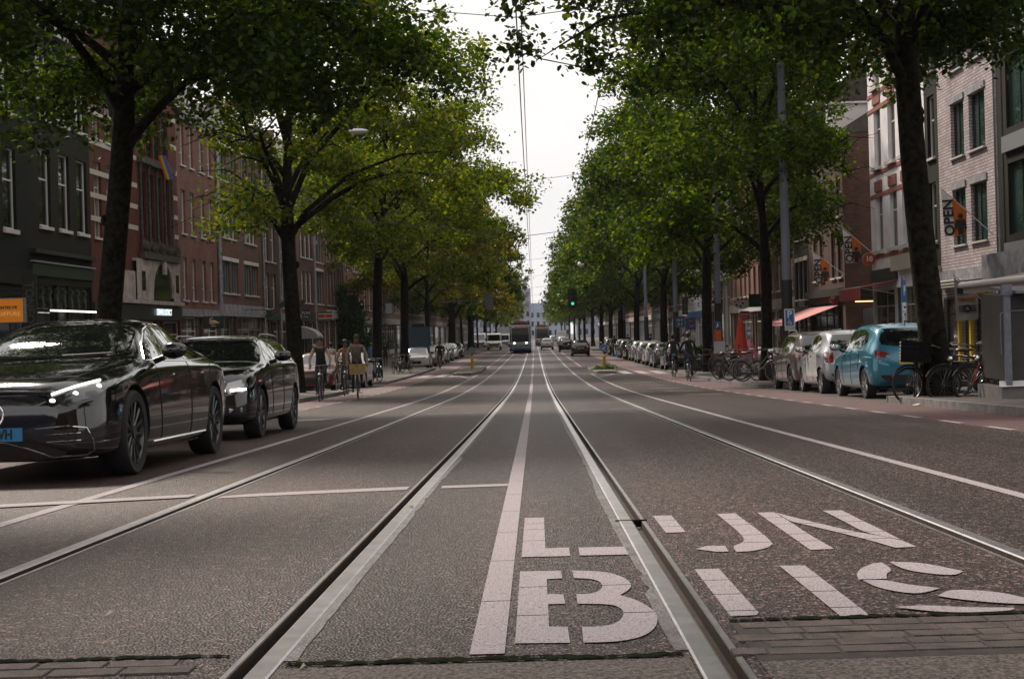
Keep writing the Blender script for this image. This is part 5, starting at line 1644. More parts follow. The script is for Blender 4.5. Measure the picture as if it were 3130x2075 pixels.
# ---- hatchback template (seen from behind)
def hatch(L=4.08, H=1.56, W=.865, r=.32, ax=(.83, 3.42), body=None, lamp='tri', wheel='five', rim=RIML, k=1., plate=True, glassy=0):
    S = dict(L=L, r=r, track=W - .13, ax=ax,
        top=[(0, .66), (.08, .80), (.35, .92), (.75, .99), (1.0, 1.04), (1.35, H*.82), (1.75, H*.965), (2.2, H), (L-1.0, H*.995), (L-.45, H*.945), (L-.2, H*.80), (L-.06, .98), (L, .80)],
        belt=[(0, .60), (.3, .80), (.9, .90), (1.6, .95), (L-.6, 1.02), (L-.15, .92), (L, .74)],
        w=[(0, W*.74), (.06, W*.84), (.25, W*.94), (.7, W*.99), (1.5, W), (L-.7, W*1.0), (L-.3, W*.97), (L-.08, W*.9), (L, W*.80)],
        ws=[(0, W*.55), (.25, W*.74), (.9, W*.84), (1.4, W*.78), (2.0, W*.72), (L-1.0, W*.70), (L-.3, W*.70), (L, W*.62)],
        bot=[(0, .24), (.3, .2), (1, .18), (L-.7, .2), (L-.15, .26), (L, .36)])
    c = Car(S, body)
    ww = W * .72
    c.panel('rear_window', [(-ww*.92, 1.10), (-ww*.5, 1.06), (ww*.5, 1.06), (ww*.92, 1.10), (ww*.96, 1.20), (ww*.80, H*.915), (-ww*.80, H*.915), (-ww*.96, 1.20)], 'B', CARGL, .005)
    c.panel('windshield', [(-ww*.98, 1.08), (ww*.98, 1.08), (ww*.84, H*.93), (-ww*.84, H*.93)], 'F', CARGL, .004)
    c.panel('side_window', [(1.30, 1.02), (1.55, 1.20), (1.8, H*.90), (2.25, H*.925), (2.25, 1.04)], 'L', CARGL, .004, mirror=True)
    c.panel('side_window', [(2.32, 1.04), (2.32, H*.925), (L-1.2, H*.915), (L-.85, H*.86), (L-.62, 1.16), (L-.9, 1.07)], 'L', CARGL, .004, mirror=True)
    c.line('door_seam', [(1.5, .3), (1.42, .6), (1.40, .98)], 'L', PLBLK, .005, mirror=True)
    c.line('door_seam', [(2.28, .3), (2.29, 1.0)], 'L', PLBLK, .005, mirror=True)
    c.line('door_seam', [(ax[1]-.42, .62), (L-1.0, .98)], 'L', PLBLK, .005, mirror=True)
    for sx in (-1, 1):
        if lamp == 'tri': P = [(.40, .90), (.60, .97), (.80, .99), (.82, .90), (.70, .82), (.55, .84)]
        elif lamp == 'square': P = [(.55, .74), (.76, .74), (.78, .96), (.72, 1.0), (.56, .98)]
        else: P = [(.56, .80), (.78, .82), (.78, .98), (.60, .96)]
        q = W / .865
        tl = c.panel('tail_light', [(sx*a*q, b) for a, b in P], 'B', REDL, .008)
        if lamp == 'square': c.line('lamp_rim', [(sx*a*q, b) for a, b in P], 'B', CHROME, .010, tl, closed=True)
    for sx in (-1, 1): c.panel('headlight', [(sx*.45*W, .68), (sx*.82*W, .74), (sx*.80*W, .86), (sx*.6*W, .82)], 'F', CLEARL, .006)
    c.panel('grille', [(-.4*W, .36), (.4*W, .36), (.38*W, .56), (-.38*W, .56)], 'F', PLBLK, .005)
    c.panel('rear_skirt', [(-.66*W, .36), (.66*W, .36), (.74*W, .48), (-.74*W, .48)], 'B', PLBLK, .006)
    if plate:
        mb = MB(); yb = c.bvh.ray_cast(Vector((0, L + 3, .76)), Vector((0, -1, 0)))[0].y
        mb.b2((-.26, yb - .02, .70), (.26, yb + .022, .81)); pl = c.add('number_plate', mb, PLATE_Y, None, False)
        tx = text_obj('t', '79-NDB-2', .11, INK, None, T(0, yb + .024, .755) @ Matrix.Rotation(math.pi, 4, 'Z') @ FACE, sx=.78); c.add('plate_lettering', tx.data, INK, pl); bpy.data.objects.remove(tx)
    for sx in (-1, 1): mirror_part(c, sx, W - .05, 1.45, 1.06, PLBLK, PLBLK)
    mb = MB(); mb.tube([(0, L - .5, H*.95), (0, L - .35, H + .12)], [.008, .004], 5); c.add('aerial', mb, PLBLK)
    mb = MB()
    for yy in (1.95, 2.9):
        h = c.bvh.ray_cast(Vector((3, yy, .92)), Vector((-1, 0, 0)))[0]
        for sx in (-1, 1): mb.tube([(sx*(h.x), yy, .92), (sx*(h.x + .02), yy + .04, .925), (sx*(h.x + .02), yy + .14, .925), (sx*h.x, yy + .18, .925)], .012, 6)
    c.add('door_handle', mb, PLBLK)
    c.wheels(rim, 5 if wheel == 'five' else 14, .2, wheel)
    return c
BLUEP = paint('light_blue_paint', (.03, .19, .28), .3, .3)
SILVERP = paint('silver_paint', (.42, .43, .46), .5, .35)
WHITEP = paint('white_paint', (.62, .62, .64), 0, .3)
BRONZEP = paint('bronze_grey_paint', (.15, .125, .11), .5, .35)
GREYP = paint('grey_paint', (.12, .12, .13), .4, .35)
DARKP = paint('dark_blue_paint', (.012, .016, .03), .2, .25)
REDP = paint('red_paint', (.10, .012, .008), 0, .3)
PG = 'cars parked along the right kerb'
PGL = 'cars parked along the left kerb'
zoe = hatch(body=BLUEP)
zoe.line('crease', [(2.6, .70), (3.0, .80), (3.6, .86), (3.95, .84)], 'L', BLUEP, .016, off=-.008, mirror=True)
zoe.panel('boot_recess', [(-.45, .66), (.45, .66), (.52, .88), (.4, .92), (-.4, .92), (-.52, .88)], 'B', BLUEP, .010)
zoe.spawn('parked_car', 7.79, 33.85, 'away', 'light blue hatchback parked nearest on the right, bicycles in front of its tail', group=PG)
smart = hatch(L=3.5, H=1.55, W=.83, ax=(.62, 3.08), r=.30, body=SILVERP, lamp='square', wheel='five')
smart.panel('side_panel', [(1.45, .42), (2.9, .42), (2.75, .98), (1.45, .96)], 'L', WHITEP, .004, mirror=True)
smart.spawn('parked_car', 7.83, 38.6, 'away', 'small pale two tone car parked between the blue hatchback and the bronze car', group=PG)
suv = hatch(L=4.15, H=1.60, W=.90, ax=(.85, 3.42), r=.345, body=BRONZEP, rim=RIMD)
for sx in (-1, 1): mb = MB(); mb.tube([(sx*.61, 1.9, 1.57), (sx*.61, 2.0, 1.63), (sx*.60, 3.0, 1.63), (sx*.60, 3.2, 1.56)], .016, 6); suv.add('roof_rail', mb, RIML)
suv.spawn('parked_car', 7.9, 43.1, 'away', 'bronze grey crossover parked farthest back of the three near right hand cars', group=PG)
far = hatch(L=4.2, H=1.5, W=.87, ax=(.82, 3.45), r=.32, body=GREYP, lamp='std')
for x, y, p, lab in ((7.95, 82.5, DARKP, 'dark car with white rear window glare parked just left of the right hand cyclists'), (7.9, 89.5, GREYP, 'grey car parked behind the dark car near the right hand cyclists'), (7.95, 96.5, WHITEP, 'small white car with red lamps in the middle of the far right parked row'),
                     (7.9, 103, SILVERP, 'silver car parked left of the small white one in the right hand row'), (7.95, 110, SILVERP, 'second silver car deeper in the right hand parked row'), (7.95, 117, DARKP, 'dark car beyond the two silver cars in the right hand row'),
                     (7.9, 124, GREYP, 'grey car near the pedestrian with the cyan bag'), (7.95, 132, WHITEP, 'white car parked beyond the pedestrian with the cyan bag'), (7.95, 141, DARKP, 'dark car second from last in the right hand parked row'), (7.9, 150, GREYP, 'last grey car of the right hand parked row')):
    far.spawn('parked_car', x, y, 'away', lab, group=PG, body_m=p)
for x, y, p, lab in ((-7.95, 100.5, WHITEP, 'white hatchback parked first in the row right of the straight dark trunk'), (-7.85, 107, GREYP, 'grey car parked right behind the white hatchback on the left'), (-7.9, 113, SILVERP, 'silver car in the left parked row beside the dark far cyclist'),
                     (-7.85, 120, SILVERP, 'second silver car farther down the left parked row'), (-7.9, 128, GREYP, 'grey car farther down the left parked row'), (-7.9, 136, WHITEP, 'white car near the end of the left parked row'), (-7.9, 146, DARKP, 'dark car last in the left parked row')):
    far.spawn('parked_car', x, y, 'toward', lab, group=PGL, body_m=p)
far.spawn('parked_car', -8.15, 54.5, 'toward', 'red car with pale windscreen directly behind the yellow green tree trunk', group=PGL, body_m=REDP)
far.spawn('parked_car', -7.75, 60.5, 'toward', 'white hatchback parked behind the cyclists on the left', group=PGL, body_m=WHITEP)
TG = 'cars driving in the right lane'
far.spawn('moving_car', 4.35, 138.2, 'away', 'dark blue saloon driving away nearest in the right lane', group=TG, body_m=DARKP)
far.spawn('moving_car', 3.75, 171, 'away', 'black car driving away just left of the dark saloon', group=TG, body_m=PBLACK)
far.spawn('moving_car', 1.8, 197, 'away', 'white car with red tail lamps driving away on the tracks before the tram', group=TG, body_m=WHITEP)
far.spawn('moving_car', 4.6, 232, 'away', 'distant silver car ahead of the black one in the right lane', group=TG, body_m=SILVERP)
far.spawn('moving_car', 5.2, 275, 'away', 'very distant white car in the right lane', group=TG, body_m=WHITEP)
far.spawn('moving_car', 4.2, 320, 'away', 'farthest pale car in the right lane', group=TG, body_m=SILVERP)
far.spawn('moving_car', -5.2, 262, 'toward', 'distant white car approaching behind the white van', group='cars approaching in the left lane', body_m=WHITEP)

# ---- vans, box truck, trams
def van(name, x, y, lab, H=2.55, L=5.4, W=1.95, box=False, face='toward', group='white vans on the left lane', paint_=WHITEP):
    root = empty(name, (x, y, ZP(y)), 0 if face == 'toward' else math.pi, lab, 'truck' if box else 'van', group)
    b_ = MB(); w = W / 2
    if not box:
        b_.prism([(0, .35), (0, .95), (.12, 1.08), (.85, 1.25), (1.55, H * .93), (1.9, H), (L, H), (L, .35)], 'x', -w, w)
    else:
        b_.prism([(0, .35), (0, 1.0), (.15, 1.15), (.5, 2.1), (.9, 2.25), (1.9, 2.25), (1.9, .35)], 'x', -w, w)
    body = b_.build('body', paint_, root)
    md = body.modifiers.new('bev', 'BEVEL'); md.width = .09; md.segments = 3
    if box:
        k = MB(); k.b2((-1.15, 2.0, .75), (1.15, L + 1.5, 3.3)); k.build('cargo_box', mat('cargo_box_grey', (.35, .35, .38), .5), root)
    g_ = MB()
    s0 = (1.55 - .85) / (H * .93 - 1.25)
    if box: q = [(.16, 1.2), (.46, 2.0)]
    else: q = [(.90, 1.32), (1.46, H * .90)]
    g_.add([(-w + .12, q[0][0] - .02, q[0][1]), (w - .12, q[0][0] - .02, q[0][1]), (w - .2, q[1][0] - .03, q[1][1]), (-w + .2, q[1][0] - .03, q[1][1])], [(0, 1, 2, 3)])
    g_.build('windshield', CARGL, root)
    for sx in (-1, 1): g_ = MB(); g_.b2((sx * w - .003, 1.2 if not box else .6, 1.35), (sx * w + .004 * sx, 2.2 if not box else 1.6, H * .82 if not box else 2.0)); g_.build('side_window', CARGL, root)
    k = MB(); k.b2((-w * .7, -.02, .6), (w * .7, 0, .85)); k.b2((-w + .03, -.06, .33), (w - .03, 0, .5)); k.build('bumper', PLBLK, root)
    for sx in (-1, 1):
        k = MB(); k.b2((sx * w * .72 - .14, -.03, .82), (sx * w * .72 + .14, .02, 1.02)); k.build('headlight', CLEARL, root)
        k = MB(); k.b2((sx * (w + .18) - .1, .9, 1.3), (sx * (w + .18) + .1, 1.0, 1.65)); k.tube([(sx * w, .98, 1.35), (sx * (w + .12), .95, 1.4)], .02, 5); k.build('door_mirror', PLBLK, root)
        for yy in (.95, L - 1.1 if not box else L - .2):
            k = MB(); k.cyl((sx * (w - .24), yy, .35), (sx * (w + .01), yy, .35), .35, .35, 20); wl = k.build('wheel', TYRE, root)
            k = MB(); k.cyl((sx * (w - .1), yy, .35), (sx * (w + .02), yy, .35), .2, .2, 14); k.build('rim', RIML, wl)
    k = MB(); k.b2((-.26, -.08, .36), (.26, -.062, .47)); k.build('number_plate', PLATE_Y, root)
    return root
van('delivery_van', -8.7, 236, 'white delivery van parked left of the moving van', H=2.45)
van('delivery_van', -5.5, 205, 'white van driving towards the camera left of the tram', H=2.35)
van('box_truck', -4.9, 243, 'pale box truck behind the white van, left of the tram', box=True, L=6, group=None)
van('delivery_van', 5.6, 300, 'distant white van on the right beyond the second tram', face='away', group='white vans in the right lane')

TRW = mat('tram_white', (.42, .42, .44), .35, coat=.5)
TRB = mat('tram_dark_blue', (.015, .04, .085), .3, coat=.5)
TRF = mat('tram_dark_front', (.012, .012, .014), .25, coat=.5)
ORANGE_T = mat('lit_orange_display', (.20, .06, .01), .5, emit=(1, .32, .06), es=.12)
TRGL = mat('tram_glass', (.01, .012, .012), .35, 0, .3)
def tram(x, y, lab, facing, lit):
    root = empty('tram', (x, y, 0), 0, lab, 'tram', 'trams on the two tracks')
    Ln = 29; w = 1.2
    b_ = MB()
    b_.prism([(.0, .95), (.12, 2.2), (.5, 3.1), (.8, 3.35), (Ln, 3.35), (Ln, .95)], 'x', -w, w)
    b_.build('body', TRW, root)
    k = MB(); k.prism([(-.10, .25), (-.16, .5), (-.10, 1.0), (0, 1.0), (Ln, 1.0), (Ln, .25)], 'x', -w - .01, w + .01); k.build('skirt', TRB, root)
    k = MB(); k.prism([(-.02, .98), (-.01, 1.28), (.1, 1.28), (.1, .98)], 'x', -w * .98, w * .98)
    k.build('front_panel', TRW, root)
    k = MB(); k.prism([(-.03, 1.28), (.07, 2.15), (.31, 2.75), (.38, 2.75), (.15, 1.28)], 'x', -w * .82, w * .82); k.build('windshield', TRGL, root)
    k = MB()
    for sx in (-1, 1): k.prism([(-.02, 1.05), (.08, 2.15), (.47, 3.1), (.52, 3.1), (.1, 1.05)], 'x', sx * w * .84, sx * w * .99)
    k.build('front_pillar', TRF, root)
    k = MB()
    for sx in (-1, 1): k.tube([(sx * w * .82, -.03, 1.3), (sx * w * .83, .07, 2.15), (sx * w * .80, .40, 2.95)], .022, 6)
    k.build('pillar_trim', FR_Y, root)
    k = MB(); k.prism([(.24, 2.78), (.36, 3.08), (.42, 3.08), (.3, 2.78)], 'x', -w * .78, w * .78); bd = k.build('display_board', TRF, root)
    k = MB(); k.b2((-.92, .20, 2.84), (-.62, .26, 3.04)); k.build('route_number', FR_W if lit else ORANGE_T, bd)
    k = MB(); k.b2((-.45, .22, 2.86), (.75, .27, 3.02)); k.build('destination_text', ORANGE_T, bd)
    k = MB(); k.b2((-w * .95, .55, 3.3), (w * .95, .75, 3.42)); k.b2((-.7, 3, 3.35), (.7, 6, 3.6)); k.build('roof_box', mat('tram_red_roof_edge', (.12, .04, .03), .5), root)
    for sx in (-1, 1):
        k = MB(); k.sphere((sx * .68, -.04, 1.16), .10, 10, sc=(1.2, .5, .8)); k.build('headlight' if facing else 'tail_light', LAMPON if facing else REDGLOW, root)
        k = MB(); k.b2((sx * (w + .01) - .01, 1.2, 1.5), (sx * (w + .01) + .01, Ln - 1, 2.65)); k.build('side_window', CARGL, root)
    k = MB(); k.tube([(-.65, 7, 5.55), (.65, 7, 5.55)], .03, 6); k.tube([(-.45, 8.6, 4.5), (-.1, 7, 5.5), (.1, 7, 5.5), (.45, 8.6, 4.5), (.3, 7, 3.6), (-.3, 7, 3.6), (-.45, 8.6, 4.5)], .022, 6); k.build('pantograph', PLBLK, root)
    k = MB()
    for yy in (2.5, 4.3, 12, 13.8, 24, 26):
        for sx in (-1, 1): k.cyl((sx * .68, yy, .33), (sx * .80, yy, .33), .33, .33, 16)
    k.build('wheel', TYRE, root)
tram(-1.44, 166, 'blue and white tram with glowing headlamps coming towards the camera on the left track', True, True)
tram(1.5, 250, 'second tram farther away on the right track behind the white car', False, False)
# ================================================================ bicycles, scooters, people
def at(px, py, Y):                               # photo pixel at street distance Y -> (x, z)
    c_, s_ = math.cos(R(1.6)), math.sin(R(1.6))
    dx, dy = px - 1565, py - 1037.5
    u, v = dx * c_ - dy * s_, dx * s_ + dy * c_
    return CX + (u - 69) * Y / FPX, CH - (v + 19) * Y / FPX
SPOKE = mat('spoke_steel', (.20, .20, .205), .35, .8)
BIKEBLK = mat('black_bike_frame', (.012, .012, .013), .3, coat=.5)
BIKEGRY = mat('grey_bike_frame', (.20, .20, .21), .3, .5)
BIKERED = mat('red_bike_frame', (.32, .03, .02), .35, coat=.5)
SADDLE = mat('brown_saddle', (.05, .025, .015), .5)
WOOD = mat('crate_wood', (.30, .19, .08), .7, vary=.3, scale=12)
_w = {}
def bike_wheel(parent, y, r=.335, big=True):
    o = bpy.data.objects.new('wheel', None); col.objects.link(o); o.parent = parent; o.location = (0, y, r); o.empty_display_size = .1
    if r not in _w:
        t = MB(); t.ring((0, 0, 0), r - .017, .018, 'x', 40, 6)
        k = MB(); k.ring((0, 0, 0), r - .042, .009, 'x', 36, 5); k.cyl((-.035, 0, 0), (.035, 0, 0), .022, .022, 8)
        for i in range(24):
            a = 2 * math.pi * i / 24
            k.tube([(.03 * (-1) ** i, 0, 0), (0, (r - .045) * math.cos(a), (r - .045) * math.sin(a))], .0022, 3, cap=False)
        _w[r] = (t.mesh('tyre', TYRE, True), k.mesh('rim', SPOKE, True))
    obj('tyre', _w[r][0], o); obj('rim', _w[r][1], o)
    return o
def make_bike(name='bicycle', fm=BIKEBLK, style='dutch', crate=None):
    """nose towards -Y, origin on the ground under the middle"""
    root = empty(name)
    wf, wr, r = -.55, .53, .335
    bike_wheel(root, wf); bike_wheel(root, wr)
    f = MB()
    bb = (0, .08, .29); st = (0, .26, .78); hd = (0, -.36, .86); hb = (0, -.41, .68)
    f.tube([bb, (0, .30, .92)], .016, 8)
    if style == 'dutch': f.tube([hb, (0, -.2, .48), bb], .017, 8); f.tube([hd, (0, -.12, .58), (0, .14, .46)], .015, 8)
    else: f.tube([hd, st], .015, 8); f.tube([hb, bb], .017, 8)
    for sx in (-1, 1):
        f.tube([(0, .24, .74), (sx * .055, wr, r)], .009, 6); f.tube([bb, (sx * .055, wr, r)], .010, 6)
    f.tube([hd, hb], .02, 8)
    f.build('frame', fm, root, True)
    k = MB()
    for sx in (-1, 1): k.tube([(sx * .02, -.40, .72), (sx * .05, -.45, .62), (sx * .055, wf, r)], .011, 6)
    k.build('fork', fm, root, True)
    k = MB(); k.tube([hd, (0, -.33, .98), (0, -.36, 1.04)], .012, 6)
    k.tube([(-.29, -.10, 1.02), (-.27, -.2, 1.06), (-.16, -.36, 1.06), (0, -.38, 1.04), (.16, -.36, 1.06), (.27, -.2, 1.06), (.29, -.10, 1.02)], .012, 6)
    hbr = k.build('handlebar', SPOKE, root, True)
    k = MB()
    for sx in (-1, 1): k.tube([(sx * .29, -.19, 1.045), (sx * .29, -.07, 1.015)], .018, 6)
    k.build('grip', PLBLK, hbr, True)
    k = MB(); k.sphere((0, .34, .95), .13, 12, sc=(.75, 1, .32)); k.tube([(0, .3, .94), (0, .14, .945)], [.04, .02], 6); k.build('saddle', SADDLE, root, True)
    k = MB()
    for a0, a1, yc in ((.2, 2.7, wf), (-.1, 2.9, wr)):
        pts = [(0, yc + (r + .03) * math.cos(a0 + (a1 - a0) * i / 10), r + (r + .03) * math.sin(a0 + (a1 - a0) * i / 10)) for i in range(11)]
        k.tube(pts, .02, 5)
    k.build('mudguard', fm, root, True)
    k = MB(); k.b2((-.07, .42, .72), (.07, .86, .735)); 
    for sx in (-1, 1): k.tube([(sx * .07, .8, .72), (sx * .06, wr, r)], .006, 5)
    k.build('carrier', fm, root)
    k = MB(); k.disc((.05, .08, .29), .09, 'x', 20, 0, .006)
    for s in (-1, 1): k.tube([(.05 * s, .08, .29), (.06 * s, .08 + .12 * s, .29 - .12 * s)], .01, 5); k.b2((s * .07, .08 + .12 * s - .04, .16 if s > 0 else .40), (s * .16, .08 + .12 * s + .04, .18 if s > 0 else .42))
    k.b2((.055, .06, .26), (.068, .56, .36)); k.build('crank', PLBLK, root)
    k = MB(); k.sphere((0, -.44, .80), .05, 8); k.build('front_lamp', CHROME, root, True)
    k = MB(); k.b2((-.03, .86, .66), (.03, .89, .71)); k.build('rear_reflector', REDL, root)
    if crate:
        k = MB(); w, h, y0, y1, z = crate[0] / 2, crate[1], -.80, -.45, .77
        n = 4
        for i in range(n):
            za, zb = z + h * i / n + .004, z + h * (i + 1) / n - .004
            k.b2((-w, y0, za), (w, y0 + .012, zb)); k.b2((-w, y1 - .012, za), (w, y1, zb)); k.b2((-w, y0 + .012, za), (-w + .012, y1 - .012, zb)); k.b2((w - .012, y0 + .012, za), (w, y1 - .012, zb))
        for sx in (-1, 1): k.b2((sx * (w - .03) - .012, y0 - .006, z), (sx * (w - .03) + .012, y0 - .001, z + h))
        k.b2((-w, y0, z - .012), (w, y1, z))
        k.build('crate', crate[2], root)
    return root
def place(o, x, y, rz, label, group=None, tilt=0, cat='bicycle', dz=0.):
    o.location = (x, y, ZP(y) + dz); o.rotation_euler = (0, tilt, rz)
    tag(o, label, cat, group)
    return o
BG = 'bicycles parked under the near right tree'
BLKBOX = mat('black_plastic_crate', (.006, .006, .006), .7, spec=.1)
b1 = make_bike(fm=BIKEBLK, crate=(.52, .36, BLKBOX))
k = MB()
for i in range(6): k.b2((-.285, -.82, .79 + i * .06), (-.262, -.44, .82 + i * .06))
k.build('white_stripe', FR_W, b1)
place(b1, 7.2, 27.3, R(-16), 'black bicycle with a big black crate, leftmost under the near tree', BG, .05)
b2 = make_bike(fm=BIKEBLK, style='sport')
place(b2, 7.97, 26.35, R(-80), 'black bicycle with silver handlebar leaning just right of the crate bicycle', BG, .08)
b3 = make_bike(fm=BIKEBLK, style='sport')
for ch in b3.children:
    if ch.name.startswith('fork'): ch.data.materials[0] = BIKERED
place(b3, 8.28, 25.65, R(-85), 'red framed bicycle with its whole front wheel facing the street by the cabinet', BG, .06)
c_ = copy_tree(b2); place(c_, 8.35, 27.0, R(80), 'dark bicycle standing behind the red one, against the trunk', BG, -.05)
c_ = copy_tree(b2); place(c_, 8.9, 26.2, R(70), 'dark bicycle partly hidden at the left side of the grey cabinet', BG, .05)
c_ = copy_tree(b1)
place(copy_tree(b2), 7.45, 27.0, R(-70), 'dark bicycle between the crate bicycle and the silver handlebar one', BG, .06)
place(copy_tree(b2), 8.6, 26.7, R(-95), 'black bicycle directly behind the red forked one', BG, -.06)
for q_ in list(c_.children_recursive) + [c_]: bpy.data.objects.remove(q_)
bg_ = make_bike(fm=BIKEGRY, style='dutch')
BG2 = 'bicycles parked beyond the bronze car'
for i, (x, y, a, lab) in enumerate(((7.35, 47.6, 60, 'grey bicycle with pale tyre nearest the bronze car'), (7.15, 49.6, 50, 'second bicycle left of the bronze car, next to the slim tree'), (7.7, 50.4, 75, 'bicycle behind the slim tree trunk on the right'), (7.05, 52.2, 40, 'bicycle beside the parked scooter on the right'), (8.0, 53, 20, 'bicycle at the terrace edge behind the scooter'))):
    o = bg_ if i == 0 else copy_tree(bg_ if i % 2 == 0 else b2)
    place(o, x, y, R(a), lab, BG2, .04, dz=.12)
BG3 = 'bicycles parked by the left pavement'
for i, (x, y, a, lab) in enumerate(((-7.1, 66.5, 30, 'bicycle on the kerb tip behind the crate cyclist'), (-7.3, 68.5, 15, 'second bicycle on the kerb tip left of the curved trunk'), (-7.8, 84, 20, 'bicycle between the curved and the straight tree trunk'), (-7.4, 86.5, -20, 'bicycle just left of the straight dark trunk'), (-8.0, 88.5, 10, 'rear bicycle left of the straight dark trunk'), (-8.9, 82, 40, 'bicycle nearest the house fronts, right of the curved trunk'))):
    place(copy_tree(bg_ if i % 2 else b2), x, y, R(a), lab, BG3, .04, dz=.12)
for i, (x, y, a, lab) in enumerate(((7.4, 63.6, 60, 'bicycle parked left of the mast with the orange poster'), (8.9, 66, 100, 'bicycle half hidden behind the orange poster mast'), (8.4, 71.5, 30, 'bicycle near the planter left of the poster mast'))):
    place(copy_tree(b2), x, y, R(a), lab, 'bicycles around the poster mast', .04, dz=.12)

def scooter(x, y, rz, lab, pm, scr):
    root = empty('motor_scooter', (x, y, ZP(y) + .12), rz, lab, 'scooter', 'scooters by the terrace')
    for yy in (-.6, .6):
        k = MB(); k.ring((0, yy, .23), .17, .062, 'x', 24, 8); k.disc((0, yy, .23), .14, 'x', 16, 0, .05); k.build('wheel', TYRE, root, True)
    k = MB(); k.prism([(-.5, .45), (-.38, .95), (-.30, .95), (-.28, .35), (.1, .27), (.25, .42), (.3, .66), (.85, .72), (.9, .60), (.75, .35), (.3, .22), (-.3, .22)], 'x', -.17, .17)
    o = k.build('body', pm, root); md = o.modifiers.new('b', 'BEVEL'); md.width = .05; md.segments = 2
    k = MB(); k.sphere((0, .5, .76), .3, 12, sc=(.45, 1.15, .22)); k.build('seat', PLBLK, root, True)
    k = MB(); k.sphere((0, -.42, .95), .13, 10, sc=(1, .8, .9)); k.tube([(-.32, -.3, 1.03), (0, -.36, 1.02), (.32, -.3, 1.03)], .018, 6); k.build('handlebar', PLBLK, root, True)
    k = MB(); k.sphere((0, -.54, .93), .06, 8); k.build('headlight', CLEARL, root, True)
    if scr:
        k = MB(); k.prism([(-.52, .95), (-.40, 1.38), (-.385, 1.38), (-.50, .95)], 'x', -.2, .2); k.build('windscreen', mat('pale_screen', (.42, .42, .46), .3), root)
    k = MB()
    for sx in (-1, 1): k.tube([(sx*.18, -.32, 1.03), (sx*.26, -.34, 1.18)], .008, 5); k.sphere((sx*.27, -.34, 1.2), .05, 8, sc=(1, .3, .8))
    k.build('mirror', PLBLK, root, True)
scooter(7.0, 54.3, R(-10), 'black scooter with a pale windscreen left of the right hand bicycles', BIKEBLK, True)
scooter(7.7, 57.4, R(30), 'dark scooter without windscreen near the terrace chairs', DARKP, False)

SKIN1 = mat('light_skin', (.26, .145, .095), .5)
SKIN2 = mat('tan_skin', (.18, .09, .052), .5)
HAIRD = mat('dark_hair', (.018, .012, .009), .6)
mat('brown_hair', (.06, .03, .015), .6)
HAIRG = mat('grey_hair', (.25, .23, .21), .7)
JEANS = mat('blue_jeans', (.035, .06, .10), .85, vary=.3, scale=8)
DKCLO = mat('dark_clothing', (.012, .013, .014), .85, vary=.4, scale=6)
DKTRO = mat('dark_trousers', (.02, .02, .024), .85, vary=.3, scale=6)
SHOE = mat('dark_shoes', (.02, .015, .012), .5)
WSHIRT = mat('white_shirt', (.50, .48, .46), .8, vary=.15, scale=6)
PATT = mat('patterned_jacket', (.09, .075, .06), .85, scale=28, c2=(.20, .17, .14), vary=.3)
TANTOP = mat('rust_top', (.20, .09, .04), .85, vary=.2)
BLUETOP = mat('blue_shirt', (.05, .16, .34), .8, vary=.2)
GREYTOP = mat('grey_shirt', (.16, .17, .19), .8, vary=.2)
def V3(*a): return Vector(a)
POSES = {
 # x right, y back (figure faces -Y), z up; 1.75 m tall figure
 'walk': dict(pel=(0,0,.95), chest=(0,-.02,1.30), neck=(0,-.03,1.49), head=(0,-.06,1.62), eL=(.25,.08,1.15), wL=(.27,-.08,.92), eR=(-.25,-.02,1.15), wR=(-.28,.1,.95), kL=(.10,-.22,.52), aL=(.10,-.30,.09), kR=(-.10,.03,.50), aR=(-.10,.33,.12)),
 'stand': dict(pel=(0,0,.95), chest=(0,0,1.30), neck=(0,-.01,1.49), head=(0,-.04,1.62), eL=(.26,.03,1.13), wL=(.25,-.12,.95), eR=(-.26,.03,1.13), wR=(-.23,-.14,.96), kL=(.11,-.02,.51), aL=(.12,.02,.09), kR=(-.11,-.04,.51), aR=(-.12,0,.09)),
 'cycle': dict(pel=(0,.30,1.06), chest=(0,.17,1.42), neck=(0,.12,1.60), head=(0,.06,1.73), eL=(.30,-.02,1.24), wL=(.29,-.13,1.06), eR=(-.30,-.02,1.24), wR=(-.29,-.13,1.06), kL=(.12,-.06,.86), aL=(.13,.10,.50), kR=(-.12,.04,.68), aR=(-.13,.18,.26)),
 'sit': dict(pel=(0,.08,.50), chest=(0,.10,.88), neck=(0,.06,1.07), head=(0,.01,1.20), eL=(.25,-.04,.74), wL=(.15,-.28,.76), eR=(-.25,-.04,.74), wR=(-.15,-.28,.78), kL=(.13,-.38,.52), aL=(.13,-.36,.09), kR=(-.13,-.38,.52), aR=(-.13,-.32,.09)),
}
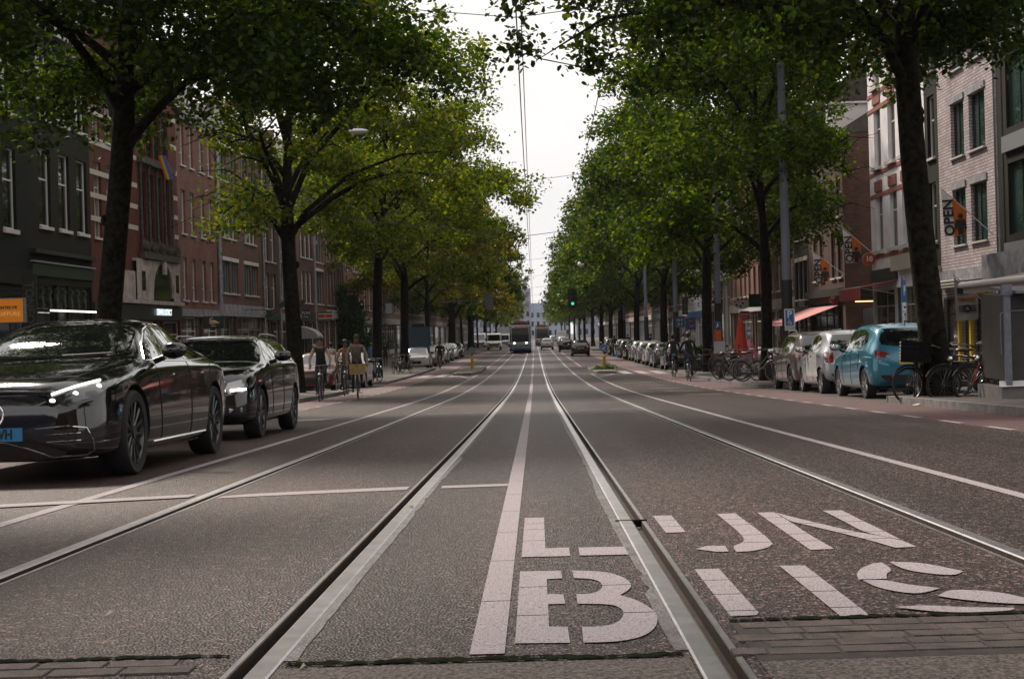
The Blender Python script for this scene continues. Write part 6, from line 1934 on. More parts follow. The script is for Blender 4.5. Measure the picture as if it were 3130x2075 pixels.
def person(x, y, rz, lab, pose='walk', top=DKCLO, leg=JEANS, skin=SKIN1, hair=HAIRD, longhair=False, sleeve=True, s=1., dz=.12, group=None, cap=False, bald=False):
    P = {k: Vector(v) for k, v in POSES[pose].items()}
    root = empty('person', (x, y, ZP(y) + dz), rz, lab, 'person', group, (s, s, s))
    vs, es, rad, cls = [], [], [], []
    def a(p, r, c, par=None):
        vs.append(tuple(p)); rad.append(r); cls.append(c)
        if par is not None: es.append((par, len(vs) - 1))
        return len(vs) - 1
    pel = a(P['pel'], (.155, .115), 'leg')
    sp = a(P['pel'].lerp(P['chest'], .5), (.135, .10), 'top', pel)
    ch = a(P['chest'], (.165, .115), 'top', sp)
    nb = a(P['chest'].lerp(P['neck'], .75), (.10, .075), 'top', ch)
    nk = a(P['neck'], (.055, .055), 'skin', nb)
    hb = a(P['head'] + V3(0, .0, -.03), (.075, .088), 'skin', nk)
    hc = a(P['head'] + V3(0, .01, .07), (.080, .098), 'skin', hb)
    a(P['head'] + V3(0, .015, .125), (.05, .06), 'skin', hc)
    for sx, E, W_, K_, A_ in ((1, 'eL', 'wL', 'kL', 'aL'), (-1, 'eR', 'wR', 'kR', 'aR')):
        sh = a(P['chest'] + V3(sx * .185, .0, .10), (.062, .062), 'top', nb)
        el = a(P[E], (.046, .046), 'top' if sleeve else 'skin', sh)
        wr = a(P[W_], (.029, .029), 'top' if sleeve else 'skin', el)
        d = (P[W_] - P[E]).normalized()
        pm = a(P[W_] + d * .06, (.036, .02), 'skin', wr)
        side = d.cross(V3(0, 1, 0)); side = side.normalized() if side.length > .1 else V3(1, 0, 0)
        for q, ln in ((-.030, .062), (-.011, .072), (.009, .068), (.028, .055)):
            f1 = a(P[W_] + d * .095 + side * q, (.010, .010), 'skin', pm)
            a(P[W_] + d * (.095 + ln * .7) + side * q + V3(0, -.012, -.012), (.0085, .0085), 'skin', f1)
        t1 = a(P[W_] + d * .05 + side * -.045 * sx, (.011, .011), 'skin', wr)
        a(P[W_] + d * .085 + side * -.058 * sx, (.009, .009), 'skin', t1)
        hp = a(P['pel'] + V3(sx * .095, 0, -.06), (.095, .10), 'leg', pel)
        kn = a(P[K_], (.062, .062), 'leg', hp)
        ca = a(P[K_].lerp(P[A_], .35) + V3(0, .015, 0), (.058, .058), 'leg', kn)
        an = a(P[A_], (.038, .04), 'leg', ca)
        a(P[A_] + V3(0, -.15, -.055), (.042, .03), 'shoe', an)
        cls.append(None); cls.pop()
    if (pose, sleeve) in PCACHE: fm0, mi = PCACHE[(pose, sleeve)]
    else: fm0, mi = grow(vs, es, rad, cls, P)
    PCACHE[(pose, sleeve)] = (fm0, mi)
    fm = fm0.copy()
    fm.materials.clear()
    for m in (skin, top, leg, SHOE): fm.materials.append(m)
    fm.polygons.foreach_set('material_index', mi)
    person2(root, fm, P, skin, hair, longhair, cap, bald)
    return root
PCACHE = {}
def grow(vs, es, rad, cls, P):
    me = bpy.data.meshes.new('figure'); me.from_pydata(vs, es, [])
    o = bpy.data.objects.new('fig', me); col.objects.link(o)
    md = o.modifiers.new('s', 'SKIN'); md.use_smooth_shade = True
    for i, r in enumerate(rad): me.skin_vertices[0].data[i].radius = r
    me.skin_vertices[0].data[0].use_root = True
    sb = o.modifiers.new('ss', 'SUBSURF'); sb.levels = 1; sb.render_levels = 1
    fm = apply_mods(o)
    bpy.data.objects.remove(o)
    fm.name = 'figure'
    names = ['skin', 'top', 'leg', 'shoe']
    segs = [(np.array(vs[i]), np.array(vs[j]), cls[j] if cls[j] != 'shoe' else 'shoe') for i, j in es]
    mi = []
    for p in fm.polygons:
        c = np.array(p.center); best, bc = 9, 'top'
        for A, B, k in segs:
            ab = B - A; t = min(1, max(0, np.dot(c - A, ab) / (np.dot(ab, ab) + 1e-9)))
            d = np.linalg.norm(c - A - ab * t)
            if k == 'leg' and B[2] > P['pel'].z - .07 and t < .3: d += 0
            if d < best: best, bc = d, k
        mi.append(names.index(bc))
    fm.polygons.foreach_set('use_smooth', [True] * len(mi))
    return fm, mi
def person2(root, fm, P, skin, hair, longhair, cap, bald):
    obj('figure', fm, root)
    h = P['head']
    if not bald:
        k = MB(); k.sphere((h.x, h.y + .030, h.z + .065), .108, 14, sc=(.90, 1.0, 1.04))
        if longhair: k.sphere((h.x, h.y + .075, h.z - .06), .10, 12, sc=(.95, .6, 1.7))
        if cap: k.b2((h.x - .06, h.y - .17, h.z + .07), (h.x + .06, h.y - .05, h.z + .085))
        k.build('hair', hair, root, True)
    k = MB(); k.sphere((h.x, h.y - .088, h.z + .0), .017, 8, sc=(.8, 1.1, 1.5)); 
    for sx in (-1, 1): k.sphere((h.x + sx * .076, h.y + .015, h.z + .02), .024, 8, sc=(.4, .8, 1.3))
    k.build('nose_and_ears', skin, root, True)
    k = MB()
    for sx in (-1, 1): k.sphere((h.x + sx * .030, h.y - .078, h.z + .03), .0095, 6)
    k.b2((h.x - .022, h.y - .089, h.z - .046), (h.x + .022, h.y - .075, h.z - .040)); k.build('eyes_and_mouth', HAIRD, root)
    return root
def rider(x, y, rz, lab, blab, bike, **k):
    o = copy_tree(bike); place(o, x, y, rz, blab, 'bicycles being ridden', 0)
    return person(x, y, rz, lab, 'cycle', dz=0.0, **k)
bcr = make_bike(fm=BIKEBLK, crate=(.48, .30, WOOD))
PP = 'people cycling in the left lane'
rider(-6.11, 43.0, R(4), 'person in dark clothes with bare forearms cycling nearest on the left', 'dark bicycle ridden by the person with bare forearms', b2, top=DKCLO, leg=DKTRO, skin=SKIN1, sleeve=False, group=PP, s=1.0)
place(bcr, -5.28, 45.0, R(8), 'bicycle with a wooden crate ridden by the person in a patterned jacket', 'bicycles being ridden', 0)
person(-5.28, 45.0, R(8), 'long haired person in patterned jacket cycling with a wooden crate', 'cycle', top=PATT, leg=DKTRO, skin=SKIN2, longhair=True, dz=0, group=PP, s=1.04)
rider(-6.25, 49.8, R(2), 'person in a rust brown top cycling just behind the crate cyclist', 'bicycle ridden by the person in the rust brown top', b2, top=TANTOP, leg=DKTRO, skin=SKIN2, sleeve=False, group=PP)
rider(-6.3, 100, R(0), 'small dark distant cyclist beside the parked white hatchback', 'bicycle of the distant dark cyclist', b2, top=DKCLO, leg=DKTRO, group=PP)
rider(6.22, 64.5, math.pi, 'person in dark clothes cycling away, farther of the right hand pair', 'bicycle with a bright blue saddle cover', b2, top=DKCLO, leg=DKTRO, group='people cycling away on the right')
rider(6.1, 57.0, math.pi, 'person in black jacket and blue jeans cycling away on the right', 'bicycle ridden by the person in blue jeans', b2, top=DKCLO, leg=JEANS, hair=bpy.data.materials['brown_hair'], cap=True, group='people cycling away on the right')
k = MB(); k.sphere((0, 0, 0), .15, 10, sc=(.8, 1, .5)); o = k.build('saddle_cover', mat('bright_blue_cover', (.03, .25, .42), .5), None, True); o.location = (6.22, 64.2, ZP(64.2) + .96); tag(o, 'bright blue cover on the saddle of the farther right bicycle', 'saddle cover')
PD = 'people walking on the left pavement'
person(-10.6, 72, R(20), 'person in black shirt walking behind the left cyclists', 'walk', top=DKCLO, leg=DKTRO, hair=HAIRG, group=PD)
person(-10.2, 75, R(190), 'person in white shirt walking away behind the left cyclists', 'walk', top=WSHIRT, leg=DKTRO, group=PD, s=1.04)
person(-9.8, 80, R(0), 'dark clothed person walking left of the curved trunk tree', 'walk', top=DKCLO, leg=JEANS, group=PD)
person(-10, 92, R(0), 'person in blue walking right behind the straight dark trunk', 'walk', top=BLUETOP, leg=DKTRO, group=PD)
person(-10.5, 105, R(180), 'dark person walking behind the parked white hatchback', 'walk', top=DKCLO, leg=DKTRO, group=PD)
PR = 'people at the terrace on the right'
person(9.4, 66.5, R(200), 'bald person in a grey shirt beside the orange poster mast', 'stand', top=GREYTOP, leg=DKTRO, bald=True, group=PR)
person(11.0, 59.5, R(160), 'person in a bright blue shirt at the terrace behind the slim tree', 'stand', top=BLUETOP, leg=DKTRO, group=PR)
for x, y, a, lab, tp in ((9.9, 53.2, 20, 'seated person in black facing the street, right of the slim tree', DKCLO), (10.7, 54.0, -40, 'seated person with bare arms next to the one in black', TANTOP), (9.6, 55.4, 150, 'seated person in a grey shirt at the terrace table', GREYTOP), (11.5, 52, 60, 'seated person in white near the corner cafe', WSHIRT)):
    person(x, y, R(a), lab, 'sit', top=tp, leg=DKTRO, sleeve=tp is GREYTOP, skin=SKIN1, group=PR)
person(12.2, 50, R(180), 'person with orange brown hair behind the roof of the blue car', 'stand', top=DKCLO, leg=DKTRO, hair=bpy.data.materials['brown_hair'], group=PR)
person(11.4, 44.2, R(180), 'person standing by the narrow parking sign behind the blue car', 'stand', top=DKCLO, leg=JEANS, group=PR)
person(7.0, 126, R(180), 'person in dark clothes carrying a cyan bag by the far parked cars', 'walk', top=DKCLO, leg=DKTRO, longhair=True, hair=mat('auburn_hair', (.10, .04, .015), .6), group='people on the far right pavement')
k = MB(); k.lathe([(.02, 0), (.26, .02), (.30, .25), (.20, .55), (.06, .66)], n=12); o = k.build('carrier_bag', mat('cyan_bag', (.03, .42, .52), .5), None, True); o.location = (7.32, 125.8, ZP(126) + .08); tag(o, 'bright cyan carrier bag held by the person near the far parked cars', 'bag')
rq = random.Random(4)
for i, (x, y) in enumerate(((10.5, 100), (11.5, 112), (9.6, 122), (10.8, 135), (9.4, 146), (9.9, 165))):
    person(x, y, R(rq.uniform(0, 360)), ('person in grey among the terrace crowd behind the right parked cars', 'person in white on the far right pavement', 'dark person behind the right parked cars near the cyan bag', 'person in blue far down the right pavement', 'small dark figure farther down the right pavement', 'tiny distant walker on the right pavement')[i], 'walk', top=(GREYTOP, WSHIRT, DKCLO, BLUETOP, DKCLO, WSHIRT)[i], group='people on the far right pavement')
# ================================================================ street furniture, signs, flags, wires
POLEG = mat('grey_mast_paint', (.14, .155, .19), .5, vary=.15, scale=2)
POLEB = mat('black_mast_foot', (.010, .011, .010), .6)
SIGNB = mat('traffic_blue', (.02, .10, .30), .45)
SIGNW = mat('sign_white', (.60, .60, .60), .5)
ORANGEM = mat('orange_poster', (.50, .10, .02), .6, vary=.12, scale=4)
SIGNBK = mat('sign_back_grey', (.16, .17, .18), .5)
def mast(x, y, H, lab, r0=.165, r1=.115, foot=3.05):
    root = empty('catenary_mast', (x, y, ZP(y) + .12), 0, lab, 'mast', 'tram wire masts')
    k = MB(); k.tube([(0, 0, 0), (0, 0, foot)], r0, 16); k.tube([(0, 0, foot), (0, 0, foot + .06)], r0 + .02, 16); k.build('foot', POLEB, root, True)
    k = MB(); k.tube([(0, 0, foot + .06), (0, 0, H)], [r0 * .82, r1], 16); k.sphere((0, 0, H), r1 * 1.1, 10); k.build('shaft', POLEG, root, True)
    return root
MR = [(7.83, 44.5, 'mast right of the slim tree, carrying the blue disabled parking sign'), (8.50, 66.5, 'mast with black foot carrying an orange poster and a small blue sign'), (8.45, 86, 'grey mast behind the right hand cyclists with a blue direction sign'), (8.7, 112, 'grey mast between the far right trees'), (8.7, 140, 'distant grey mast on the right')]
ML = [(-8.9, 46.5, 'grey mast hidden beside the yellow green tree'), (-8.9, 68, 'grey mast behind the left cyclists'), (-9.0, 89, 'grey mast left of the straight dark trunk'), (-9.0, 112, 'grey mast behind the left parked cars'), (-9, 140, 'distant grey mast on the left')]
for x, y, l in MR: mast(x, y, 9.6 if y < 100 else 8.6, l)
def board(x, y, z0, z1, w, m, name, lab, cat, back=SIGNBK, th=.03, rz=0, group=None, poles=None, rim=None):
    root = empty(name, (x, y, z0), rz, lab, cat, group)
    h = z1 - z0
    k = MB(); k.b2((-w/2, 0, 0), (w/2, th, h)); k.build('panel', m, root)
    if rim:
        k = MB()
        for a, b, c, d in ((-w/2, 0, w/2, .03), (-w/2, h-.03, w/2, h), (-w/2, .03, -w/2+.03, h-.03), (w/2-.03, .03, w/2, h-.03)): k.b2((a, -.006, b), (c, -.001, d))
        k.build('rim', rim, root)
    return root
# disabled parking sign on the first mast
x, _ = at(2413, 975, 44.3)
s_ = board(x, 44.27, 2.24, 2.78, .31, SIGNB, 'parking_sign', 'blue disabled parking sign with white P strapped to the right mast', 'parking sign', rim=SIGNW)
text_obj('letter', 'P', .30, SIGNW, s_, T(0, -.004, .37) @ FACE, bold=.008)
k = MB(); k.ring((0, -.006, .12), .05, .008, 'y', 16, 5); k.tube([(-.02, -.006, .21), (-.015, -.006, .13), (.04, -.006, .12), (.06, -.006, .06)], .009, 5); k.sphere((-.022, -.006, .235), .014, 6); k.build('wheelchair_symbol', SIGNW, s_)
k = MB(); k.b2((-.15, 0, -.11), (.15, .02, -.01)); kk = k.build('plate', SIGNW, s_); text_obj('plate_lettering', 'FC-WS', .085, INK, kk, T(0, -.003, -.06) @ FACE)
# poster and blue sign on the second mast
x, _ = at(2194.5, 1045, 66.3)
s_ = board(x, 66.25, 1.0, 2.18, .32, ORANGEM, 'poster_panel', 'tall orange poster panel with pale lines of lettering on the second mast', 'poster')
for i, t_ in enumerate(('wees', 'stil', 'rij', 'kalm', 'ok')): text_obj('poster_lettering', t_, .09, mat('pale_orange_ink', (.6, .32, .2), .6) if i == 0 else bpy.data.materials['pale_orange_ink'], s_, T(0, -.004, 1.03 - i * .23) @ FACE)
s_ = board(x, 66.25, 2.2, 2.56, .3, SIGNB, 'zone_sign', 'small blue sign with a red and white figure above the orange poster', 'sign')
k = MB(); k.sphere((0, -.006, .26), .03, 8, sc=(1, .2, 1)); k.prism([(-.06, .06), (.06, .06), (.03, .22), (-.03, .22)], 'y', -.012, -.004); k.build('figure_symbol', SIGNW, s_)
k = MB(); k.b2((-.02, -.014, .03), (.11, -.005, .12)); k.build('red_symbol', REDL, s_)
x, z = at(2078, 985, 85.8)
s_ = board(x, 85.7, z - .3, z + .3, .55, mat('dull_blue', (.02, .06, .14), .6), 'direction_sign', 'blue direction sign with white marks on the third mast', 'sign')
text_obj('lettering', 'N 4', .2, SIGNW, s_, T(0, -.004, .42) @ FACE); text_obj('lettering', 'Z 2', .2, SIGNW, s_, T(0, -.004, .18) @ FACE)
x, z = at(2108, 990, 85)
s_ = board(x, 84.5, z - .35, z + .35, .6, bpy.data.materials['dull_blue'], 'no_stopping_sign', 'blue sign with a red ring beside the blue direction sign', 'sign')
k = MB(); k.ring((0, -.01, .35), .17, .03, 'y', 20, 6); k.build('red_ring', REDL, s_)
k = MB(); k.tube([(0, .05, z * -1 + .4 + ZP(85)), (0, .05, .4)], .035, 8); k.build('pole', POLEG, s_)
# narrow sign stack near the big tree
x, z = at(2765, 921, 31.5)
root = empty('parking_zone_sign', (x, 31.5, ZP(31.5) + .12), R(62), 'narrow edge on stack of blue P and white plates on a grey pole', 'parking sign')
k = MB(); k.tube([(0, .04, 0), (0, .04, 2.45)], .03, 8); k.build('pole', POLEG, root, True)
zb = ZP(31.5) + .12
k = MB(); k.b2((-.15, 0, 2.72 - zb), (.15, .02, 3.18 - zb)); o = k.build('blue_panel', SIGNB, root); text_obj('letter', 'P', .3, SIGNW, o, T(0, -.003, 2.95 - zb) @ FACE, bold=.008)
for i, (za, zc, t_) in enumerate(((2.52, 2.70, 'zone'), (2.38, 2.5, '9-24'), (2.24, 2.37, 'ma-zo'))):
    k = MB(); k.b2((-.14, 0, za - zb), (.14, .02, zc - zb)); o = k.build('white_plate', SIGNW, root); text_obj('plate_lettering', t_, .09, INK, o, T(0, -.003, (za + zc) / 2 - zb) @ FACE)

# islands with yellow bollards
YB = mat('yellow_bollard_paint', (.52, .28, .02), .5, vary=.15, scale=6)
ISL = mat('island_stones', (.15, .12, .10), .85, vary=.35, scale=8, bump=.6, bscale=20)
for sgn, pts, bx, by, lab1, lab2 in ((-1, [(-4.35, 80.2), (-3.35, 80.0), (-2.95, 84), (-3.05, 96.5), (-3.4, 98.5), (-4.35, 94)], -3.62, 88.5, 'left traffic island of brown stone with a raised kerb', 'yellow bollard with the grey back of a round sign on the left island'),
                                 (1, [(3.35, 76.3), (4.35, 76.0), (4.45, 90), (4.1, 93.5), (3.4, 92.5), (3.1, 82)], 3.9, 79.5, 'right traffic island of brown stone with grass at the bollard foot', 'yellow bollard with a round blue arrow sign on the right island')):
    root = empty('traffic_island', (0, 0, 0), 0, lab1, 'traffic island')
    k = MB(); k.prism(pts, 'z', -.1, ZP(85) + .14); k.build('kerb_edge', KERB, root)
    cx_ = sum(p[0] for p in pts) / 6; cy_ = sum(p[1] for p in pts) / 6
    k = MB(); k.prism([(cx_ + (p[0]-cx_)*.8, cy_ + (p[1]-cy_)*.95) for p in pts], 'z', ZP(85) + .1, ZP(85) + .17); k.build('paving', ISL, root)
    zb = ZP(by) + .16
    b_ = empty('yellow_bollard', (bx, by, zb), 0, lab2, 'bollard', 'bollards on the traffic islands')
    k = MB(); k.tube([(0, 0, 0), (0, 0, .72)], .09, 14); k.sphere((0, 0, .72), .09, 10, sc=(1, 1, .4)); k.build('body', YB, b_, True)
    k = MB(); k.tube([(0, 0, .72), (0, 0, .95)], .03, 8); k.build('neck', POLEB, b_)
    d_ = MB(); d_.disc((0, 0, 1.13), .21, 'y', 28, 0, .03); dd = d_.build('disc', SIGNB if sgn > 0 else SIGNBK, b_, True)
    if sgn > 0:
        k = MB(); k.ring((0, -.018, 1.13), .195, .008, 'y', 24, 5); k.tube([(.09, -.02, 1.22), (-.06, -.02, 1.07)], .022, 5); k.tube([(-.08, -.02, 1.17), (-.08, -.02, 1.05), (.05, -.02, 1.05)], .022, 5); k.build('arrow', SIGNW, dd)
        rg_ = np.random.default_rng(9); C_ = np.array([(bx + rg_.uniform(-.5, .5), by + rg_.uniform(-.6, .6), zb + .05) for _ in range(40)])
        o = obj('island_grass', leaf_mesh('island_grass', C_, np.full(40, .16), 10, .12, LEAF_B, rg_)); tag(o, kind='stuff')

# wires
WIRE = mat('wire', (.02, .02, .02), .6)
def wire(name, P, r, lab, cat='wire', sag=0, group=None):
    k = MB(); k.tube(P, r, 5); return tag(k.build(name, WIRE, None, True), lab, cat, group)
def sagline(a, b, s, n=12):
    a, b = Vector(a), Vector(b)
    return [a.lerp(b, i / n) - Vector((0, 0, s * 4 * (i / n) * (1 - i / n))) for i in range(n + 1)]
YS = [6, 24, 45.5, 67, 87, 112, 140, 170, 200, 240, 290, 340]
def zw(y): return ZP(y) + 5.75
for i, (x, l, r, dz) in enumerate(((-1.44, 'tram contact wire hanging above the left track', .008, 0), (1.44, 'tram contact wire hanging above the right track', .008, 0), (.02, 'pair partner of the central cable, left strand, running down the street', .012, .75), (.10, 'central cable strand running down the middle of the street', .009, .62))):
    P = []
    for a, b in zip(YS[:-1], YS[1:]): P += sagline((x, a, zw(a) + dz), (x, b, zw(b) + dz), .12 if i < 2 else .3, 6)[:-1]
    P.append(Vector((x, YS[-1], zw(YS[-1]) + dz)))
    wire('contact_wire' if i < 2 else 'street_cable', P, r, l)
for i, y in enumerate(YS[1:]):
    wire('span_wire', [(-9, y, zw(y) + 1.9), (-1.44, y, zw(y) + .95), (0, y, zw(y) + .8), (1.44, y, zw(y) + .95), (8.6, y, zw(y) + 1.9)], .007 if i not in (2,) else .014, ORD[i] + ' wire spanned across the street, counted from the camera', 'wire', group='span wires')
# hanging globe lamps
LAMPW = mat('opal_lamp_glass', (.62, .62, .66), .3)
def hanging(x, y, z, r, lab):
    root = empty('hanging_street_lamp', (x, y, z), 0, lab, 'street lamp', 'lamps hanging over the street')
    k = MB(); k.sphere((0, 0, 0), r, 12, sc=(1, 1, .8)); k.build('globe', LAMPW, root, True)
    k = MB(); k.tube([(0, 0, r * .7), (0, 0, r * 1.5)], [r * .6, r * .25], 8); k.tube([(0, 0, r * 1.5), (0, 0, r * 1.5 + .35)], .012, 5); k.tube([(-2.2, 0, r*1.5 + .42), (0, 0, r * 1.5 + .33), (2.2, 0, r*1.5 + .42)], .006, 4); k.build('cap', POLEB, root, True)
for px, py, Y, l in ((1452, 820, 112, 'highest hanging lamp globe at the left foliage edge'), (1521, 890, 140, 'upper of the two small hanging globes left of the tram'), (1530, 906, 170, 'lower of the two small hanging globes left of the tram'), (1775, 808, 112, 'highest hanging lamp globe at the right foliage edge'), (1711, 902, 140, 'hanging globe left of the green traffic light'), (1727, 900, 170, 'small globe right next to the green traffic light'), (1468, 852, 125, 'faint hanging globe below the highest left one')):
    x, z = at(px, py, Y); hanging(x, Y, z, .27 if Y < 130 else .26, l)
x, z = at(1095, 402, 46); o = empty('hanging_street_lamp', (x, 46, z), 0, 'flat pale hanging luminaire among the leaves of the yellow green tree', 'street lamp', 'lamps hanging over the street')
k = MB(); k.sphere((0, 0, 0), .25, 12, sc=(1.3, .8, .35)); k.build('shade', LAMPW, o, True); k = MB(); k.tube([(-2, 0, .3), (0, 0, .08), (2, 0, .3)], .008, 5); k.build('wire', WIRE, o)
# overhead traffic signals
def signal(px, py, Y, lab, back):
    x, z = at(px, py, Y)
    root = empty('traffic_signal', (x, Y, z), 0, lab, 'traffic light', 'overhead traffic signals')
    k = MB(); pts = []
    for i in range(24):
        a = 2 * math.pi * i / 24; pts.append((.29 * math.cos(a), .62 * math.sin(a) if abs(math.sin(a)) > .6 else .62 * math.sin(a)))
    pts = [(.30 * math.cos(a), .36 * math.copysign(1, math.sin(a)) + .30 * math.sin(a)) for a in [2 * math.pi * (i + .5) / 24 for i in range(24)]]
    k.prism(pts, 'y', -.02, .02); k.b2((-.13, -.18 if not back else .02, -.48), (.13, -.02 if not back else .18, .48))
    k.build('housing', POLEB if not back else SIGNBK, root)
    for i, zz in enumerate((.32, 0, -.32)):
        k = MB(); yy = -.19
        if not back: k.disc((0, yy, zz), .10, 'y', 16, 0, .02); k.build('lens', [mat('dark_lens', (.02, .02, .02), .2), mat('dark_lens2', (.02, .02, .02), .2), mat('lit_green_lens', (.05, .6, .35), .3, emit=(.08, 1, .5), es=.7)][i], root, True)
    return root, x, z
s1, x, z = signal(1750, 913, 96, 'dark overhead signal with its green light lit, right of the trams', False)
s2, x2, z2 = signal(1494, 918, 100, 'grey back of an overhead signal hanging left of the tram', True)
k = MB(); k.tube([(0, .05, .1), (-1.7, .05, .02), (-3.6, .05, -.05)], .035, 6); k.build('arm', SIGNBK, s2)
k = MB(); k.tube([(0, .05, .1), (1.0, .05, .1), (2.2, .05, .2)], .012, 5); k.tube([(0, .05, .45), (0, .05, 1.2)], .01, 5); k.build('arm', POLEB, s1)
x, z = at(2094, 935, 84); root = empty('traffic_signal', (x, 84, z), 0, 'pole mounted dark signal beside the third mast on the right', 'traffic light', 'overhead traffic signals')
k = MB(); k.b2((-.16, 0, -.5), (.16, .25, .5)); k.tube([(-.2, .12, 0), (-.4, .12, 0)], .03, 5); k.build('housing', POLEB, root)
for zz in (.3, 0, -.3): k = MB(); k.disc((0, -.01, zz), .1, 'y', 14, 0, .02); k.build('lens', GL, root)

# grey cabinet with post at the right edge
CAB = mat('dark_cabinet_panel', (.035, .032, .029), .55, vary=.2, scale=3)
GALV = mat('galvanised_steel', (.19, .20, .24), .4, .5, vary=.15, scale=8)
zb = ZP(23) + .12
root = empty('kiosk_cabinet', (7.86, 24.0, zb), R(-4), 'tall dark kiosk cabinet with a grey post and white topped base at right edge', 'cabinet')
k = MB(); k.b2((-.05, 0, .28), (2.6, 1.5, 1.62)); k.prism([(0, 1.62), (1.5, 1.62), (1.5, 1.72), (0, 1.66)], 'x', -.05, 2.6); k.build('body', CAB, root)
k = MB(); k.b2((-.12, -.1, -.2), (2.7, 1.6, .17)); k.build('base', mat('base_concrete', (.13, .12, .12), .8, vary=.2), root)
k = MB(); k.prism([(-.14, .18), (-.02, .27), (-.02, .18)], 'x', -.14, 2.72); k.build('base_trim', SIGNW, root)
k = MB(); k.b2((-.05, -.12, .18), (.05, -.02, 1.66)); k.b2((-.08, -.14, 1.66), (.08, .0, 1.84)); k.build('post', GALV, root)
k = MB(); k.prism([(-.35, 1.68), (1.5, 1.80), (1.5, 1.84), (-.35, 1.72)], 'x', .1, 2.7); k.build('canopy', GALV, root)
k = MB(); k.b2((.62, -.012, .75), (.74, -.002, 1.0)); k.build('sticker', SIGNW, root)
k = MB(); k.b2((.5, -.008, .35), (.515, .0, 1.58)); k.b2((1.2, -.008, .35), (1.215, .0, 1.58)); k.build('door_seam', PLBLK, root)
k = MB(); k.tube([(-.08, .02, .7), (-.08, .02, 1.36), (0, .0, 1.4), (.6, -.02, 1.42)], .012, 6); k.build('rail', GALV, root)

# flags
FLO = mat('orange_flag', (.55, .13, .015), .8, vary=.1, scale=3)
FLW = mat('white_flag', (.75, .74, .74), .8)
FLN = mat('flag_grey', (.28, .26, .23), .8)
def flag(name, lab, Y, tip, base, poly_px, split, text=None, m=(FLO, FLW), polem=SIGNW, fig=True, cat='flag'):
    xt, zt = at(*tip, Y); xb, zb2 = at(*base, Y)
    root = empty(name, (xt, Y, zt), 0, lab, cat)
    P = [at(*p, Y) for p in poly_px]; P = [(p[0] - xt, p[1] - zt) for p in P]
    k = MB(); k.tube([(0, 0, 0), (xb - xt, .02, zb2 - zt)], .018, 8); k.build('pole', polem, root, True)
    # cloth as a gently waved grid between left edge P0-P1 and right edge P3-P2
    nx, nz = 14, 12
    def cloth(u0, u1, mm, nm):
        vs, fs = [], []
        n = 8
        for i in range(n + 1):
            u = u0 + (u1 - u0) * i / n
            t = (P[0][0] + (P[3][0]-P[0][0])*u, P[0][1] + (P[3][1]-P[0][1])*u); b = (P[1][0] + (P[2][0]-P[1][0])*u, P[1][1] + (P[2][1]-P[1][1])*u)
            for j in range(nz + 1):
                v = j / nz
                w = .035 * math.sin(u * 7 + 1) * (.25 + v)
                vs.append((t[0] + (b[0]-t[0])*v, w, t[1] + (b[1]-t[1])*v))
        N = len(vs)
        for i in range(n):
            for j in range(nz): fs.append((i*(nz+1)+j, i*(nz+1)+j+1, (i+1)*(nz+1)+j+1, (i+1)*(nz+1)+j))
        vs2 = vs + [(a, b_ + .006, c) for a, b_, c in vs]
        fs2 = fs + [tuple(q + N for q in f)[::-1] for f in fs]
        q = MB(); q.add(vs2, fs2); return q.build(nm, mm, root, True)
    cl = cloth(split, 1, m[0], 'cloth')
    if split > 0: wl = cloth(0, split, m[1], 'white_stripe')
    if text:
        H_ = P[0][1] - P[1][1]; cx_ = (P[0][0] + P[1][0]) / 2 + (P[3][0] - P[0][0]) * split * .52
        text_obj('flag_lettering', text, H_ * .30, INK, wl, T(cx_, -.06, P[1][1] + H_ * .40) @ Matrix.Rotation(R(-3), 4, 'Y') @ FACE @ Matrix.Rotation(R(90), 4, 'Z'), bold=.012, sx=1)
    if fig:
        k = MB(); fx = (P[1][0] + (P[2][0] - P[1][0]) * (.5 + split * .5)); fz = P[1][1] + (P[2][1]-P[1][1]) * .6; s = (P[0][1] - P[1][1]) / 1.5
        k.sphere((fx, -.06, fz + .62 * s), .085 * s, 10, sc=(1, .3, 1)); k.prism([(fx - .07*s, fz + .04*s), (fx + .07*s, fz + .04*s), (fx + .13*s, fz + .5*s), (fx - .13*s, fz + .5*s)], 'y', -.065, -.055)
        k.prism([(fx - .2*s, fz + .22*s), (fx - .14*s, fz + .18*s), (fx - .08*s, fz + .5*s), (fx - .15*s, fz + .5*s)], 'y', -.066, -.056); k.prism([(fx + .2*s, fz + .22*s), (fx + .14*s, fz + .18*s), (fx + .08*s, fz + .5*s), (fx + .15*s, fz + .5*s)], 'y', -.067, -.057)
        k.build('figure_print', INK, cl)
    return root, P
flag('open_flag', 'large orange and white OPEN flag on the pale grey brick house', 47.1, (2874, 574), (3035, 715), [(2876, 580), (2889, 724), (2955, 718), (2955, 640)], .42, 'OPEN')
flag('open_flag', 'middle orange and white OPEN flag above the round red sign', 64.0, (2572, 693), (2680, 785), [(2575, 700), (2587, 804), (2629, 803), (2633, 746)], .45, 'OPEN')
flag('open_flag', 'smallest OPEN flag with white stripe, left at the corner cafe', 70.0, (2480, 766), (2584, 842), [(2484, 772), (2496, 869), (2534, 858), (2536, 807)], .42, 'OPEN')
r4, P4 = flag('shop_flag', 'grey shop flag with black and red bands and a round emblem, right edge', 47.0, (2913, 840), (3035, 945), [(2916, 848), (2924, 982), (2992, 975), (2990, 911)], 0, None, (FLN, FLN), polem=FR_Y, fig=False)
xt, zt = at(2913, 840, 47.0)
def rel(px, py): a, b = at(px, py, 47.0); return a - xt, b - zt
k = MB(); k.prism([rel(2923, 880), rel(2925, 898), rel(2962, 896), rel(2945, 881)], 'y', -.09, -.05); k.build('black_band', INK, r4)
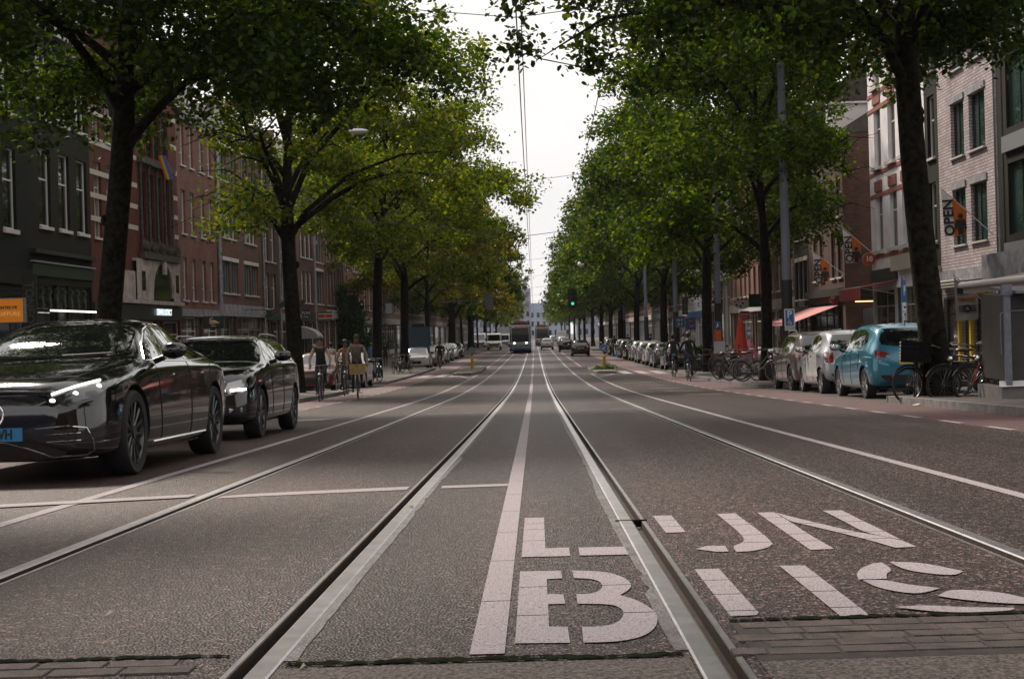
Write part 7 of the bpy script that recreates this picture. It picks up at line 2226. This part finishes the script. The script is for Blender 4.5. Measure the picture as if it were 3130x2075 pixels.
k = MB(); k.prism([rel(2926, 911), rel(2927, 918), rel(2981, 914), rel(2977, 908)], 'y', -.09, -.05); k.build('red_band', mat('flag_red', (.35, .05, .02), .8), r4)
k = MB(); a = rel(2955, 943); k.disc((a[0], -.07, a[1]), .125, 'y', 24, 0, .03)
for py in (936, 943, 950): b0 = rel(2929, py); b1_ = rel(2983, py - 2); k.prism([(b0[0], b0[1] - .02), (b1_[0], b1_[1] - .02), (b1_[0], b1_[1] + .02), (b0[0], b0[1] + .02)], 'y', -.068, -.055)
em = k.build('round_emblem', INK, r4); text_obj('emblem_letter', 'A', .13, YELLOW, em, T(a[0], -.09, a[1]) @ FACE)
# rainbow banner in the left tree shade
root = empty('rainbow_flag', (0, 0, 0), 0, 'narrow rainbow flag hanging at the red ornate building behind the big left tree', 'flag')
for i, c in enumerate(((.45, .03, .04), (.5, .2, .02), (.5, .42, .04), (.05, .25, .08), (.03, .12, .4), (.2, .05, .3))):
    x0, z0 = at(483 + i * 4, 478, 72); x1, z1 = at(507 + i * 4, 550, 72)
    k = MB(); k.prism([(x0, z0), (x1, z1), (x1 + .065, z1 + .03), (x0 + .065, z0 + .03)], 'y', 71.96, 72); k.build('stripe', mat('rainbow%d' % i, c, .8), root)
# ---------- shop signs
def box_sign(px0, py0, px1, py1, Y, m, name, lab, wall_side='L', th=.22, text=(), rim=None, name2='sign_face', emit=False, arm=True):
    x0, z1 = at(px0, py0, Y); x1, z0 = at(px1, py1, Y)
    w, h = x1 - x0, z1 - z0
    root = empty(name, ((x0 + x1) / 2, Y, z0), 0, lab, 'shop sign', None)
    k = MB(); k.b2((-w/2, 0, 0), (w/2, th, h)); k.build(name2, m, root)
    if rim:
        k = MB()
        for a, b, c, d in ((-w/2 - .03, -.03, w/2 + .03, 0), (-w/2 - .03, h, w/2 + .03, h + .03), (-w/2 - .03, 0, -w/2, h), (w/2, 0, w/2 + .03, h)): k.b2((a, -.02, b), (c, th + .02, d))
        k.build('casing', rim, root)
    if arm:
        wx = (FL(Y) if wall_side == 'L' else 15.0) - (x0 + x1) / 2
        k = MB()
        for zz in (h * .2, h * .8): k.tube([(math.copysign(w/2, wx), th/2, zz), (wx, th/2, zz)], .025, 6)
        k.build('bracket', POLEB, root)
    for t_, sz, cx_, cz, mm, bold in text:
        text_obj('lettering', t_, sz, mm, root, T(cx_ * w, -.006, cz * h) @ FACE, bold=bold)
    return root, w, h
OLIT = mat('orange_lightbox', (.55, .17, .015), .6, vary=.1, scale=1.5, emit=(.9, .28, .02), es=.22)
OTXT = mat('pale_orange_letter', (.75, .38, .12), .5, emit=(1, .5, .2), es=.25)
box_sign(-35, 915, 72, 983, 49.5, OLIT, 'hairdresser_sign', 'orange lightbox reading CENTRE DE COIFFURE at the left edge', text=(('CENTRE DE', .135, .02, .62, INK, .004), ('COIFFURE', .205, .02, .34, OTXT, .002)), rim=FR_G)
x, z = at(87, 925, 51.5)
root = empty('vertical_lettering', (x, 51.6, z), 0, 'faint vertical grey lettering on the dark front beside the orange sign', 'shop sign')
o = text_obj('letters', 'TONEO', .42, mat('dim_grey_letters', (.07, .075, .06), .7), root, FACE @ Matrix.Rotation(R(-90), 4, 'Z'), ext=.02, bold=.01)
k = MB(); k.b2((-.25, .02, -1.0), (.25, .08, 1.0)); k.tube([(-.2, .06, .5), (FL(51.6) - x, .06, .5)], .03, 6); k.build('backing', FR_D, root)
GOLD = mat('gold_figure', (.5, .38, .2), .5)
r_, w, h = box_sign(621, 967, 683, 1004, 75.5, FR_D, 'bird_sign', 'black hanging sign with a pale gold bird emblem', th=.3)
k = MB(); k.sphere((0, -.03, h*.5), .2, 12, sc=(1.1, .2, .6)); k.tube([(-.12, -.03, h*.6), (-.16, -.03, h*.8), (-.05, -.03, h*.88), (.0, -.03, h*.78)], [.05, .035, .03, .02], 6); k.tube([(.12, -.03, h*.5), (.27, -.03, h*.44), (.33, -.03, h*.55)], [.08, .03, .01], 6); k.tube([(-.1, -.03, h*.22), (.15, -.03, h*.2)], .025, 5); k.build('bird_emblem', GOLD, r_, True)
r_, w, h = box_sign(972, 953, 1017, 979, 112, FR_W, 'flag_sign', 'lit box sign striped green, white and red with a yellow star', th=.25)
for a, b, c in ((0, .2, (.02, .09, .03)), (.3, .7, (.36, .03, .02)), (.8, 1, (.02, .09, .03))):
    k = MB(); k.b2((-w/2, -.012, a*h), (w/2, -.003, b*h)); k.build('stripe', mat('sign_stripe', c, .6), r_)
k = MB(); k.disc((0, -.016, h/2), .07, 'y', 5, 0, .01); k.build('star', YELLOW, r_)
r_, w, h = box_sign(922, 946, 948, 975, 104, FR_D, 'fun_sign', 'small dark sign with pale capitals right of the yellow green tree trunk', text=(('FUN', .3, 0, .62, SIGNW, .003), ('shop', .2, 0, .25, SIGNW, 0)))
box_sign(1262, 990, 1298, 1006, 125, DGREEN, 'dark_sign', 'dark green hanging board right of the straight trunk')
box_sign(1178, 927, 1200, 958, 118, FR_G, 'lantern_sign', 'grey lantern shaped sign between the curved and straight trunks', rim=FR_D)
x, z = at(1252, 1018, 96); board(x, 103, ZP(103) + 1.2, ZP(103) + 2.9, 1.6, mat('blue_hoarding', (.06, .12, .17), .7), 'information_board', 'tall dull blue board right behind the straight dark trunk', 'board')
# curved pale awning
x0, _ = at(948, 1000, 108); root = empty('shop_awning', (x0, 108, 0), 0, 'pale curved canopy awning over a shop door right of the yellow green tree', 'awning')
k = MB(); pts = []
for i in range(9): a = math.pi / 2 * i / 8; pts.append((2.2 * math.sin(a) - 1.6, 2.3 + 1.0 * math.cos(a)))
k.prism(pts + [(-1.6, 2.3)], 'y', 0, 2.6); k.build('canopy', mat('pale_canvas', (.34, .31, .31), .8, vary=.2), root)
# right side signs
box_sign(2263, 951, 2290, 977, 92, mat('red_sign', (.35, .03, .02), .6), 'red_sign', 'small red sign with white capitals below the palette sign', 'R', text=(('EXPRES', .14, 0, .6, SIGNW, .004), ('FOTO', .13, 0, .25, SIGNW, .002)))
box_sign(2289, 899, 2330, 938, 92.5, DGREEN, 'blank_sign', 'blank dark green box sign between the palette sign and slim tree', 'R')
xs_, zs_ = at(2268, 926, 93); root = empty('palette_sign', (xs_, 93, zs_), 0, 'white palette shaped sign with coloured dots', 'shop sign')
k = MB(); k.prism([(.62 * math.cos(a) * (1 - .12 * math.sin(a * 2)), .36 * math.sin(a) + .03 * math.cos(2 * a)) for a in [2 * math.pi * i / 28 for i in range(28)]], 'y', 0, .12); k.tube([(.6, .06, 0), (15 - xs_, .06, 0)], .03, 6); k.build('palette', SIGNW, root)
for i, (a, b, c) in enumerate(((-.42, .08, (.5, .3, .02)), (-.25, .2, (.3, .04, .02)), (.0, .22, (.35, .1, .04)), (.25, .22, (.45, .05, .02)), (-.35, -.12, (.01, .01, .01)), (.05, -.02, (.01, .01, .01)), (-.1, -.2, (.02, .05, .2)))):
    k = MB(); k.disc((a, -.01, b), .075, 'y', 12, 0, .02); k.build('paint_dot', mat('dot%d' % i, c, .5), root, True)
box_sign(2441, 922, 2469, 937, 80.5, FR_Y, 'small_cream_sign', 'small cream sign with dark lettering right of the first mast', 'R', text=(('SLIJTERIJ', .1, 0, .5, INK, .002),), rim=FR_D)
def round_sign(px, py, Y, r, lab, m1, m2, t_=None):
    x, z = at(px, py, Y); root = empty('round_sign', (x, Y, z), 0, lab, 'shop sign')
    k = MB(); k.disc((0, .08, 0), r, 'y', 28, 0, .16); k.build('casing', m1, root, True)
    k = MB(); k.disc((0, -.005, 0), r * .88, 'y', 28, 0, .02); f = k.build('face', m2, root, True)
    k = MB(); k.tube([(r, .08, 0), (15 - x, .08, 0)], .03, 6); k.build('bracket', POLEB, root)
    if t_: text_obj('lettering', t_, r * 1.05, SIGNW, f, T(0, -.018, 0) @ FACE, bold=.012)
    return f, r
round_sign(2657, 792, 63.6, .29, 'round red sign reading 10 with a pale toothed rim', mat('tooth_rim', (.3, .2, .1), .6), mat('round_red', (.38, .04, .02), .5), '10')
f, r = round_sign(2552, 914, 72.5, .25, 'round dark rimmed beer sign, half white and half red', FR_D, SIGNW)
k = MB(); k.prism([(r * .85 * math.cos(a), r * .85 * math.sin(a)) for a in [math.pi + math.pi * i / 12 for i in range(13)]], 'y', -.03, -.017); k.build('red_half', mat('beer_red', (.35, .03, .02), .5), f)
# terrace
RATT = mat('rattan_orange', (.24, .09, .025), .6)
def chair(x, y, rz, lab):
    root = empty('terrace_chair', (x, y, ZP(y) + .12), rz, lab, 'chair', 'rattan chairs on the terrace')
    k = MB(); k.b2((-.22, -.22, .43), (.22, .22, .46)); k.build('seat', RATT, root)
    k = MB(); k.tube([(-.21, .2, .45), (-.21, .25, .85), (-.1, .26, .93), (.1, .26, .93), (.21, .25, .85), (.21, .2, .45)], .016, 6)
    for zz in (.56, .66, .76, .85): k.tube([(-.2, .23, zz), (.2, .23, zz)], .010, 5)
    k.build('backrest', RATT, root, True)
    for a in (-1, 1):
        for b in (-1, 1): k = MB(); k.tube([(a * .2, b * .2, .43), (a * .22, b * .23, 0)], .014, 6); k.build('leg', RATT, root)
    return root
for x, y, a, l in ((7.95, 62.4, 100, 'orange rattan chair nearest the poster mast, seen from the side'), (8.7, 61.0, 30, 'rattan chair beside the closed red parasol'), (9.4, 59.5, 200, 'rattan chair at the back of the terrace'), (9.9, 53.4, 20, 'rattan chair under the seated person in black'), (10.7, 54.2, -40, 'rattan chair under the seated person with bare arms'), (9.6, 55.2, 150, 'rattan chair under the seated person in grey'), (11.5, 52.1, 60, 'rattan chair under the seated person in white')): chair(x, y, R(a), l)
for x, y, l in ((8.3, 59.8, 'small round terrace table near the red parasol'), (9.95, 54.6, 'round table between the seated terrace guests')):
    root = empty('terrace_table', (x, y, ZP(y) + .12), 0, l, 'table', 'terrace tables')
    k = MB(); k.disc((0, 0, .74), .35, 'z', 24, 0, .03); k.build('tabletop', WOOD, root); k = MB(); k.tube([(0, 0, .02), (0, 0, .73)], .03, 8); k.disc((0, 0, .02), .22, 'z', 16, 0, .03); k.build('pedestal', POLEB, root)
REDC = mat('red_canvas', (.42, .035, .02), .8, vary=.15)
x, z = at(2265, 1050, 60.5)
root = empty('closed_parasol', (x, 60.5, ZP(60.5) + .12), 0, 'closed red parasol standing on the terrace', 'parasol')
k = MB(); k.tube([(0, 0, 0), (0, 0, 2.45)], .025, 8); k.disc((0, 0, .05), .3, 'z', 16, 0, .1); k.build('pole', POLEG, root)
k = MB(); k.lathe([(.02, 2.4), (.10, 2.2), (.22, 1.5), (.30, .95), (.22, .8), (.05, .85)], n=9); k.build('canopy', REDC, root)
x, z = at(2290, 1060, 62); root = empty('pink_cloth', (x, 62, ZP(62) + .12), 0, 'pink and red cloth draped beside the closed parasol', 'cloth')
k = MB(); k.lathe([(.03, 1.45), (.2, 1.2), (.42, .7), (.5, .25), (.3, .2)], n=9); k.build('drape', mat('pink_cloth', (.45, .14, .2), .8, vary=.2), root)
# planter with green leaves behind the cyclist, climber on the left facade
rg_ = np.random.default_rng(21)
x, z = at(2145, 1062, 70); root = empty('planter', (x, 70, ZP(70) + .12), 0, 'dark planter box with a bright green plant left of the poster mast', 'planter')
k = MB(); k.b2((-.5, -.2, 0), (.5, .2, .55)); k.build('box', FR_D, root)
obj('foliage', leaf_mesh('foliage', np.array([(rg_.uniform(-.5, .5), rg_.uniform(-.15, .15), .95 + rg_.uniform(-.1, .2)) for _ in range(18)]), np.full(18, .2), 30, .13, LEAF_B, rg_), root)
k = MB(); k.tube([(0, 0, .5), (.1, 0, .9)], .02, 5); k.build('stem', BARK, root)
root = empty('climbing_plant', (0, 0, 0), 0, 'green climber covering a house front behind the crate cyclist', 'plant')
C_ = []
for i in range(150):
    t = rg_.random(); px = 1075 + 60 * (.5 - t) * -1 + rg_.normal(0, 16); py = 880 + 215 * t
    if t > .6: px = 1085 + rg_.normal(0, 34)
    Yc = 127 - rg_.random() * 2.5
    x, z = at(px, py, Yc); C_.append((x, Yc, z))
obj('foliage', leaf_mesh('foliage', np.array(C_), np.full(150, .75), 50, .3, LEAF_B, rg_), root)
x0, z0 = at(1090, 1095, 128); x1, z1 = at(1078, 900, 128)
k = MB(); k.tube([(x0, 128, z0), ((x0 + x1) / 2 + .3, 128, (z0 + z1) / 2), (x1, 128, z1)], [.12, .08, .03], 6); k.build('stem', BARK, root)
for i, (px, py, l) in enumerate(((842, 948, 'dark slanted board sign with pale letters, left of the yellow green tree'), (905, 940, 'second slanted dark board sign touching the yellow green tree trunk'))):
    x, z = at(px, py, 90 + i * 6)
    root = empty('slanted_sign', (x, 90 + i * 6, z), 0, l, 'shop sign')
    k = MB(); k.box((0, 0, 0), (1.5, .06, .28), 0, M=Matrix.Rotation(R(-38), 4, 'Y')); k.build('board', FR_D, root)
    text_obj('lettering', 'SHOARMA' if i else 'PIZZA', .2, mat('dull_red_letter', (.30, .08, .06), .6), root, Matrix.Rotation(R(-38), 4, 'Y') @ T(0, -.035, 0) @ FACE)
    k = MB(); k.tube([(.0, .05, 0), (FL(90) - x, .05, .1)], .02, 5); k.build('bracket', POLEB, root)
# ================================================================ air: the far street fades to pale blue
HM = bpy.data.materials.new('haze')
HM.use_nodes = True
n = HM.node_tree
n.nodes.remove(n.nodes['Principled BSDF'])
pv = n.nodes.new('ShaderNodeVolumePrincipled')
pv.inputs['Color'].default_value = (.80, .84, .95, 1)
pv.inputs['Density'].default_value = .0001
pv.inputs['Anisotropy'].default_value = .3
n.links.new(pv.outputs[0], n.nodes['Material Output'].inputs['Volume'])
k = MB(); k.b2((-60, -30, -1.6), (60, 640, 26))
tag(k.build('haze', HM), kind='stuff')
bpy.data.scenes.remove(tsc)
